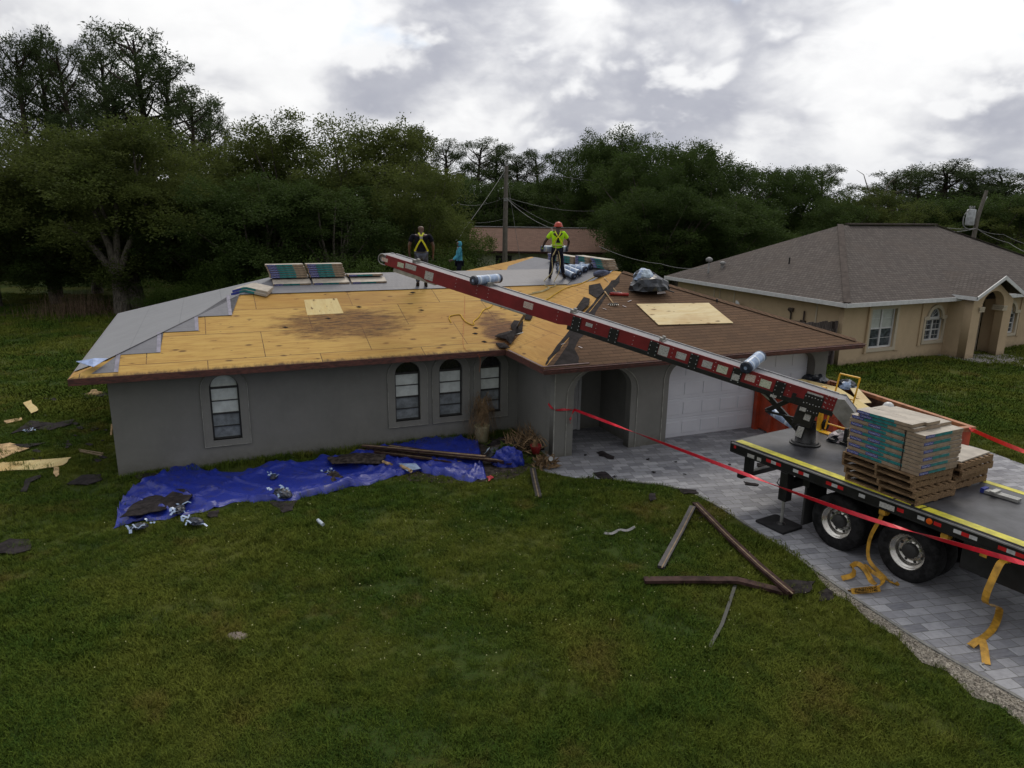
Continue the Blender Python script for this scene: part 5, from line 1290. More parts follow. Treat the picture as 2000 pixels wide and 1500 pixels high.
# safety ropes
def rope(name, pts, r_, mat, label, cat='rope', group=None, n=5):
    o = MB().tube(smooth_path(pts, n), r_, 6).build(name, mat, None, smooth=True); tag(o, label, cat, group); return o
def rp(x, y, l=.02): return HM @ on_roof(x, y, l)
waist = P2m @ Vector((-.05, -.17, .96)); 
rope('safety_rope', [waist, P2m @ Vector((-.17, -.22, .72)), P2m @ Vector((-.16, -.22, .3)), rp(1062, 551), rp(1064, 558), rp(1072, 562), rp(1070, 566), rp(1058, 571), rp(1040, 575), rp(1032, 576)], .014, M_PALEROPE, 'pale safety rope hanging from the waist of the man with the red helmet', group='ropes on the roof')
rope('safety_rope', [P2m @ Vector((.02, -.18, .92)), P2m @ Vector((.08, -.2, .6)), P2m @ Vector((.04, -.22, .25)), rp(1082, 552), rp(1086, 557), rp(1080, 561), rp(1072, 563), rp(1060, 569), rp(1040, 573)], .014, M_PALEROPE, 'second pale safety rope looping past the boots of the man with the red helmet', group='ropes on the roof')
rope('safety_rope', [rp(1164, 541), rp(1150, 548), rp(1130, 557), rp(1105, 564), rp(1085, 575), rp(1075, 582), rp(1062, 590)], .014, M_ROPE, 'yellow rope running from the blue tool bag down to the conveyor belt', group='ropes on the roof')
rope('safety_rope', [rp(881, 631), rp(877, 622), rp(882, 618), rp(898, 616), rp(903, 622), rp(910, 630), rp(922, 636), rp(926, 634), rp(925, 629), rp(934, 622), rp(944, 607), rp(956, 602), rp(966, 592), rp(975, 588)], .014, M_ROPE, 'yellow rope curling over bare plywood left of the conveyor', group='ropes on the roof')
rope('safety_rope', [rp(978, 603), rp(985, 598), rp(992, 602), rp(1000, 606), rp(1008, 601), rp(1020, 592)], .014, M_ROPE, 'short yellow rope end just below the conveyor rail', group='ropes on the roof')
rope('chalk_cord', [rp(908, 580), rp(907, 620), rp(906, 680), HM @ Vector((9.05 - .75, -.62, EZ - .1)), HM @ Vector((8.3, -.64, 1.9))], .004, M_ORCORD, 'thin orange cord hanging over the eave between two windows', 'cord')

# ------------------------------------------------------------------ things lying on the roof
def flat_scrap(pts, zf, mat, label, cat, name, group=None, thick=.012, lift=.01, curl=.0, seed=0):
    r_ = random.Random(seed); top = [Vector((p.x, p.y, zf(p.x, p.y) + lift + r_.uniform(0, curl))) for p in pts]; n = len(top)
    c = sum(top, Vector()) / n; c.z += curl * .4
    vs = top + [c] + [p - Vector((0, 0, thick)) for p in top + [c]]; fs = []
    for i in range(n):
        k = (i + 1) % n
        fs += [(i, k, n), (k + n + 1, i + n + 1, 2 * n + 1), (k, i, i + n + 1, k + n + 1)]
    base = c.copy(); base.z -= lift
    me = MB().add([tuple(v - base) for v in vs], fs).build(name, mat, None); me.location = HM @ base; me.rotation_euler = (0, 0, TH)
    # consistent facing
    bm = bmesh.new(); bm.from_mesh(me.data); bmesh.ops.recalc_face_normals(bm, faces=bm.faces); bm.to_mesh(me.data); bm.free()
    return tag(me, label, cat, group)
def sh_pts(lst): return [on_roof(x, y) for x, y in lst]
zf_ = lambda u, v: zroof(u, v)
flat_scrap(sh_pts([(1243, 596), (1384, 594), (1432, 633), (1286, 637)]), lambda u, v: zwf(v), M_PLYNEW, 'fresh pale plywood sheet lying on the brown shingles', 'plywood', 'plywood_sheet', lift=.035)
SC = 'felt scraps on the roof'
flat_scrap(sh_pts([(974, 655), (1003, 653), (1008, 658), (998, 677), (988, 668), (966, 662)]), zf_, M_SCRAP, 'big torn flap of black felt in the roof valley', 'felt', 'felt_scrap', SC, lift=.03, curl=.10, seed=1)
flat_scrap(sh_pts([(1004, 630), (1022, 632), (1020, 650), (1004, 655), (997, 640)]), zf_, M_OLDFELT, 'black felt piece under the conveyor foot in the valley', 'felt', 'felt_scrap', SC, lift=.02, curl=.05, seed=2)
flat_scrap(sh_pts([(1028, 613), (1042, 616), (1036, 628), (1024, 626)]), zf_, M_OLDFELT, 'small black felt piece up the valley beyond the conveyor foot', 'felt', 'felt_scrap', SC, lift=.02, curl=.05, seed=3)
flat_scrap(sh_pts([(968, 672), (985, 671), (996, 682), (975, 681)]), zf_, M_SCRAP, 'torn felt piece at the bottom of the valley on the eave', 'felt', 'felt_scrap', SC, lift=.02, curl=.05, seed=4)
flat_scrap(sh_pts([(1128, 618), (1150, 600), (1152, 588), (1140, 585), (1125, 606)]), zf_, M_OLDFELT, 'dark felt tatters along the hip above the conveyor', 'felt', 'felt_scrap', SC, lift=.02, curl=.06, seed=5)
flat_scrap(sh_pts([(1150, 560), (1172, 556), (1180, 572), (1166, 584), (1150, 574)]), zf_, M_OLDFELT, 'dark felt patch left beside the green handled tool', 'felt', 'felt_scrap', SC, lift=.02, curl=.03, seed=6)
for i, (x, y) in enumerate(((928, 641), (927, 652), (945, 668), (768 + 37, 572), (822, 606), (700, 600), (556, 640), (640, 622))):
    flat_scrap([on_roof(x + dx, y + dy) for dx, dy in ((-5, 0), (1, -1.2), (7, .4), (2, 1.6))], zf_, M_SCRAP,
               'tiny dark scrap on bare plywood, ' + ['right end of yellow rope', 'just below the yellow rope', 'above the middle window', 'below the navy shirted man', 'left of the curled rope', 'right of the pale patch', 'over the left stain', 'on the middle stain'][i], 'scrap', 'shingle_scrap', 'tiny scraps on the plywood', thick=.003, lift=.006, curl=.012, seed=i)
# red tube, long handled tools, bag of tear-off, blue tool bag
a, b_ = on_roof(1187, 577), on_roof(1231, 579)
o = MB().tube([(-.28, 0, 0), (.28, 0, 0)], .045, 14).build('red_tube', simple('red_plastic', (.32, .02, .015), .4), None, smooth=True, loc=HM @ ((a + b_) / 2 + Vector((0, 0, .05))), rot=((HM.to_3x3() @ (b_ - a)).to_track_quat('X', 'Z').to_euler()))
tag(o, 'dark red tube lying on the brown shingles', 'tube')
def tool(label, p0, p1, headc, cat='shovel'):
    a, b_ = HM @ on_roof(*p0, .04), HM @ on_roof(*p1, .04)
    t_ = thing('roofing_tool', label, cat, a, 0); L = b_ - a
    MB().tube([(0, 0, 0), tuple(L)], .016, 8).build('handle', M_WOODB, t_)
    e = L.normalized(); s_ = e.cross(Vector((0, 0, 1))).normalized()
    q = MB(); q.beam(tuple(L - s_ * .12), tuple(L + s_ * .12), .10, .02); q.build('head', headc, t_)
    for k in range(5): MB().beam(tuple(L + s_ * (k - 2) * .055), tuple(L + s_ * (k - 2) * .055 + e * .10), .02, .008).build('tooth', M_ALU, t_)
tool('long wooden handled shingle fork lying above the pale plywood sheet', (1181, 572), (1198, 596), M_HUB)
tool('second long wooden handle reaching from the blue bag over the felt', (1180, 545), (1204, 573), M_HUB)
tb = HM @ on_roof(1176, 540, .0)
bg_ = thing('tool_bag', 'flat blue grey tool bag on the plywood beside the row of rolls', 'bag', tb, TH)
skin_mesh('bag', [(-.32, 0, .06), (0, 0, .10), (.34, .06, .07)], [(0, 1), (1, 2)], [(.08, .09), (.10, .13), (.05, .07)], 1, 2, simple('slate_cloth', (.10, .12, .19), .8, var=.3), bg_)
MB().tube(smooth_path([(.3, .05, .12), (.5, .2, .16), (.62, .25, .13), (.75, .1, .06)]), .012, 6).build('strap', M_ROLLBAND, bg_)
MB().beam((.28, .1, .10), (.6, .3, .12), .09, .03).build('pouch', M_WREF, bg_)
def crumple(name, center, size, mats, seed, parent=None, sub=3):
    bm = bmesh.new(); bmesh.ops.create_icosphere(bm, subdivisions=sub, radius=1)
    r_ = random.Random(seed); ph = [Vector((r_.uniform(-1, 1), r_.uniform(-1, 1), r_.uniform(-1, 1))).normalized() for _ in range(18)]
    am = [r_.uniform(.05, .16) for _ in range(18)]
    for v in bm.verts:
        dsp = sum(a_ * abs(math.sin(7 * v.co.dot(p_) + i)) for i, (p_, a_) in enumerate(zip(ph, am)))
        v.co *= .55 + dsp * .38
        v.co = Vector((v.co.x * size[0], v.co.y * size[1], max(-size[2] * .05, v.co.z * size[2])))
    me = bpy.data.meshes.new(name)
    nm_ = len(mats)
    for f in bm.faces:
        c = f.calc_center_median(); f.material_index = int((math.sin(c.x / size[0] * 4 + seed) + math.cos(c.y / size[1] * 5) + c.z / size[2] * 1.2 + 2) * .5) % nm_
    bm.to_mesh(me); bm.free()
    for m_ in mats: me.materials.append(m_)
    o = bpy.data.objects.new(name, me); COL.objects.link(o); adopt(o, parent); o.location = center; return o
M_BAGD = simple('black_plastic', (.02, .025, .035), .3, var=.4); M_BAGL = simple('pale_plastic', (.42, .52, .62), .35, var=.25); M_PALEW = simple('white_plastic', (.60, .54, .56), .4)
hp_ = HM @ on_roof(1268, 572)
hb = thing('rubbish_heap', 'heap of crumpled dark and white wrapping on the brown roof corner', 'rubbish', hp_, TH)
crumple('dark_wrap', (0, 0, .1), (.60, .42, .42), [M_BAGD, M_BAGD, M_ROLLEND], 3, hb); crumple('pale_wrap', (-.15, .1, .40), (.34, .30, .30), [M_BAGL, M_ROLL, M_BAGD], 5, hb)
q = MB().add([(.10, -.28, .30), (.42, -.22, .0), (.05, -.34, .0), (.20, -.16, .42)], [(0, 2, 1), (0, 1, 3)]).build('white_sheet', M_PALEW, hb)
MB().add([(-.05, .1, .66), (.18, .05, .58), (.14, .2, .44), (-.2, .2, .52)], [(0, 1, 2, 3)]).build('white_sheet', M_PALEW, hb)
MB().tube(smooth_path([(.42, -.1, .3), (.5, -.2, .1), (.62, -.35, .03)]), .02, 6).build('hose', M_HUB, hb)
for i, (x, y) in enumerate(((1232, 553), (1243, 562), (1096, 674), (1130, 678), (1187, 596), (1177, 603), (1226, 590), (1216, 598))):
    a, b_ = on_roof(x, y, .012), on_roof(x + 7, y + (3 if i % 2 else -2), .02)
    o = MB().beam(tuple(HM @ a), tuple(HM @ b_), .03, .006).build('paper_strip', M_PALEW); tag(o, 'small white strip on the roof, ' + ['left of the rubbish heap', 'just right of the blue bag strap', 'on felt near the low hip corner', 'second one near the low hip corner', 'at the tip of the shingle fork', 'just under the shingle fork', 'right of the red tube', 'between tube and plywood sheet'][i], 'paper', 'white strips on the roof')
a = on_roof(1545, 0 + 662, .015)

# ------------------------------------------------------------------ dumpster, hand truck
DO = Vector((6.90, 19.05, 0)); DR = rad(-72.5)
D = thing('dumpster', 'orange open dumpster full of tear off standing between the truck and the tan house lawn', 'dumpster', DO, DR)
DLn, DWd, DH = 4.5, 2.3, 1.28
MB().box(0, DLn, 0, .05, .06, DH - .1).build('side_wall', M_ORANGE, D); MB().box(0, DLn, DWd - .05, DWd, .06, DH - .1).build('side_wall', M_ORANGE, D)
MB().box(0, .05, .051, DWd - .051, .06, DH - .1).build('end_wall', M_ORANGE, D); MB().box(DLn - .05, DLn, .051, DWd - .051, .06, DH - .1).build('end_wall', M_ORANGE, D)
MB().box(.05, DLn - .05, .05, DWd - .05, .06, .10).build('floor', M_DINN, D)
MB().box(.052, DLn - .052, DWd - .06, DWd - .051, .1, DH - .1).box(DLn - .06, DLn - .051, .06, DWd - .06, .1, DH - .1).build('rusty_lining', M_DINN, D)
for nm, b4 in (('top_rail', (-.06, DLn + .06, -.06, .07)), ('top_rail', (-.06, DLn + .06, DWd - .07, DWd + .06)), ('top_rail', (-.06, .07, .071, DWd - .071)), ('top_rail', (DLn - .07, DLn + .06, .071, DWd - .071))):
    MB().box(*b4, DH - .099, DH).build(nm, M_DRIM if b4[3] > 1 and b4[2] > 0 else M_ORANGE, D, bevel=.01)
for k in range(7): MB().prism([(.5 + k * .6, -.09), (.62 + k * .6, -.09), (.62 + k * .6, -.001), (.5 + k * .6, -.001)], .08, DH - .1).build('rib', M_ORANGE, D)
for y in (-.12, .32, 1.7, DWd - .06): MB().box(-.14, -.001, y, y + .16, .0, DH - .1).build('end_post', M_ORANGE, D, bevel=.01)
def dw(x, y, z): return DO + Matrix.Rotation(DR, 3, 'Z') @ Vector((x, y, z))
def board(name, label, cat, pts3, thick, mat, group=None):
    P_ = [Vector(p) for p in pts3]; c = sum(P_, Vector()) / len(P_); nn = (P_[1] - P_[0]).cross(P_[2] - P_[1]).normalized()
    if nn.z < 0: nn = -nn
    n = len(P_); vs = [tuple(p - c) for p in P_] + [tuple(p - c - nn * thick) for p in P_]
    fs = [tuple(range(n)), tuple(reversed(range(n, 2 * n)))] + [((i + 1) % n, i, i + n, (i + 1) % n + n) for i in range(n)]
    o = MB().add(vs, fs).build(name, mat, None, loc=c)
    bm = bmesh.new(); bm.from_mesh(o.data); bmesh.ops.recalc_face_normals(bm, faces=bm.faces); bm.to_mesh(o.data); bm.free()
    return tag(o, label, cat, group)
crm = crumple('tear_off_heap', tuple(dw(1.9, 1.1, .55)), (2.2, 1.2, .50), [M_SCRAP, M_OLDFELT, M_SOIL], 8, None, 4); crm.rotation_euler = (0, 0, DR)
tag(crm, 'dark heap of torn shingles inside the orange dumpster', 'rubble')
board('plywood_sheet', 'large used plywood sheet slumped over the near half of the dumpster', 'plywood', [at_depth(1538, 743, 18.6), at_depth(1566, 740, 19.0), at_depth(1636, 756, 18.2), at_depth(1700, 796, 16.6), at_depth(1650, 800, 16.2), at_depth(1575, 770, 17.2)], .015, M_PLYPATCH, 'plywood in the dumpster')
board('plywood_sheet', 'narrow plywood strip propped across the far rim of the dumpster', 'plywood', [at_depth(1652, 745, 18.9), at_depth(1666, 747, 18.9), at_depth(1702, 786, 17.3), at_depth(1680, 788, 17.2)], .015, M_PLYNEW, 'plywood in the dumpster')
o = crumple('wrapping_ball', tuple(at_depth(1652, 756, 18.6)), (.28, .25, .22), [M_ROLL, M_BAGD, M_BAGL], 12); tag(o, 'ball of blue and white wrapping behind the yellow hand truck', 'wrapping')
o = crumple('black_bag', tuple(at_depth(1590, 745, 19.8)), (.38, .3, .24), [M_BAGD], 15); tag(o, 'black bag on the far rim of the dumpster', 'bag')
hb0 = tw(.55, 2.20, BZ + .0)
HT = thing('hand_truck', 'tall yellow hand truck leaning at the far edge of the truck bed', 'hand truck', tw(.50, 2.24, BZ + .008), TR)
MB().tube([(0, 0, .04), (.02, .25, 1.08)], .018, 8).build('upright', M_YPOST, HT); MB().tube([(.46, 0, .04), (.48, .25, 1.08)], .018, 8).build('upright', M_YPOST, HT)
MB().tube([(.02, .25, 1.08), (.48, .25, 1.08)], .018, 8).build('top_bar', M_YPOST, HT)
for z in (.15, .40, .68): MB().tube([(z * .02, .24 * z, z), (.46 + .02 * z, .24 * z, z)], .015, 8).build('crossbar', M_YPOST, HT)
MB().box(-.02, .48, -.18, .0, .0, .015).build('toe_plate', M_YPOST, HT); HT.scale = (1, 1, 1.15)
for x in (-.06, .52): MB().tube([(x - .03, .09, .10), (x + .03, .09, .10)], .10, 16).build('wheel', M_TYRE, HT)
o = MB().box(-.045, .045, -.035, .035, 0, .95).build('stake_post', M_YPOST, None, loc=tw(.36, 2.24, BZ + .006), rot=(0, 0, TR)); tag(o, 'thick yellow stake post at the far edge of the truck bed', 'post', 'yellow stake posts')
o = MB().box(-.045, .045, -.035, .035, 0, .55).build('stake_post', M_YPOST, None, loc=tw(1.45, 2.24, BZ + .006), rot=(0, 0, TR)); tag(o, 'shorter yellow stake post beside the shingle load', 'post', 'yellow stake posts')
ctl = thing('valve_bank', 'black control levers on the truck bed between pedestal and shingle load', 'controls', tw(1.28, 1.86, BZ + .004), TR)
MB().box(-.10, .42, -.1, .1, 0, .06).build('base', M_BLACK, ctl, bevel=.01)
for k, x in enumerate((-.02, .16, .34)): MB().box(x - .035, x + .035, -.06, .06, .06, .34).build('valve', M_HUB, ctl, bevel=.01); 
for x in (.07, .25): MB().tube([(x, .0, .06), (x, -.04, .22)], .015, 6).build('lever', M_ALU, ctl)
o = crumple('rag_pile', tuple(tw(1.08, 1.98, BZ + .02)), (.30, .2, .2), [M_BAGD, M_PALEW, M_BAGD], 21); tag(o, 'dark rag and white paper on the bed beside the control levers', 'rag')
o = thing('ratchet_pile', 'silver load binders with a blue end lying at the far side of the truck bed', 'load binder', tw(4.02, 1.72, BZ + .006), TR)
for k in range(3): MB().beam((0, -.05 * k, .03 + .0 * k), (.5, -.05 * k + .03, .035), .035, .05).build('bar', M_ALU, o)
MB().box(-.06, .0, -.12, .04, 0, .08).build('blue_end', M_BLUE, o); MB().box(.1, .18, -.16, .06, .061, .09).build('clamp', M_ALU, o)

# ------------------------------------------------------------------ tarp and debris along the front wall
def tarp_mesh():
    top = [(226, 1030), (236, 985), (262, 962), (322, 938), (338, 912), (368, 908), (400, 920), (470, 925), (520, 912), (580, 906), (640, 897), (700, 890), (770, 872), (830, 862), (895, 858), (935, 868)]
    bot = [(224, 1031), (262, 1022), (300, 1018), (372, 1007), (425, 992), (470, 981), (520, 981), (570, 981), (620, 968), (680, 956), (735, 944), (775, 930), (815, 922), (870, 932), (925, 944), (950, 935)]
    def samp(l, t):
        f = t * (len(l) - 1); i = min(int(f), len(l) - 2); f -= i
        return (l[i][0] * (1 - f) + l[i + 1][0] * f, l[i][1] * (1 - f) + l[i + 1][1] * f)
    NU, NV = 170, 36; vs = []; r_ = random.Random(3)
    for i in range(NU + 1):
        a = at(*samp(top, i / NU)); b_ = at(*samp(bot, i / NU))
        for j in range(NV + 1):
            t = j / NV; p = a.lerp(b_, t)
            jx = .04 * math.sin(p.x * 9 + 2 * t) + .03 * math.sin(p.x * 23)
            e = min(t, 1 - t) * 2
            w1 = (1 - abs(math.sin(p.x * 1.3 + p.y * 2.6 + 1.9 * math.sin(p.y * 1.3 + p.x * .6)))) ** 4; w2 = (1 - abs(math.sin(p.x * 3.1 - p.y * 1.7 + 2.7 * math.sin(p.x * .9 + 1)))) ** 6; w3 = (1 - abs(math.sin(-p.x * 1.1 + p.y * 5 + 3.1 * math.sin(p.x * 1.1)))) ** 5
            z = .025 + .10 * w1 + .09 * w2 + .07 * w3 + .03 * (1 + math.sin(p.x * 2.1) * math.sin(p.y * 3))
            if j in (0, NV): z = .012 + .04 * w1
            if i in (0, NU): z = .012
            vs.append((p.x, p.y + jx * (1 if j in (0, NV) else .2), z + .05 * math.exp(-((i / NU - .17) / .05) ** 2) * (1 - t) * 3))
    fs = [(i * (NV + 1) + j, i * (NV + 1) + j + 1, (i + 1) * (NV + 1) + j + 1, (i + 1) * (NV + 1) + j) for i in range(NU) for j in range(NV)]
    o = MB().add(vs, fs).build('tarp', M_TARP, None, smooth=True)
    return tag(o, 'long crumpled blue tarp spread on the grass along the grey front wall', 'tarp')
tarp_mesh()
def ground_scrap(pts, mat, label, cat, name, group=None, thick=.012, lift=.03, curl=.05, seed=0):
    r_ = random.Random(seed); P_ = []
    for i, (x, y) in enumerate(pts):
        p = at(x, y); P_.append(Vector((p.x, p.y, lift + r_.uniform(0, curl))))
    # roughen the outline
    Q = []
    for i, p in enumerate(P_):
        q2 = P_[(i + 1) % len(P_)]; Q += [p, p.lerp(q2, .35) + Vector((r_.uniform(-.03, .03), r_.uniform(-.03, .03), 0)), p.lerp(q2, .7) + Vector((r_.uniform(-.03, .03), r_.uniform(-.03, .03), 0))]
    c = sum(Q, Vector()) / len(Q); c.z += curl * .5; n = len(Q); base = Vector((c.x, c.y, 0))
    vs = [p - base for p in Q] + [c - base] + [p - base - Vector((0, 0, thick)) for p in Q] + [c - base - Vector((0, 0, thick))]
    fs = []
    for i in range(n):
        k = (i + 1) % n; fs += [(i, k, n), (k + n + 1, i + n + 1, 2 * n + 1), (k, i, i + n + 1, k + n + 1)]
    o = MB().add(vs, fs).build(name, mat, None, loc=base)
    bm = bmesh.new(); bm.from_mesh(o.data); bmesh.ops.recalc_face_normals(bm, faces=bm.faces); bm.to_mesh(o.data); bm.free()
    return tag(o, label, cat, group)
GS_ = 'shingle scraps on the lawn'
LS_ = [([(236, 1028), (262, 1000), (300, 975), (330, 985), (345, 968), (362, 968), (378, 982), (360, 1000), (330, 1006), (280, 1020)], 'big dark shingle sheet on the left end of the blue tarp', .10),
       ([(130, 948), (160, 933), (198, 931), (200, 940), (172, 951)], 'dark shingle sheet in the grass left of the house corner', .04),
       ([(0, 1068), (20, 1058), (56, 1056), (60, 1076), (30, 1088), (0, 1086)], 'dark shingle sheet in the grass at the far left edge', .04),
       ([(20, 850), (60, 825), (110, 830), (145, 822), (140, 832), (100, 842), (60, 840)], 'long ragged dark scraps below the upright yellow board', .05),
       ([(40, 962), (50, 938), (80, 930), (78, 936), (56, 944), (52, 964)], 'small dark scrap below the broad pale board', .03),
       ([(20, 872), (60, 870), (90, 868), (55, 878)], 'dark scrap lying across the pale broken sheet', .03),
       ([(160, 772), (205, 768), (212, 774), (170, 780)], 'dark scrap just below the house eave at left', .03),
       ([(525, 983), (582, 980), (572, 1000), (552, 1004)], 'dark triangular scrap at the lower tarp edge', .02),
       ([(405, 1003), (428, 999), (425, 1012), (410, 1014)], 'small dark scrap beside the blue and white wrapper', .02),
       ([(262, 934), (285, 926), (322, 925), (320, 936), (290, 948)], 'dark debris at the foot of the house corner', .06),
       ([(640, 905), (700, 895), (755, 900), (745, 915), (690, 920), (650, 922)], 'brown shingle heap on the middle of the tarp', .12),
       ([(628, 936), (655, 930), (672, 944), (650, 952)], 'dark scrap on the tarp right of the crumpled wrapper', .06),
       ([(1158, 926), (1182, 924), (1198, 938), (1175, 938)], 'dark square scrap on the driveway edge by the lawn', .02),
       ([(1165, 886), (1177, 884), (1200, 895), (1198, 900), (1170, 892)], 'black strip on the driveway before the porch arch', .03),
       ([(1478, 906), (1498, 908), (1496, 915), (1480, 914)], 'small dark scrap on the driveway left of the truck', .02),
       ([(1452, 943), (1482, 948), (1480, 951), (1455, 948)], 'thin dark scrap on the driveway below the truck tail', .01),
       ([(1322, 957), (1360, 960), (1365, 966), (1335, 968)], 'dark scrap at the lawn edge above the broken boards', .03),
       ([(1530, 1137), (1592, 1140), (1580, 1162), (1548, 1165)], 'dark felt piece at the meeting point of the long brown boards', .03),
       ([(1598, 1160), (1615, 1153), (1628, 1160), (1622, 1176), (1600, 1178)], 'small black felt piece between boards and gravel', .03),
       ([(1268, 968), (1280, 966), (1282, 978), (1270, 982)], 'tiny black scrap in the grass above the broken boards', .02)]
for i, (p_, l_, c__) in enumerate(LS_): ground_scrap(p_, M_SCRAP if i not in (10, 11) else M_SOIL, l_, 'shingle scrap', 'shingle_scrap', GS_, curl=c__, seed=i, lift=.03 if i not in (0, 10, 11) else .10)
r_ = random.Random(77)
for i in range(46):       # small crumbs
    if i < 26: x, y = r_.uniform(60, 215), r_.uniform(770, 905); wh = 'left of the house corner'
    elif i < 36: x, y = r_.uniform(960, 1065), r_.uniform(855, 915); wh = 'below the windows'
    else: x, y = r_.uniform(1120, 1440), r_.uniform(890, 940); wh = 'on the driveway'
    s_ = r_.uniform(2, 6) * (1.6 if i < 26 else .8)
    ground_scrap([(x - s_, y), (x, y - s_ * .4), (x + s_, y + s_ * .1), (x + s_ * .3, y + s_ * .4)], M_SCRAP if i % 4 else M_OLDFELT, 'small dark shingle crumb among the many %s' % wh, 'shingle scrap', 'shingle_scrap', 'crumbs ' + wh, curl=.02, seed=100 + i, thick=.008)
WGp = 'wood scraps on the left lawn'
ground_scrap([(46, 793), (62, 788), (76, 808), (62, 814)], M_PLYPATCH, 'short yellow board standing in the grass at left', 'board', 'wood_scrap', WGp, curl=.02, lift=.1, seed=1)
ground_scrap([(8, 824), (42, 818), (44, 822), (12, 829)], M_WOODB, 'short pale stick left of the yellow board', 'board', 'wood_scrap', WGp, curl=.01, seed=2)
ground_scrap([(-30, 874), (20, 868), (58, 878), (30, 888), (0, 900), (-30, 902)], M_WOODB, 'pale broken sheet at the left picture edge', 'board', 'wood_scrap', WGp, curl=.03, seed=3)
ground_scrap([(-40, 910), (60, 903), (140, 897), (124, 912), (70, 921), (-40, 925)], M_PLYPATCH, 'broad pale pointed board at the left picture edge', 'board', 'wood_scrap', WGp, curl=.02, lift=.05, seed=4)
ground_scrap([(104, 912), (112, 910), (116, 930), (110, 934)], M_WOODB, 'small splinter hanging under the pointed board', 'board', 'wood_scrap', WGp, curl=.01, seed=5)
for k, (p, q2) in enumerate((((154, 878), (202, 886)), ((156, 881), (200, 890)))):
    a, b_ = at(*p, .03), at(*q2, .03); o = MB().beam(tuple(a), tuple(b_), .03, .03).build('thin_stick', M_RAW); tag(o, '%s of two thin sticks side by side in the grass' % ['upper', 'lower'][k], 'stick', 'sticks in the grass')
a, b_ = at(217, 850, .02), at(219, 828, .30); o = MB().beam(tuple(a), tuple(b_), .05, .02).build('thin_stick', M_WOODB); tag(o, 'short pale board leaning behind the house corner', 'stick', 'sticks in the grass')
hat = MB().lathe([(0, .12), (.08, .11), (.11, .04), (.24, .0), (.23, -.01)], tuple(at(184, 768, .06)), n=16).build('straw_hat', M_WOODB, None, smooth=True); tag(hat, 'pale curled scrap like a hat on the grass below the eave', 'scrap')
# crumpled film wrappers
def wrapper(x, y, s, label, seed, z=.04, m=None):
    o = thing('film_wrapper', label, 'wrapper', at(x, y, z), seed, 'crumpled wrappers')
    r2 = random.Random(seed); q = MB()
    for k in range(7):
        cx, cy = r2.uniform(-s, s), r2.uniform(-s * .7, s * .7); a_ = r2.uniform(0, 6.28); L_ = s * r2.uniform(.4, .9); w_ = s * r2.uniform(.06, .14)
        P_ = [(cx + math.cos(a_) * t * L_ - math.sin(a_) * w_ * e, cy + math.sin(a_) * t * L_ + math.cos(a_) * w_ * e, .03 + abs(math.sin(t * 3 + k)) * s * .28) for t in (0, .33, .66, 1) for e in (-1, 1)]
        q.add(P_, [(0, 2, 3, 1), (2, 4, 5, 3), (4, 6, 7, 5)])
    q.build('torn_film', M_ROLL, o); crumple('dark_film', (0, 0, 0), (s * .8, s * .5, s * .4), [M_BAGD, M_ROLLEND, M_BAGD, M_ROLL], seed, o, 3)
    return o
for i, (x, y, s_, lb) in enumerate(((350, 997, .22, 'blue and white wrapper on the big shingle sheet of the tarp'), (382, 1020, .22, 'blue and white wrapper in the grass below the tarp edge'), (272, 1030, .20, 'dark wrapper in the grass at the left tarp tip'),
                                     (535, 932, .16, 'small pale wrapper on the middle of the tarp'), (552, 966, .30, 'long dark and white wrapper near the lower tarp edge'), (642, 924, .15, 'small white wrapper beside the shingle heap on the tarp'), (60, 842, .13, 'tiny blue wrapper among the scraps on the left lawn'))):
    wrapper(x, y, s_, lb, 30 + i, z=.09)
o = MB().add([tuple(at(778, 905, .12)), tuple(at(812, 905, .2)), tuple(at(822, 915, .1)), tuple(at(795, 920, .12))], [(0, 3, 2, 1)]).build('blue_sheet', M_ROLL); tag(o, 'pale blue torn film piece on the tarp before the pile of boards', 'film')
for k, (p, q2, lb) in enumerate((((748, 902), (765, 908), 'short pale cardboard tube on the tarp'), ((783, 910), (803, 920), 'second cardboard tube beside the pale blue film'))):
    a, b_ = at(*p, .12), at(*q2, .12); o = MB().tube([a, b_], .04, 10).build('cardboard_tube', M_WOODB, None, smooth=True); tag(o, lb, 'tube', 'cardboard tubes')
o = MB().tube([at(621, 1016, .05), at(631, 1025, .05)], .035, 10).build('can', M_ROLLBAND, None, smooth=True); tag(o, 'small pale can lying in the grass below the tarp', 'can')
o = ground_scrap([(950, 937), (958, 933), (964, 937), (953, 943)], simple('red_paper', (.45, .03, .04), .5), 'small red and white carton in the grass below the blue bag', 'carton', 'carton', curl=.05)
# fascia boards piled on the tarp, before the windows
BG = 'old brown boards piled on the tarp'
for k, (p, q2, z1, z2, lb) in enumerate((((708, 870), (948, 892), .22, .28, 'uppermost long brown board on the pile below the windows'), ((716, 876), (985, 900), .14, .16, 'middle long brown board on the pile below the windows'), ((700, 878), (900, 903), .10, .10, 'lowest brown board on the pile below the windows'), ((760, 871), (1000, 905), .20, .10, 'brown board with raw pale edge on the pile below the windows'))):
    a, b_ = at(*p, z1), at(*q2, z2); t_ = thing('old_board', lb, 'board', a, 0, BG); L = b_ - a
    MB().beam((0, 0, 0), tuple(L), .16, .028).build('board', M_BRBOARD, t_); MB().beam((0, 0, .016), tuple(L + Vector((0, 0, .016))), .05, .004).build('raw_edge', M_RAW, t_)
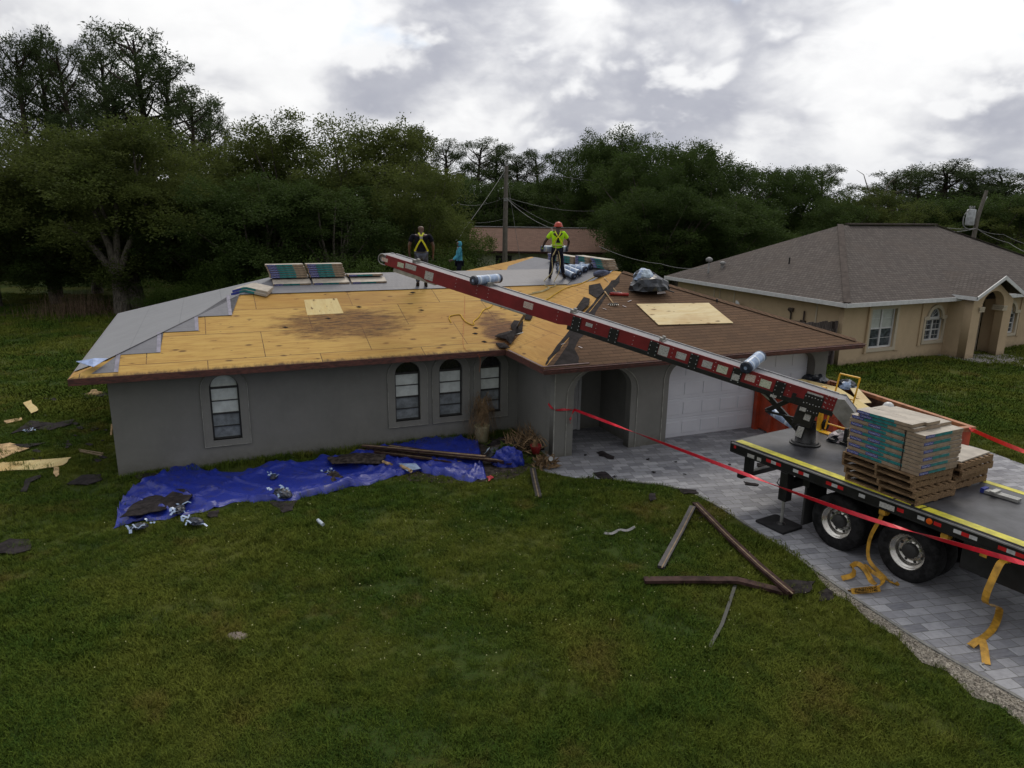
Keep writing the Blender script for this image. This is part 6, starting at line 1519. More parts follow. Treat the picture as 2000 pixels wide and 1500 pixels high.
# boards lying on the lawn in a broken triangle
FG = 'broken fascia boards on the lawn'
def vboard(lb, pts, w, parent=None, h=.05, zs=None, m=M_BRBOARD, edge=None):
    t_ = thing('fascia_board', lb, 'board', at(*pts[0]), 0, FG); b0 = at(*pts[0]); q = MB(); P_ = [at(x, y, .045 if zs is None else zs[i]) - Vector((b0.x, b0.y, 0)) for i, (x, y) in enumerate(pts)]
    n = len(P_); vs = []
    for i, p in enumerate(P_):
        d_ = (P_[min(i + 1, n - 1)] - P_[max(i - 1, 0)]).normalized(); s_ = d_.cross(Vector((0, 0, 1))).normalized() * (w / 2)
        vs += [p - s_ - Vector((0, 0, h / 2)), p + s_ - Vector((0, 0, h / 2)), p + s_ + Vector((0, 0, h / 2)), p - s_ + Vector((0, 0, h / 2))]
    fs = [(3, 2, 1, 0)] + [((i * 4 + k), (i * 4 + (k + 1) % 4), (i + 1) * 4 + (k + 1) % 4, (i + 1) * 4 + k) for i in range(n - 1) for k in range(4)] + [tuple((n - 1) * 4 + k for k in range(4))]
    o = q.add(vs, fs).build('board', m, t_)
    bm = bmesh.new(); bm.from_mesh(o.data); bmesh.ops.recalc_face_normals(bm, faces=bm.faces); bm.to_mesh(o.data); bm.free()
    if edge: 
        q = MB()
        for i in range(n - 1): q.beam(tuple(P_[i] + Vector((-.0, -w * .5, h * .5))), tuple(P_[i + 1] + Vector((0, -w * .5, h * .5))), .022, .012)
        q.build('raw_edge', M_RAW, t_)
    return t_
vboard('brown board bent at its middle lying crosswise at the bottom of the broken triangle', [(1258, 1133), (1350, 1132), (1440, 1133), (1500, 1148), (1548, 1160)], .15, zs=[.07, .09, .11, .08, .06])
vboard('long straight brown board with a raw edge on the right side of the triangle', [(1358, 983), (1420, 1046), (1480, 1103), (1545, 1158)], .13, zs=[.12, .10, .10, .14], edge=True)
vboard('narrow dark board with metal edge on the left side of the triangle', [(1353, 990), (1330, 1036), (1306, 1080), (1291, 1108)], .12, zs=[.10, .06, .05, .06], m=simple('dark_board', (.045, .042, .045), .6), edge=True)
vboard('thin dark strip hanging down from the crosswise board', [(1436, 1143), (1424, 1180), (1410, 1220), (1386, 1264)], .05, h=.02, zs=[.05, .05, .04, .03], m=simple('dark_strip', (.028, .031, .024), .6))
vboard('dark gutter length lying on the grass below the red pot', [(1040, 915), (1045, 940), (1052, 970)], .13, zs=[.10, .08, .06], m=simple('gutter_dark', (.05, .045, .045), .5), edge=True)
for k, (x, y, lb) in enumerate(((1210, 1035, 'silvery twisted flashing strip in the grass left of the triangle'), (1380, 1005, 'small dark twig beside the driveway edge'))):
    P_ = [at(x - 30 + 15 * i, y + 6 - 3 * i + (4 if i % 2 else 0), .03 + .02 * (i % 2)) for i in range(5)]
    o = ribbon('flashing_strip' if k == 0 else 'twig', smooth_path(P_ if k == 0 else [P_[1], P_[2]], 3), .05 if k == 0 else .02, M_WIRE if k == 0 else M_HUB, None, wd=(0, 1, .5)); tag(o, lb, 'strip')
st_ = crumple('stone', tuple(at(462, 1245, -.02)), (.17, .11, .06), [simple('pale_stone', (.22, .185, .155), .9)], 41); tag(st_, 'pale stone sunk in the foreground lawn', 'stone')
# potted dry palm, blue bag, red pot, pipe, plants, chair frame
pp_ = thing('potted_palm', 'dried palm in a cream pot below the third arched window', 'potted plant', at(941, 862), 0)
MB().lathe([(0, .42), (.17, .42), (.20, .44), (.21, .44), (.20, .40), (.15, .02), (.13, 0), (0, 0)], n=20).build('pot', simple('cream_pot', (.36, .33, .20), .6), pp_, smooth=True)
MB().tube([(0, 0, .4), (.02, 0, .6), (0, .02, .8)], .03, 8).build('stem', M_DRY, pp_)
q = MB(); r_ = random.Random(6)
for k in range(120):
    a_ = r_.uniform(0, 6.28); L_ = r_.uniform(.2, .6); top_ = r_.uniform(.75, 1.3)
    base = Vector((0, 0, .7)); tip = Vector((math.cos(a_) * L_, math.sin(a_) * L_, top_ - r_.uniform(.3, .85)))
    mid = Vector((math.cos(a_) * L_ * .5, math.sin(a_) * L_ * .5, top_))
    P_ = smooth_path([base, mid, tip], 4)
    for i in range(len(P_) - 1):
        s_ = Vector((-math.sin(a_), math.cos(a_), 0))
        for e in (-1, 1):
            b2_ = P_[i].lerp(P_[i + 1], r_.random()); q.add([b2_, b2_ + Vector((0, 0, .03)), b2_ + s_ * e * r_.uniform(.03, .09) + Vector((0, 0, -r_.uniform(.12, .3)))], [(0, 1, 2)])
q.build('dry_fronds', M_DRY, pp_)
bb = crumple('blue_bag', tuple(at(992, 906, .0)), (.36, .26, .38), [M_TARP], 51, None, 4); tag(bb, 'bunched blue tarp heap at the right end of the spread tarp', 'tarp heap')
rpn = thing('red_pot', 'small red pot with drooping leaves standing left of the corner pillar', 'potted plant', at(1046, 893), 0)
MB().lathe([(0, .2), (.12, .2), (.14, .22), (.14, .2), (.09, 0), (0, 0)], n=16).build('pot', simple('red_glaze', (.28, .02, .02), .5), rpn, smooth=True, loc=(0, 0, .10))
q = MB()
for k in range(14):
    a_ = r_.uniform(0, 6.28); q.tube(smooth_path([(0, 0, .3), (math.cos(a_) * .15, math.sin(a_) * .15, .5), (math.cos(a_) * .32, math.sin(a_) * .3, .36)], 3), .008, 4)
q.build('leaves', M_DRY, rpn)
MBp = MB().tube([at(1076, 896, .02), at(1076, 896, .34)], .042, 14).tube([at(1076, 896, .34), at(1076, 896, .40)], .052, 14).build('white_pipe', simple('grey_pvc', (.40, .41, .42), .5)); tag(MBp, 'short white plastic pipe upright at the foot of the corner pillar', 'pipe')
def low_plant(name, loc, w, h, n, mat, label, cat='plant', blade=(.02, .16), seed=0, group=None, stems=False):
    r2 = random.Random(seed); o = thing(name, label, cat, loc, 0, group); q = MB(); st2 = MB()
    for k in range(n):
        a_ = r2.uniform(0, 6.28); rr_ = w * math.sqrt(r2.random()); x, y = math.cos(a_) * rr_, math.sin(a_) * rr_; z = h * r2.random() * (1 - .6 * (rr_ / w) ** 2)
        d_ = Vector((r2.uniform(-1, 1), r2.uniform(-1, 1), r2.uniform(-.1, 1))).normalized(); s_ = d_.cross(Vector((r2.uniform(-1, 1), r2.uniform(-1, 1), .3))).normalized(); L_ = blade[1] * r2.uniform(.6, 1.3); W_ = blade[0] * r2.uniform(.7, 1.3)
        p = Vector((x, y, z)); q.add([p, p + d_ * L_ * .5 + s_ * W_, p + d_ * L_, p + d_ * L_ * .5 - s_ * W_], [(0, 1, 2, 3)])
    q.build('leaves', mat, o)
    for k in range(5): st2.tube([(0, 0, 0), (r2.uniform(-w, w) * .5, r2.uniform(-w, w) * .5, h * .8)], .012, 5)
    st2.build('stems', M_BARK, o); return o
low_plant('low_plant', at(984, 893), .22, .3, 260, M_BUSH, 'small bright green plant beside the blue tarp heap', seed=1)
low_plant('low_plant', at(1066, 912), .28, .28, 300, M_DRY, 'straggly brownish plant at the foot of the corner pillar', seed=2)
low_plant('low_plant', at(1020, 880), .40, .35, 200, M_DRY, 'dry twigs and fronds against the porch side wall', blade=(.012, .4), seed=3)
low_plant('low_plant', at(1045, 866), .45, .25, 200, M_DRY, 'dead fronds heaped against the porch side wall', blade=(.012, .5), seed=4)
o = crumple('debris_heap', tuple(at(1015, 872, .0)), (.75, .4, .22), [M_SOIL, M_OLDFELT, M_SCRAP], 61, None, 4); tag(o, 'dark debris heap between the last window and the porch pillar', 'rubble')
o = crumple('debris_heap', tuple(at(975, 888, .0)), (.35, .25, .25), [M_BAGD, M_SOIL, M_BAGL], 62, None, 3); tag(o, 'dark wrapping heap behind the blue tarp heap', 'rubble')
pb_ = at_depth(1062, 770, 17.6); o = MB().add([(0, 0, 0), (.28, .02, -.28), (.30, .02, .02), (.1, .0, .12)], [(0, 1, 2, 3)]).build('corner_sign', simple('lilac_sheet', (.10, .10, .15), .6), None, loc=pb_); o.data.transform(Matrix.Identity(4)); sd2 = o.modifiers.new('solid', 'SOLIDIFY'); sd2.thickness = .01; tag(o, 'lilac grey sheet sticking out behind the corner pillar', 'sheet')

# ------------------------------------------------------------------ caution tape
def tape(pts, w, mat, label, group, name='caution_tape', sag=0):
    P_ = smooth_path(pts, 8); wds_ = [Vector((0, math.sin(i * .23) * .9, math.cos(i * .23))) for i in range(len(P_))]
    o = ribbon(name, P_, w, mat, None, wd=wds_, thick=.002); return tag(o, label, 'tape', group)
pA = HM @ Vector((9.59, -2.0, 1.30)); pB = HM @ Vector((9.86, VF - .02, 1.22)); pC = HM @ Vector((10.12, VF - .04, 1.20))
tape([pA, HM @ Vector((9.59, VF - .01, 1.24)), pB, pC], .055, M_REDTAPE, 'red tape wrapped round the corner pillar of the porch', 'red caution tape')
eA = pC; q0 = [at_depth(1240, 845, 14.6), at_depth(1400, 905, 12.6), at_depth(1560, 965, 11.0), at_depth(1720, 1020, 9.9), at_depth(1880, 1066, 8.9), at_depth(2010, 1104, 8.1), at_depth(2200, 1170, 7.2)]
tape([eA] + q0, .065, M_REDTAPE, 'long red caution tape sloping from the porch pillar down across the truck wheels', 'red caution tape')
tape([pC, pC + Vector((-.06, -.06, -.12)), pC + Vector((-.10, -.05, -.26)), pC + Vector((-.08, -.04, -.34))], .05, M_REDTAPE, 'loose knotted tail of red tape on the porch pillar', 'red caution tape')
tape([dw(DLn + .02, DWd, DH - .06), at_depth(1900, 840, 15.0), at_depth(1960, 866, 14.2), at_depth(2060, 905, 13.2)], .085, M_ORTAPE, 'orange red tape running from the dumpster corner off to the right', 'red caution tape')
post = MB().tube([Vector((q0[-1].x, q0[-1].y, 0)), Vector((q0[-1].x, q0[-1].y, 1.1))], .02, 8).build('tape_stake', M_RAW); tag(post, 'wooden stake holding the red tape right of the picture', 'stake')

# ------------------------------------------------------------------ far brown roofed house, utility poles, wires
p0 = at_depth(915, 487, 58.0); FH_A = rad(2)
FHo = thing('brown_roofed_house', 'low pale house with reddish brown roof beyond the main ridge, half hidden by trees', 'house', (p0.x, 58.0, 0), FH_A)
FL = 13.5
MB().box(.6, FL - .6, .6, 7.4, 0, 2.5).build('wall', simple('pale_wall', (.42, .44, .34), .8), FHo)
M_FROOF = make_shingle('far_brown_shingles', (.17, .105, .080), (.12, .075, .058), (.08, .05, .042), dirt=(.12, .08, .06))
fr1 = slab('roof', [(0, 0), (FL, 0), (FL, 4), (0, 4)], lambda u, v: 2.45 + v * .44, M_FROOF, FHo); slab('rear_slope', [(0, 4), (FL, 4), (FL, 8), (0, 8)], lambda u, v: 2.45 + (8 - v) * .44, M_FROOF, fr1)
MB().box(0, FL, -.03, -.002, 2.28, 2.44).build('fascia', M_BRBOARD, fr1); MB().beam((0, 4, 4.24), (FL, 4, 4.24), .25, .05).build('ridge_cap', M_RAIL, fr1)
wn = MB().box(2.2, 3.5, .55, .598, 1.25, 2.05).build('window', M_GLASSD, FHo)
for k in range(5): MB().box(2.2, 3.5, .53, .549, 1.28 + k * .16, 1.33 + k * .16).build('slat', M_BRONZE, wn)
pole1 = at_depth(987, 420, 50.0)
UP = thing('utility_pole', 'weathered wooden utility pole standing before the brown roofed far house', 'utility pole', (pole1.x, 50.0, 0), 0)
ptop = at_depth(988, 324, 50.0).z
MB().tube([(0, 0, 0), (.0, 0, ptop * .5), (.03, 0, ptop)], [.20, .17, .13], 12).build('pole', M_POLE, UP)
MB().lathe([(0, .16), (.05, .14), (.06, .0), (0, 0)], (.0, 0, ptop), n=10).build('insulator', M_WIRE, UP); MB().box(-.12, .16, -.2, -.14, ptop - 2.3, ptop - 2.1).build('bracket', M_WIRE, UP)
def wire(pts3, label, r_=.012, sag=.4):
    out = []
    for a, b_ in zip(pts3[:-1], pts3[1:]):
        for k in range(9):
            t = k / 8; p = a.lerp(b_, t); p.z -= sag * 4 * t * (1 - t); out.append(p)
    o = MB().tube(out, r_, 5, cap=False).build('overhead_wire', M_WIRE, None); return tag(o, label, 'wire', 'overhead wires')
T1 = Vector((pole1.x, 50, ptop - .2)); T2 = Vector((pole1.x, 50, at_depth(988, 385, 50).z))
wire([T2, at_depth(1078, 446, 40), HM @ Vector((15.5, 9, 3.4))], 'service wire from the middle of the far pole down behind the red helmet', sag=.25)
wire([T2, at_depth(1100, 445, 52)], 'second wire dropping beside the service wire from the far pole', sag=.2)
wire([T2, at_depth(1160, 412, 60), at_depth(1330, 440, 70)], 'wire running right from the middle of the far pole into the dark trees', sag=.3)
wire([T1, at_depth(1060, 338, 62), at_depth(1300, 360, 75)], 'wire running right from the top of the far pole', sag=.3)
wire([T1, at_depth(905, 450, 44), at_depth(890, 470, 40)], 'guy wire slanting down left from the top of the far pole', sag=.1)
wire([T2, at_depth(895, 398, 56), at_depth(700, 420, 66)], 'wire running left from the middle of the far pole', sag=.3)
wire([Vector((pole1.x, 50, at_depth(988, 427, 50).z)), at_depth(900, 432, 56)], 'lowest wire running left from the far pole', sag=.2)
wire([T1, Vector((pole1.x + 1.3, 50.2, 1.0))], 'steep guy wire right of the far pole', sag=.0)
wire([at_depth(1170, 481, 36), at_depth(1290, 515, 37.4), NM_ @ Vector((.75, 8.9, 3.2))], 'wire reaching the antenna post on the tan house roof', sag=.15)
pole2 = at_depth(1905, 450, 44.0)
U2 = thing('utility_pole', 'tilted utility pole with a grey transformer behind the tan house roof at right', 'utility pole', (pole2.x, 44.0, 0), 0)
z2 = at_depth(1918, 372, 44.0).z; zt_ = at_depth(1900, 426, 44).z
MB().tube([(-.15, 0, 0), (.0, 0, zt_), (.28, 0, z2)], [.15, .12, .09], 12).build('pole', M_POLE, U2)
tr_ = MB().lathe([(0, .48), (.22, .46), (.25, .40), (.25, -.42), (.22, -.48), (0, -.48)], (-.42, 0, zt_ + .05), n=18).build('transformer', M_TRANS, U2, smooth=True)
for k in range(3): MB().lathe([(0, .18), (.03, .17), (.05, .1), (.03, .0)], (-.55 + k * .13, 0, zt_ + .53), n=8).build('bushing', M_WIRE, tr_)
MB().tube(smooth_path([(-.5, -.1, zt_ + .6), (-.85, -.1, zt_ + .2), (-.85, -.1, zt_ - .4), (-.4, 0, zt_ - .65), (0, 0, zt_ - .55)], 5), .03, 6).build('loop_wire', M_WIRE, U2)
MB().tube([(.18, 0, z2 - .75), (.34, -.02, z2 - .35)], .05, 8).build('insulator', M_WREF, U2)
E2 = Vector((pole2.x + .05, 44, zt_ - .6))
wire([E2, at_depth(1850, 445, 40)], 'wire from the transformer pole going left behind the tan roof', sag=.05); wire([E2, at_depth(1850, 453, 38)], 'second wire from the transformer pole to the tan ridge', sag=.05)
wire([E2, at_depth(1960, 458, 44), at_depth(2040, 486, 42)], 'upper wire from the transformer pole to the right picture edge', sag=.1); wire([E2, at_depth(1970, 474, 41), at_depth(2040, 505, 38)], 'lower wire from the transformer pole to the right picture edge', sag=.1)

# ------------------------------------------------------------------ trees
def leaf_mesh(name, C_, D_, L_, W_, mat, rng, curl=.0):
    """diamond leaves: centres C_, directions D_, length L_, width W_"""
    n = len(C_); D_ = D_ / np.linalg.norm(D_, axis=1, keepdims=True)
    R3 = rng.normal(size=(n, 3)); S_ = np.cross(D_, R3); S_ /= np.linalg.norm(S_, axis=1, keepdims=True)
    L_ = L_[:, None]; W_ = W_[:, None]
    v = np.empty((n, 4, 3)); v[:, 0] = C_ - D_ * L_ / 2; v[:, 1] = C_ + S_ * W_ / 2; v[:, 2] = C_ + D_ * L_ / 2; v[:, 3] = C_ - S_ * W_ / 2
    me = bpy.data.meshes.new(name); me.vertices.add(n * 4); me.vertices.foreach_set('co', v.reshape(-1).astype(np.float32))
    me.loops.add(n * 4); me.loops.foreach_set('vertex_index', np.arange(n * 4, dtype=np.int32)); me.polygons.add(n)
    me.polygons.foreach_set('loop_start', np.arange(0, n * 4, 4, dtype=np.int32)); me.polygons.foreach_set('loop_total', np.full(n, 4, dtype=np.int32))
    me.update(); me.materials.append(mat); return me
def tree_proto(kind, seed):
    """unit trees: 10 m tall, returns trunk mesh builder and crown mesh"""
    rng = np.random.default_rng(seed); r_ = random.Random(seed); tr = MB()
    lobes = []
    if kind in ('broad', 'dark'):
        H_ = 10.0; n_l = 60
        while len(lobes) < n_l:
            u = rng.uniform(-1, 1, 3); rr_ = np.linalg.norm(u)
            if rr_ > 1 or rr_ < .35: continue
            zc_ = 5.6 if kind == 'broad' else 5.4
            p = np.array([u[0] * 3.6, u[1] * 3.6, zc_ + u[2] * 3.9])
            if p[2] > 9.6: continue
            lobes.append((p, r_.uniform(.75, 1.35)))
        fork = Vector((r_.uniform(-.2, .2), r_.uniform(-.2, .2), 1.5 + r_.random()))
        tr.tube([(0, 0, -.2), tuple(fork * .5), tuple(fork)], [.30, .24, .20], 9)
        for p, rad_ in lobes[::2]:
            q_ = Vector(p); mid = fork.lerp(q_, .5) + Vector((r_.uniform(-.3, .3), r_.uniform(-.3, .3), .35))
            tr.tube([fork, fork.lerp(mid, .6), mid, q_], [.12, .085, .055, .018], 5, cap=False)
        per = 820; spread = .55
    elif kind == 'pine':
        H_ = 10.0
        top = Vector((r_.uniform(-.5, .5), r_.uniform(-.5, .5), 9.3)); 
        tr.tube([(0, 0, -.2), (top.x * .2, top.y * .3, 3), (top.x * .6, top.y * .6, 6.5), tuple(top)], [.19, .16, .12, .04], 8)
        for k in range(26):
            z = 4.6 + 5.0 * (k / 25) ** .85; a_ = k * 2.4 + r_.uniform(-.5, .5); R1 = (2.0 if z < 8.3 else 1.35) * r_.uniform(.45, 1.0) * (1 if z > 5.4 else .7)
            p = Vector((math.cos(a_) * R1 + top.x * z / 10, math.sin(a_) * R1 + top.y * z / 10, z + r_.uniform(-.1, .5)))
            st_ = Vector((top.x * z / 11, top.y * z / 11, z - .55 - R1 * .15))
            mid = st_.lerp(p, .55) + Vector((0, 0, -.12)); tr.tube([st_, mid, p], [.055, .038, .012], 5, cap=False)
            lobes.append((np.array(p), r_.uniform(.36, .62)))
            if r_.random() < .7: lobes.append((np.array(mid + Vector((r_.uniform(-.4, .4), r_.uniform(-.4, .4), .2))), r_.uniform(.25, .42)))
        per = 230; spread = .5
    elif kind == 'bush':
        for k in range(16):
            a_ = r_.uniform(0, 6.28); R1 = r_.uniform(0, 3.2); lobes.append((np.array([math.cos(a_) * R1, math.sin(a_) * R1, r_.uniform(.6, 5.5) * (1 - R1 / 6)]), r_.uniform(.9, 1.5)))
        for p, _r in lobes[:8]: tr.tube([(0, 0, 0), tuple(p * .5), tuple(p)], [.12, .07, .03], 5, cap=False)
        per = 700; spread = .6
    Cs, Ds = [], []
    for p, rad_ in lobes:
        # every lobe is a cloud of twig clusters
        nc = 16; u = rng.normal(size=(nc, 3)); u /= np.linalg.norm(u, axis=1, keepdims=True); rr_ = rng.uniform(.35, 1.05, (nc, 1)) * rad_
        cl_ = p + u * rr_ * np.array([1.1, 1.1, .75 if kind != 'pine' else .55])
        m_ = max(4, int(per * (rad_ / (1.0 if kind != 'pine' else .45)) ** 2 / nc))
        for c, uu in zip(cl_, u):
            g = rng.normal(size=(m_, 3)) * (.17 if kind != 'pine' else .12) * (1.3 if kind == 'bush' else 1)
            Cs.append(c + g); Ds.append(g / .2 * .6 + uu * .5 + rng.normal(size=(m_, 3)) * .6)
    C_ = np.concatenate(Cs); D_ = np.concatenate(Ds); n = len(C_)
    if kind == 'pine': L_ = rng.uniform(.12, .22, n); W_ = rng.uniform(.030, .05, n)
    else: L_ = rng.uniform(.085, .165, n); W_ = rng.uniform(.045, .08, n)
    mats = dict(broad=M_LEAF, dark=M_LEAFD, pine=M_NEEDLE, bush=M_BUSH)
    return tr, leaf_mesh(kind + '_crown', C_, D_, L_, W_, mats[kind], rng)
PROTO = {}
def proto(kind, k):
    if (kind, k) not in PROTO:
        tr, cm = tree_proto(kind, 100 * k + {'broad': 1, 'dark': 2, 'pine': 3, 'bush': 4}[kind])
        me = bpy.data.meshes.new('trunk'); me.from_pydata(tr.v, [], tr.f); me.materials.append(M_PBARK if kind == 'pine' else M_BARK); me.polygons.foreach_set('use_smooth', [True] * len(tr.f))
        PROTO[(kind, k)] = (me, cm)
    return PROTO[(kind, k)]
r_t = random.Random(9)
def tree(kind, k, px, ytop, Y, wid, label, group, name=None, rz=None, ybase=None):
    tp = at_depth(px, ytop, Y); h = tp.z / (10.15 if kind == 'pine' else 9.8) if kind != 'bush' else tp.z / 6.3
    nm = name or {'broad': 'oak_tree', 'dark': 'dense_tree', 'pine': 'pine_tree', 'bush': 'shrub'}[kind]
    o = thing(nm, label, 'shrub' if kind == 'bush' else 'tree', (tp.x, Y, 0), r_t.uniform(0, 6.28) if rz is None else rz, group)
    w = wid / {'broad': 4.6, 'dark': 4.6, 'pine': 2.75, 'bush': 4.0}[kind]
    o.scale = (w, w, h)
    tm, cm = proto(kind, k)
    a = bpy.data.objects.new('trunk', tm); COL.objects.link(a); adopt(a, o); b_ = bpy.data.objects.new('crown', cm); COL.objects.link(b_); adopt(b_, o)
    return o
# (kind, proto, px, y of top, distance, half width in metres, label)
TG = {'b': 'olive green trees left of the house', 'p': 'tall pines behind the left trees', 'm': 'distant pines beyond the far house', 'd': 'dark dense trees right of the far house', 'r': 'trees behind the tan house', 'f': 'filler'}
TREES = [
 ('pine', 0, 18, 62, 62, 4.6, 'tall pine at the left picture edge', 'p'), ('pine', 1, 70, 52, 64, 4.2, 'tall pine, second from the left picture edge', 'p'), ('pine', 2, 128, 70, 62, 4.4, 'tall pine between the slim and the rounded pine at left', 'p'),
 ('pine', 1, 188, 66, 66, 4.6, 'tall pine just left of the tallest pine', 'p'), ('pine', 0, 268, 32, 60, 5.8, 'tallest pine with layered crown above the left trees', 'p'), ('pine', 2, 310, 110, 62, 4.8, 'pine crown leaning right of the tallest pine', 'p'),
 ('pine', 1, 362, 168, 58, 4.2, 'right end pine stepping down toward the open sky', 'p'), ('pine', 2, 236, 150, 58, 5.2, 'shorter full pine in front of the tallest pine', 'p'), ('pine', 0, 400, 215, 64, 2.6, 'lowest thin pine at the right end of the tall pines', 'p'),
 ('broad', 0, 60, 232, 44, 6.4, 'olive crowned tree at the left picture edge', 'b'), ('broad', 1, 232, 236, 40.5, 7.6, 'olive crowned tree whose forked pale trunk shows left of the roof', 'b'), ('broad', 2, 150, 262, 47, 6, 'olive crown between the left edge tree and the forked one', 'b'),
 ('broad', 0, 372, 262, 45, 6.0, 'olive crowned tree just right of the forked trunk', 'b'), ('broad', 2, 470, 262, 48, 5.5, 'thin topped olive tree below the open sky at left', 'b'), ('broad', 1, 560, 236, 46, 6.6, 'broad olive tree above the roof bundles', 'b'),
 ('broad', 0, 672, 228, 47, 6.6, 'olive tree with the highest top left of the far pines', 'b'), ('broad', 2, 758, 240, 48, 5.6, 'olive tree sloping down toward the far pines', 'b'), ('broad', 1, 822, 330, 42, 4.6, 'lower olive tree behind the man in navy', 'b'),
 ('broad', 2, -60, 300, 40, 6.5, 'olive tree cut by the left picture edge', 'b'), ('dark', 1, 500, 330, 40, 5.6, 'darker low tree in front of the olive trees', 'b'), ('dark', 0, 650, 345, 40, 5.2, 'dark low tree behind the left roof stacks', 'b'), ('dark', 2, 80, 370, 41.5, 5.0, 'dark low tree at the back of the left lawn', 'b'), ('dark', 0, 385, 365, 41.5, 4.6, 'dark low tree right of the forked trunk', 'b'),
 ('pine', 0, 795, 236, 88, 4.2, 'lone round topped pine beside the last olive tree', 'm'), ('pine', 2, 832, 256, 90, 3.0, 'small pine right of the lone round topped one', 'm'), ('pine', 1, 872, 272, 95, 5.5, 'distant pine left of the utility pole group', 'm'), ('pine', 2, 925, 268, 95, 5.2, 'distant pine with paired tops left of the far pole', 'm'),
 ('pine', 0, 968, 276, 98, 5.0, 'distant pine just left of the far pole', 'm'), ('pine', 1, 1020, 296, 96, 5.2, 'distant pine right of the far pole', 'm'), ('pine', 2, 1062, 292, 98, 5.4, 'distant flat topped pine above the red helmet', 'm'), ('pine', 0, 1112, 288, 96, 5.0, 'distant pine touching the dark trees', 'm'),
 ('dark', 2, 900, 330, 84, 8.0, 'dim tree below the distant pines at left of the pole', 'm'), ('dark', 1, 980, 345, 80, 8.0, 'dim tree directly behind the far pole', 'm'), ('dark', 0, 1060, 350, 82, 8.0, 'dim tree right of the far pole below the pines', 'm'),
 ('dark', 0, 1168, 268, 72, 6.4, 'dark tree at the left end of the dense group', 'd'), ('dark', 1, 1212, 240, 71, 6.4, 'dark tree with the highest top of the dense group', 'd'), ('dark', 2, 1272, 258, 57, 6.2, 'dark tree in the middle of the dense group', 'd'), ('dark', 0, 1335, 268, 60, 5.8, 'dark tree with spiky twigs right of the middle', 'd'),
 ('dark', 1, 1400, 300, 57, 6.0, 'dark tree sloping down at the right of the dense group', 'd'), ('dark', 2, 1462, 296, 62, 5.4, 'dark tree with open twigs at the right end of the group', 'd'), ('dark', 0, 1292, 352, 50, 4.6, 'dark low tree overhanging the far brown roof', 'd'), ('dark', 2, 1330, 370, 50, 6.0, 'dark low tree above the roof corner heap', 'd'), ('dark', 1, 1430, 375, 52, 6.0, 'dark low tree behind the left hip of the tan roof', 'd'),
 ('dark', 0, 1545, 318, 68, 5.0, 'dark tree with rounded top left of the dead tree', 'r'), ('pine', 1, 1618, 320, 80, 4.4, 'open pine just left of the dead tree', 'r'), ('dark', 1, 1600, 356, 66, 4.6, 'dark bushy tree under the open pine', 'r'), ('pine', 0, 1745, 326, 76, 6.6, 'spreading pine with visible limbs right of the dead tree', 'r'),
 ('pine', 2, 1812, 330, 80, 6.0, 'pine joining the spreading one at its right', 'r'), ('pine', 1, 1858, 312, 78, 7.2, 'highest pine behind the tan ridge', 'r'), ('pine', 0, 1920, 322, 80, 7.0, 'flat topped pine above the transformer', 'r'), ('pine', 2, 1985, 330, 78, 6.5, 'pine at the right picture edge', 'r'), ('pine', 1, 2060, 335, 78, 6.5, 'pine beyond the right picture edge', 'r'),
 ('broad', 1, 1700, 372, 62, 5.0, 'olive tree behind the left part of the tan ridge', 'r'), ('broad', 0, 1780, 392, 60, 5.2, 'olive low tree behind the middle of the tan ridge', 'r'), ('dark', 2, 1860, 372, 62, 6.2, 'dark tree left of the transformer pole', 'r'), ('dark', 0, 1945, 372, 60, 6.2, 'dark tree right of the transformer pole', 'r'), ('broad', 2, 2020, 380, 58, 6, 'olive tree at the right picture edge', 'r'), ('dark', 1, 1640, 388, 60, 4.6, 'dark low tree below the dead tree', 'r'),
]
for kd, k, px, yt, Y, w, lb, g in TREES: tree(kd, k, px, yt, Y, w, lb, TG[g])
# forked trunk seen beside the roof corner
FT = thing('oak_tree', 'pale forked trunk with rising limbs standing at the left roof corner', 'tree', at(240, 613), 0)
MB().tube([(0, 0, -.1), (.0, 0, 1.2), (-.05, 0, 2.1)], [.44, .36, .34], 12).tube([(-.05, 0, 2.0), (-1.2, 0, 3.6), (-2.6, 0, 4.8)], [.24, .17, .10], 8).tube([(-.05, 0, 2.0), (-.3, 0, 3.6), (-1.0, .2, 5.4)], [.24, .18, .10], 8).tube([(.0, 0, 2.1), (.7, 0, 3.6), (1.9, 0, 5.8)], [.22, .15, .08], 8).tube([(0, 0, 2.1), (.15, 0, 4.0), (.2, .3, 6)], [.22, .16, .1], 8).build('trunk', M_BARK, FT, smooth=True)
tm, cm = proto('broad', 1); o = bpy.data.objects.new('crown', cm); COL.objects.link(o); adopt(o, FT); o.location = (0, 1.5, 3.4); o.scale = (1.2, 1.0, .62)
# dead bare tree
dd_ = at_depth(1705, 420, 66); DT = thing('dead_tree', 'bare dead tree with pale branches against the sky', 'tree', (dd_.x, 66, 0), 0); dz = at_depth(1705, 328, 66).z
MB().tube([(0, 0, 0), (.1, 0, dz * .5), (.2, 0, dz * .68)], [.20, .14, .09], 8).tube([(.2, 0, dz * .68), (-.5, 0, dz * .77), (-1.0, 0, dz * .87), (-1.3, 0, dz * .94), (-2.0, 0, dz * .98)], [.07, .055, .045, .03, .012], 6).tube([(.2, 0, dz * .68), (.7, 0, dz * .76), (1.0, 0, dz * .86), (1.6, 0, dz * .92), (1.7, 0, dz * .98)], [.07, .055, .045, .03, .012], 6).tube([(.2, 0, dz * .68), (.1, 0, dz * .78), (-.4, 0, dz * .84)], [.05, .04, .012], 6).tube([(.6, 0, dz * .76), (1.2, 0, dz * .80), (1.8, 0, dz * .79), (2.6, 0, dz * .81)], [.05, .04, .03, .012], 6).build('trunk', M_DEADW, DT)
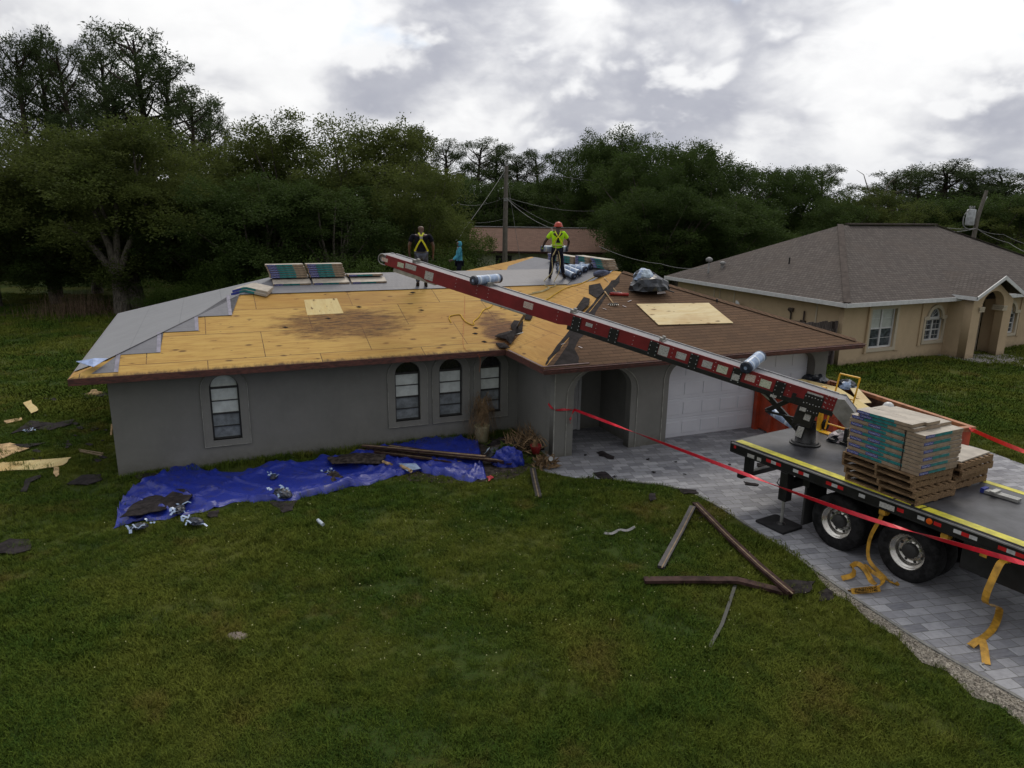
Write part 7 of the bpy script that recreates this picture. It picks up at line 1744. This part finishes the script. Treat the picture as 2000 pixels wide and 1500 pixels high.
d2 = at_depth(1772, 400, 78); D2 = thing('dead_tree', 'thin bare snag rising out of the spreading pine', 'tree', (d2.x, 78, 0), 0); dz = at_depth(1772, 320, 78).z
MB().tube([(0, 0, 0), (.1, 0, dz * .7), (-.1, 0, dz)], [.18, .12, .04], 8).tube([(0, 0, dz * .86), (-.7, 0, dz * .98)], [.05, .02], 5).tube([(0, 0, dz * .84), (.8, 0, dz * .93)], [.05, .02], 5).build('trunk', M_DEADW, D2)
# shrubs
BS = [(640, 470, 33, 3.2, 'dark shrub behind the left roof stacks'), (560, 490, 33, 3.0, 'low shrub left of the roof stacks'), (760, 470, 33, 3.4, 'leafy shrub left of the man in navy'), (870, 462, 34, 3.2, 'leafy shrub between the two men beyond the ridge'), (935, 470, 31, 2.8, 'bright leafy shrub right of the hooded man'), (905, 440, 40, 3.0, 'shrub beside the far brown house'),
      (330, 530, 36, 2.8, 'low green shrub right of the forked trunk'), (420, 500, 37, 3.2, 'low green shrub behind the grey hip slope'), (1975, 450, 42, 3.0, 'bright shrub behind the right end of the tan roof'), (480, 440, 38, 3.2, 'darker shrub above the grey hip slope')]
for i, (px, yt, Y, w, lb) in enumerate(BS): tree('bush', i % 2, px, yt, Y, w, lb, 'shrubs behind the house')
# dry reeds at the back of the left lawn
rd_ = thing('dry_reeds', 'reddish brown dry reeds at the back of the left lawn', 'reeds', at(150, 612), 0)
q = MB(); r2 = random.Random(8)
for k in range(1100):
    x, y = r2.gauss(0, 1.3), r2.gauss(0, 1.0); h = r2.uniform(.3, 1.5) * (1 if abs(x) < 1.5 else .6); a_ = r2.uniform(0, 6.28); lx, ly = r2.uniform(-.3, .3), r2.uniform(-.3, .3); w = .02
    q.add([(x, y, 0), (x + math.cos(a_) * w, y + math.sin(a_) * w, 0), (x + lx, y + ly, h)], [(0, 1, 2)])
q.build('stalks', M_REED, rd_)
# far wood closing the horizon, one mass
rng = np.random.default_rng(5); n = 120000
X = rng.uniform(-150, 190, n); Yw = 108 + rng.uniform(0, 16, n) + 6 * np.sin(X * .05); hh = 7.2 + 1.6 * np.sin(X * .11) + 1.2 * np.sin(X * .37 + 1) + .8 * np.sin(X * .9)
Z = hh * rng.uniform(0, 1, n) ** .8
fw = bpy.data.objects.new('far_wood', leaf_mesh('far_wood', np.stack([X, Yw, Z], 1), rng.normal(size=(n, 3)), rng.uniform(.5, 1.0, n), rng.uniform(.3, .6, n), M_LEAFD, rng)); COL.objects.link(fw); tag(fw, 'dim far wood closing the horizon behind all other trees', 'wood', None, 'stuff')
n = 60000; X = rng.uniform(-48, 66, n); Yw = 50 + rng.uniform(0, 10, n) + np.where(X > 20, 12, 0); hh = 2.6 + 1.0 * np.sin(X * .5) + .7 * np.sin(X * 1.3); Z = hh * rng.uniform(0, 1, n); keep = ~((X > -4) & (X < 13)); X, Yw, Z = X[keep], Yw[keep], Z[keep]; n = len(X)
us = bpy.data.objects.new('undergrowth', leaf_mesh('undergrowth', np.stack([X, Yw, Z], 1), rng.normal(size=(n, 3)), rng.uniform(.2, .4, n), rng.uniform(.1, .22, n), M_LEAFD, rng)); COL.objects.link(us); tag(us, 'dark undergrowth below the tree line', 'undergrowth', None, 'stuff')

# ------------------------------------------------------------------ grass
def tuft(name, n, h, w, spread, seed, lean=.5):
    rng_ = np.random.default_rng(seed); vs = []; fs = []
    for k in range(n):
        a_ = rng_.uniform(0, 6.28); r1 = spread * math.sqrt(rng_.random()); x, y = math.cos(a_) * r1, math.sin(a_) * r1
        b1 = rng_.uniform(0, 6.28); hh_ = h * rng_.uniform(.5, 1.2); ln = hh_ * lean * rng_.uniform(.2, 1.4); dx, dy = math.cos(b1), math.sin(b1)
        c1 = b1 + 1.57 + rng_.uniform(-.6, .6); sx, sy = math.cos(c1) * w / 2, math.sin(c1) * w / 2
        i = len(vs); vs += [(x - sx, y - sy, 0), (x + sx, y + sy, 0), (x + dx * ln * .4 - sx * .8, y + dy * ln * .4 - sy * .8, hh_ * .62), (x + dx * ln * .4 + sx * .8, y + dy * ln * .4 + sy * .8, hh_ * .62), (x + dx * ln, y + dy * ln, hh_ * .9)]
        fs += [(i, i + 1, i + 3, i + 2), (i + 2, i + 3, i + 4)]
    me = bpy.data.meshes.new(name); me.from_pydata(vs, [], fs); me.materials.append(M_BLADE)
    return bpy.data.objects.new(name, me)          # kept out of the scene: only the lawn's nodes use it
t_short = tuft('tuft_short', 34, .055, .009, .11, 1, .9); t_long = tuft('tuft_long', 26, .13, .008, .09, 2, .7); t_far = tuft('tuft_far', 30, .075, .020, .22, 3, .9)
HOUSE_P = [hm(-.02, -.02), hm(9.62, -.02), hm(9.62, -2.34), hm(18.2, -2.34), hm(18.2, 13), hm(9.6, 13), hm(9.6, 8.1), hm(0, 8.1)]
NH_P = [NM_ @ Vector(p) for p in ((.45, .45, 0), (17.8, .45, 0), (17.8, 11, 0), (.45, 11, 0))]
def scatter(name, xs, ys, tobj, smin, smax, label, rngs):
    ok = np.ones(len(xs), bool)
    for P_ in (DRIVE, GRAV, HOUSE_P, NH_P): ok &= ~inside(xs, ys, P_)
    # thin out in bare patches
    pn = np.sin(xs * 1.3 + 2 * np.sin(ys * .9)) * np.sin(ys * 1.7 + xs * .4)
    ok &= ~((pn > .55) & (rngs.random(len(xs)) < .55))
    xs, ys = xs[ok], ys[ok]; n_ = len(xs)
    me = bpy.data.meshes.new(name); me.vertices.add(n_)
    me.vertices.foreach_set('co', np.stack([xs, ys, np.zeros(n_)], 1).reshape(-1).astype(np.float32))
    at_s = me.attributes.new('sz', 'FLOAT', 'POINT'); at_s.data.foreach_set('value', (rngs.uniform(smin, smax, n_) * (1 + .22 * np.sin(xs * .8 + 1.3 * np.sin(ys * .7)) * np.sin(ys * .9))).astype(np.float32))
    at_r = me.attributes.new('rz', 'FLOAT', 'POINT'); at_r.data.foreach_set('value', rngs.uniform(0, 6.28, n_).astype(np.float32))
    o = bpy.data.objects.new(name, me); COL.objects.link(o); tag(o, label, 'grass', None, 'stuff')
    ng = bpy.data.node_groups.new(name, 'GeometryNodeTree'); ng.interface.new_socket('Geometry', in_out='INPUT', socket_type='NodeSocketGeometry'); ng.interface.new_socket('Geometry', in_out='OUTPUT', socket_type='NodeSocketGeometry')
    N_ = ng.nodes; gi = N_.new('NodeGroupInput'); go = N_.new('NodeGroupOutput'); m2p = N_.new('GeometryNodeMeshToPoints'); iop = N_.new('GeometryNodeInstanceOnPoints'); oi = N_.new('GeometryNodeObjectInfo'); oi.inputs['Object'].default_value = tobj
    a1 = N_.new('GeometryNodeInputNamedAttribute'); a1.data_type = 'FLOAT'; a1.inputs['Name'].default_value = 'sz'; a2 = N_.new('GeometryNodeInputNamedAttribute'); a2.data_type = 'FLOAT'; a2.inputs['Name'].default_value = 'rz'
    cx_ = N_.new('ShaderNodeCombineXYZ')
    ng.links.new(gi.outputs[0], m2p.inputs[0]); ng.links.new(m2p.outputs[0], iop.inputs['Points']); ng.links.new(oi.outputs['Geometry'], iop.inputs['Instance'])
    ng.links.new(a1.outputs[0], iop.inputs['Scale']); ng.links.new(a2.outputs[0], cx_.inputs[2]); ng.links.new(cx_.outputs[0], iop.inputs['Rotation']); ng.links.new(iop.outputs[0], go.inputs[0])
    md = o.modifiers.new('scatter', 'NODES'); md.node_group = ng; return o
rg = np.random.default_rng(21)
def pts_near(n_, y0, y1):
    ys = rg.uniform(y0, y1, n_); xs = rg.uniform(-1, 1, n_) * (ys * .80 + 2); return xs, ys
xs, ys = pts_near(62000, 6.3, 21)
# no tufts through the tarp
TP = [at(x, y) for x, y in ((226, 1030), (322, 938), (368, 908), (520, 912), (700, 890), (895, 858), (1010, 890), (1010, 915), (950, 935), (815, 922), (735, 944), (620, 968), (470, 981), (372, 1007))]
k_ = ~inside(xs, ys, TP); xs, ys = xs[k_], ys[k_]
scatter('lawn_grass', xs, ys, t_short, .5, 1.15, 'short dense grass of the front lawn', rg)
xs, ys = pts_near(9000, 6.3, 20); k_ = ~inside(xs, ys, TP) & (np.sin(xs * .9 + ys) * np.sin(ys * 1.1 - xs * .5) > -.1); xs, ys = xs[k_], ys[k_]
# taller weeds keep to the foot of the wall and uncut spots
scatter('tall_grass', xs, ys, t_long, .5, 1.25, 'taller grass in uncut spots of the front lawn', rg)
xs, ys = pts_near(26000, 19, 46); scatter('far_grass', xs, ys, t_far, .8, 1.6, 'grass of the side lawns beyond the truck and the house corner', rg)
u_ = rg.uniform(.0, 9.5, 500); v_ = rg.normal(-.12, .10, 500); wl_ = [hm(a, min(b, -.03)) for a, b in zip(u_, v_)]
scatter('wall_weeds', np.array([p.x for p in wl_]), np.array([p.y for p in wl_]), t_long, .5, 1.5, 'weeds along the foot of the grey front wall', rg)
# clover flowers
n = 900; ys = rg.uniform(8.0, 16.5, n); xs = rg.normal(.5, 3.6, n); k_ = ~inside(xs, ys, DRIVE) & ~inside(xs, ys, TP) & ~inside(xs, ys, GRAV); xs, ys = xs[k_], ys[k_]; n = len(xs)
fl = bpy.data.objects.new('clover_flowers', leaf_mesh('clover_flowers', np.stack([xs, ys, rg.uniform(.05, .10, n)], 1), rg.normal(size=(n, 3)) * [1, 1, .3], np.full(n, .022), np.full(n, .020), simple('flower_cream', (.42, .42, .22), .7), rg)); COL.objects.link(fl); tag(fl, 'tiny cream flowers dotted over the middle of the lawn', 'flowers', None, 'stuff')
# bits of gravel
n = 5000; gx0 = [p.x for p in GRAV]; gy0 = [p.y for p in GRAV]; xs = rg.uniform(min(gx0), max(gx0), n * 8); ys = rg.uniform(min(gy0), max(gy0), n * 8); k_ = inside(xs, ys, GRAV); xs, ys = xs[k_][:n], ys[k_][:n]; n = len(xs)
gv = bpy.data.objects.new('gravel_stones', leaf_mesh('gravel_stones', np.stack([xs, ys, np.full(n, .014)], 1), rg.normal(size=(n, 3)) * [1, 1, .4], rg.uniform(.015, .04, n), rg.uniform(.015, .03, n), simple('gravel_bits', (.36, .33, .28), .9), rg)); COL.objects.link(gv); tag(gv, 'loose pale gravel along the driveway edge', 'gravel', None, 'stuff')
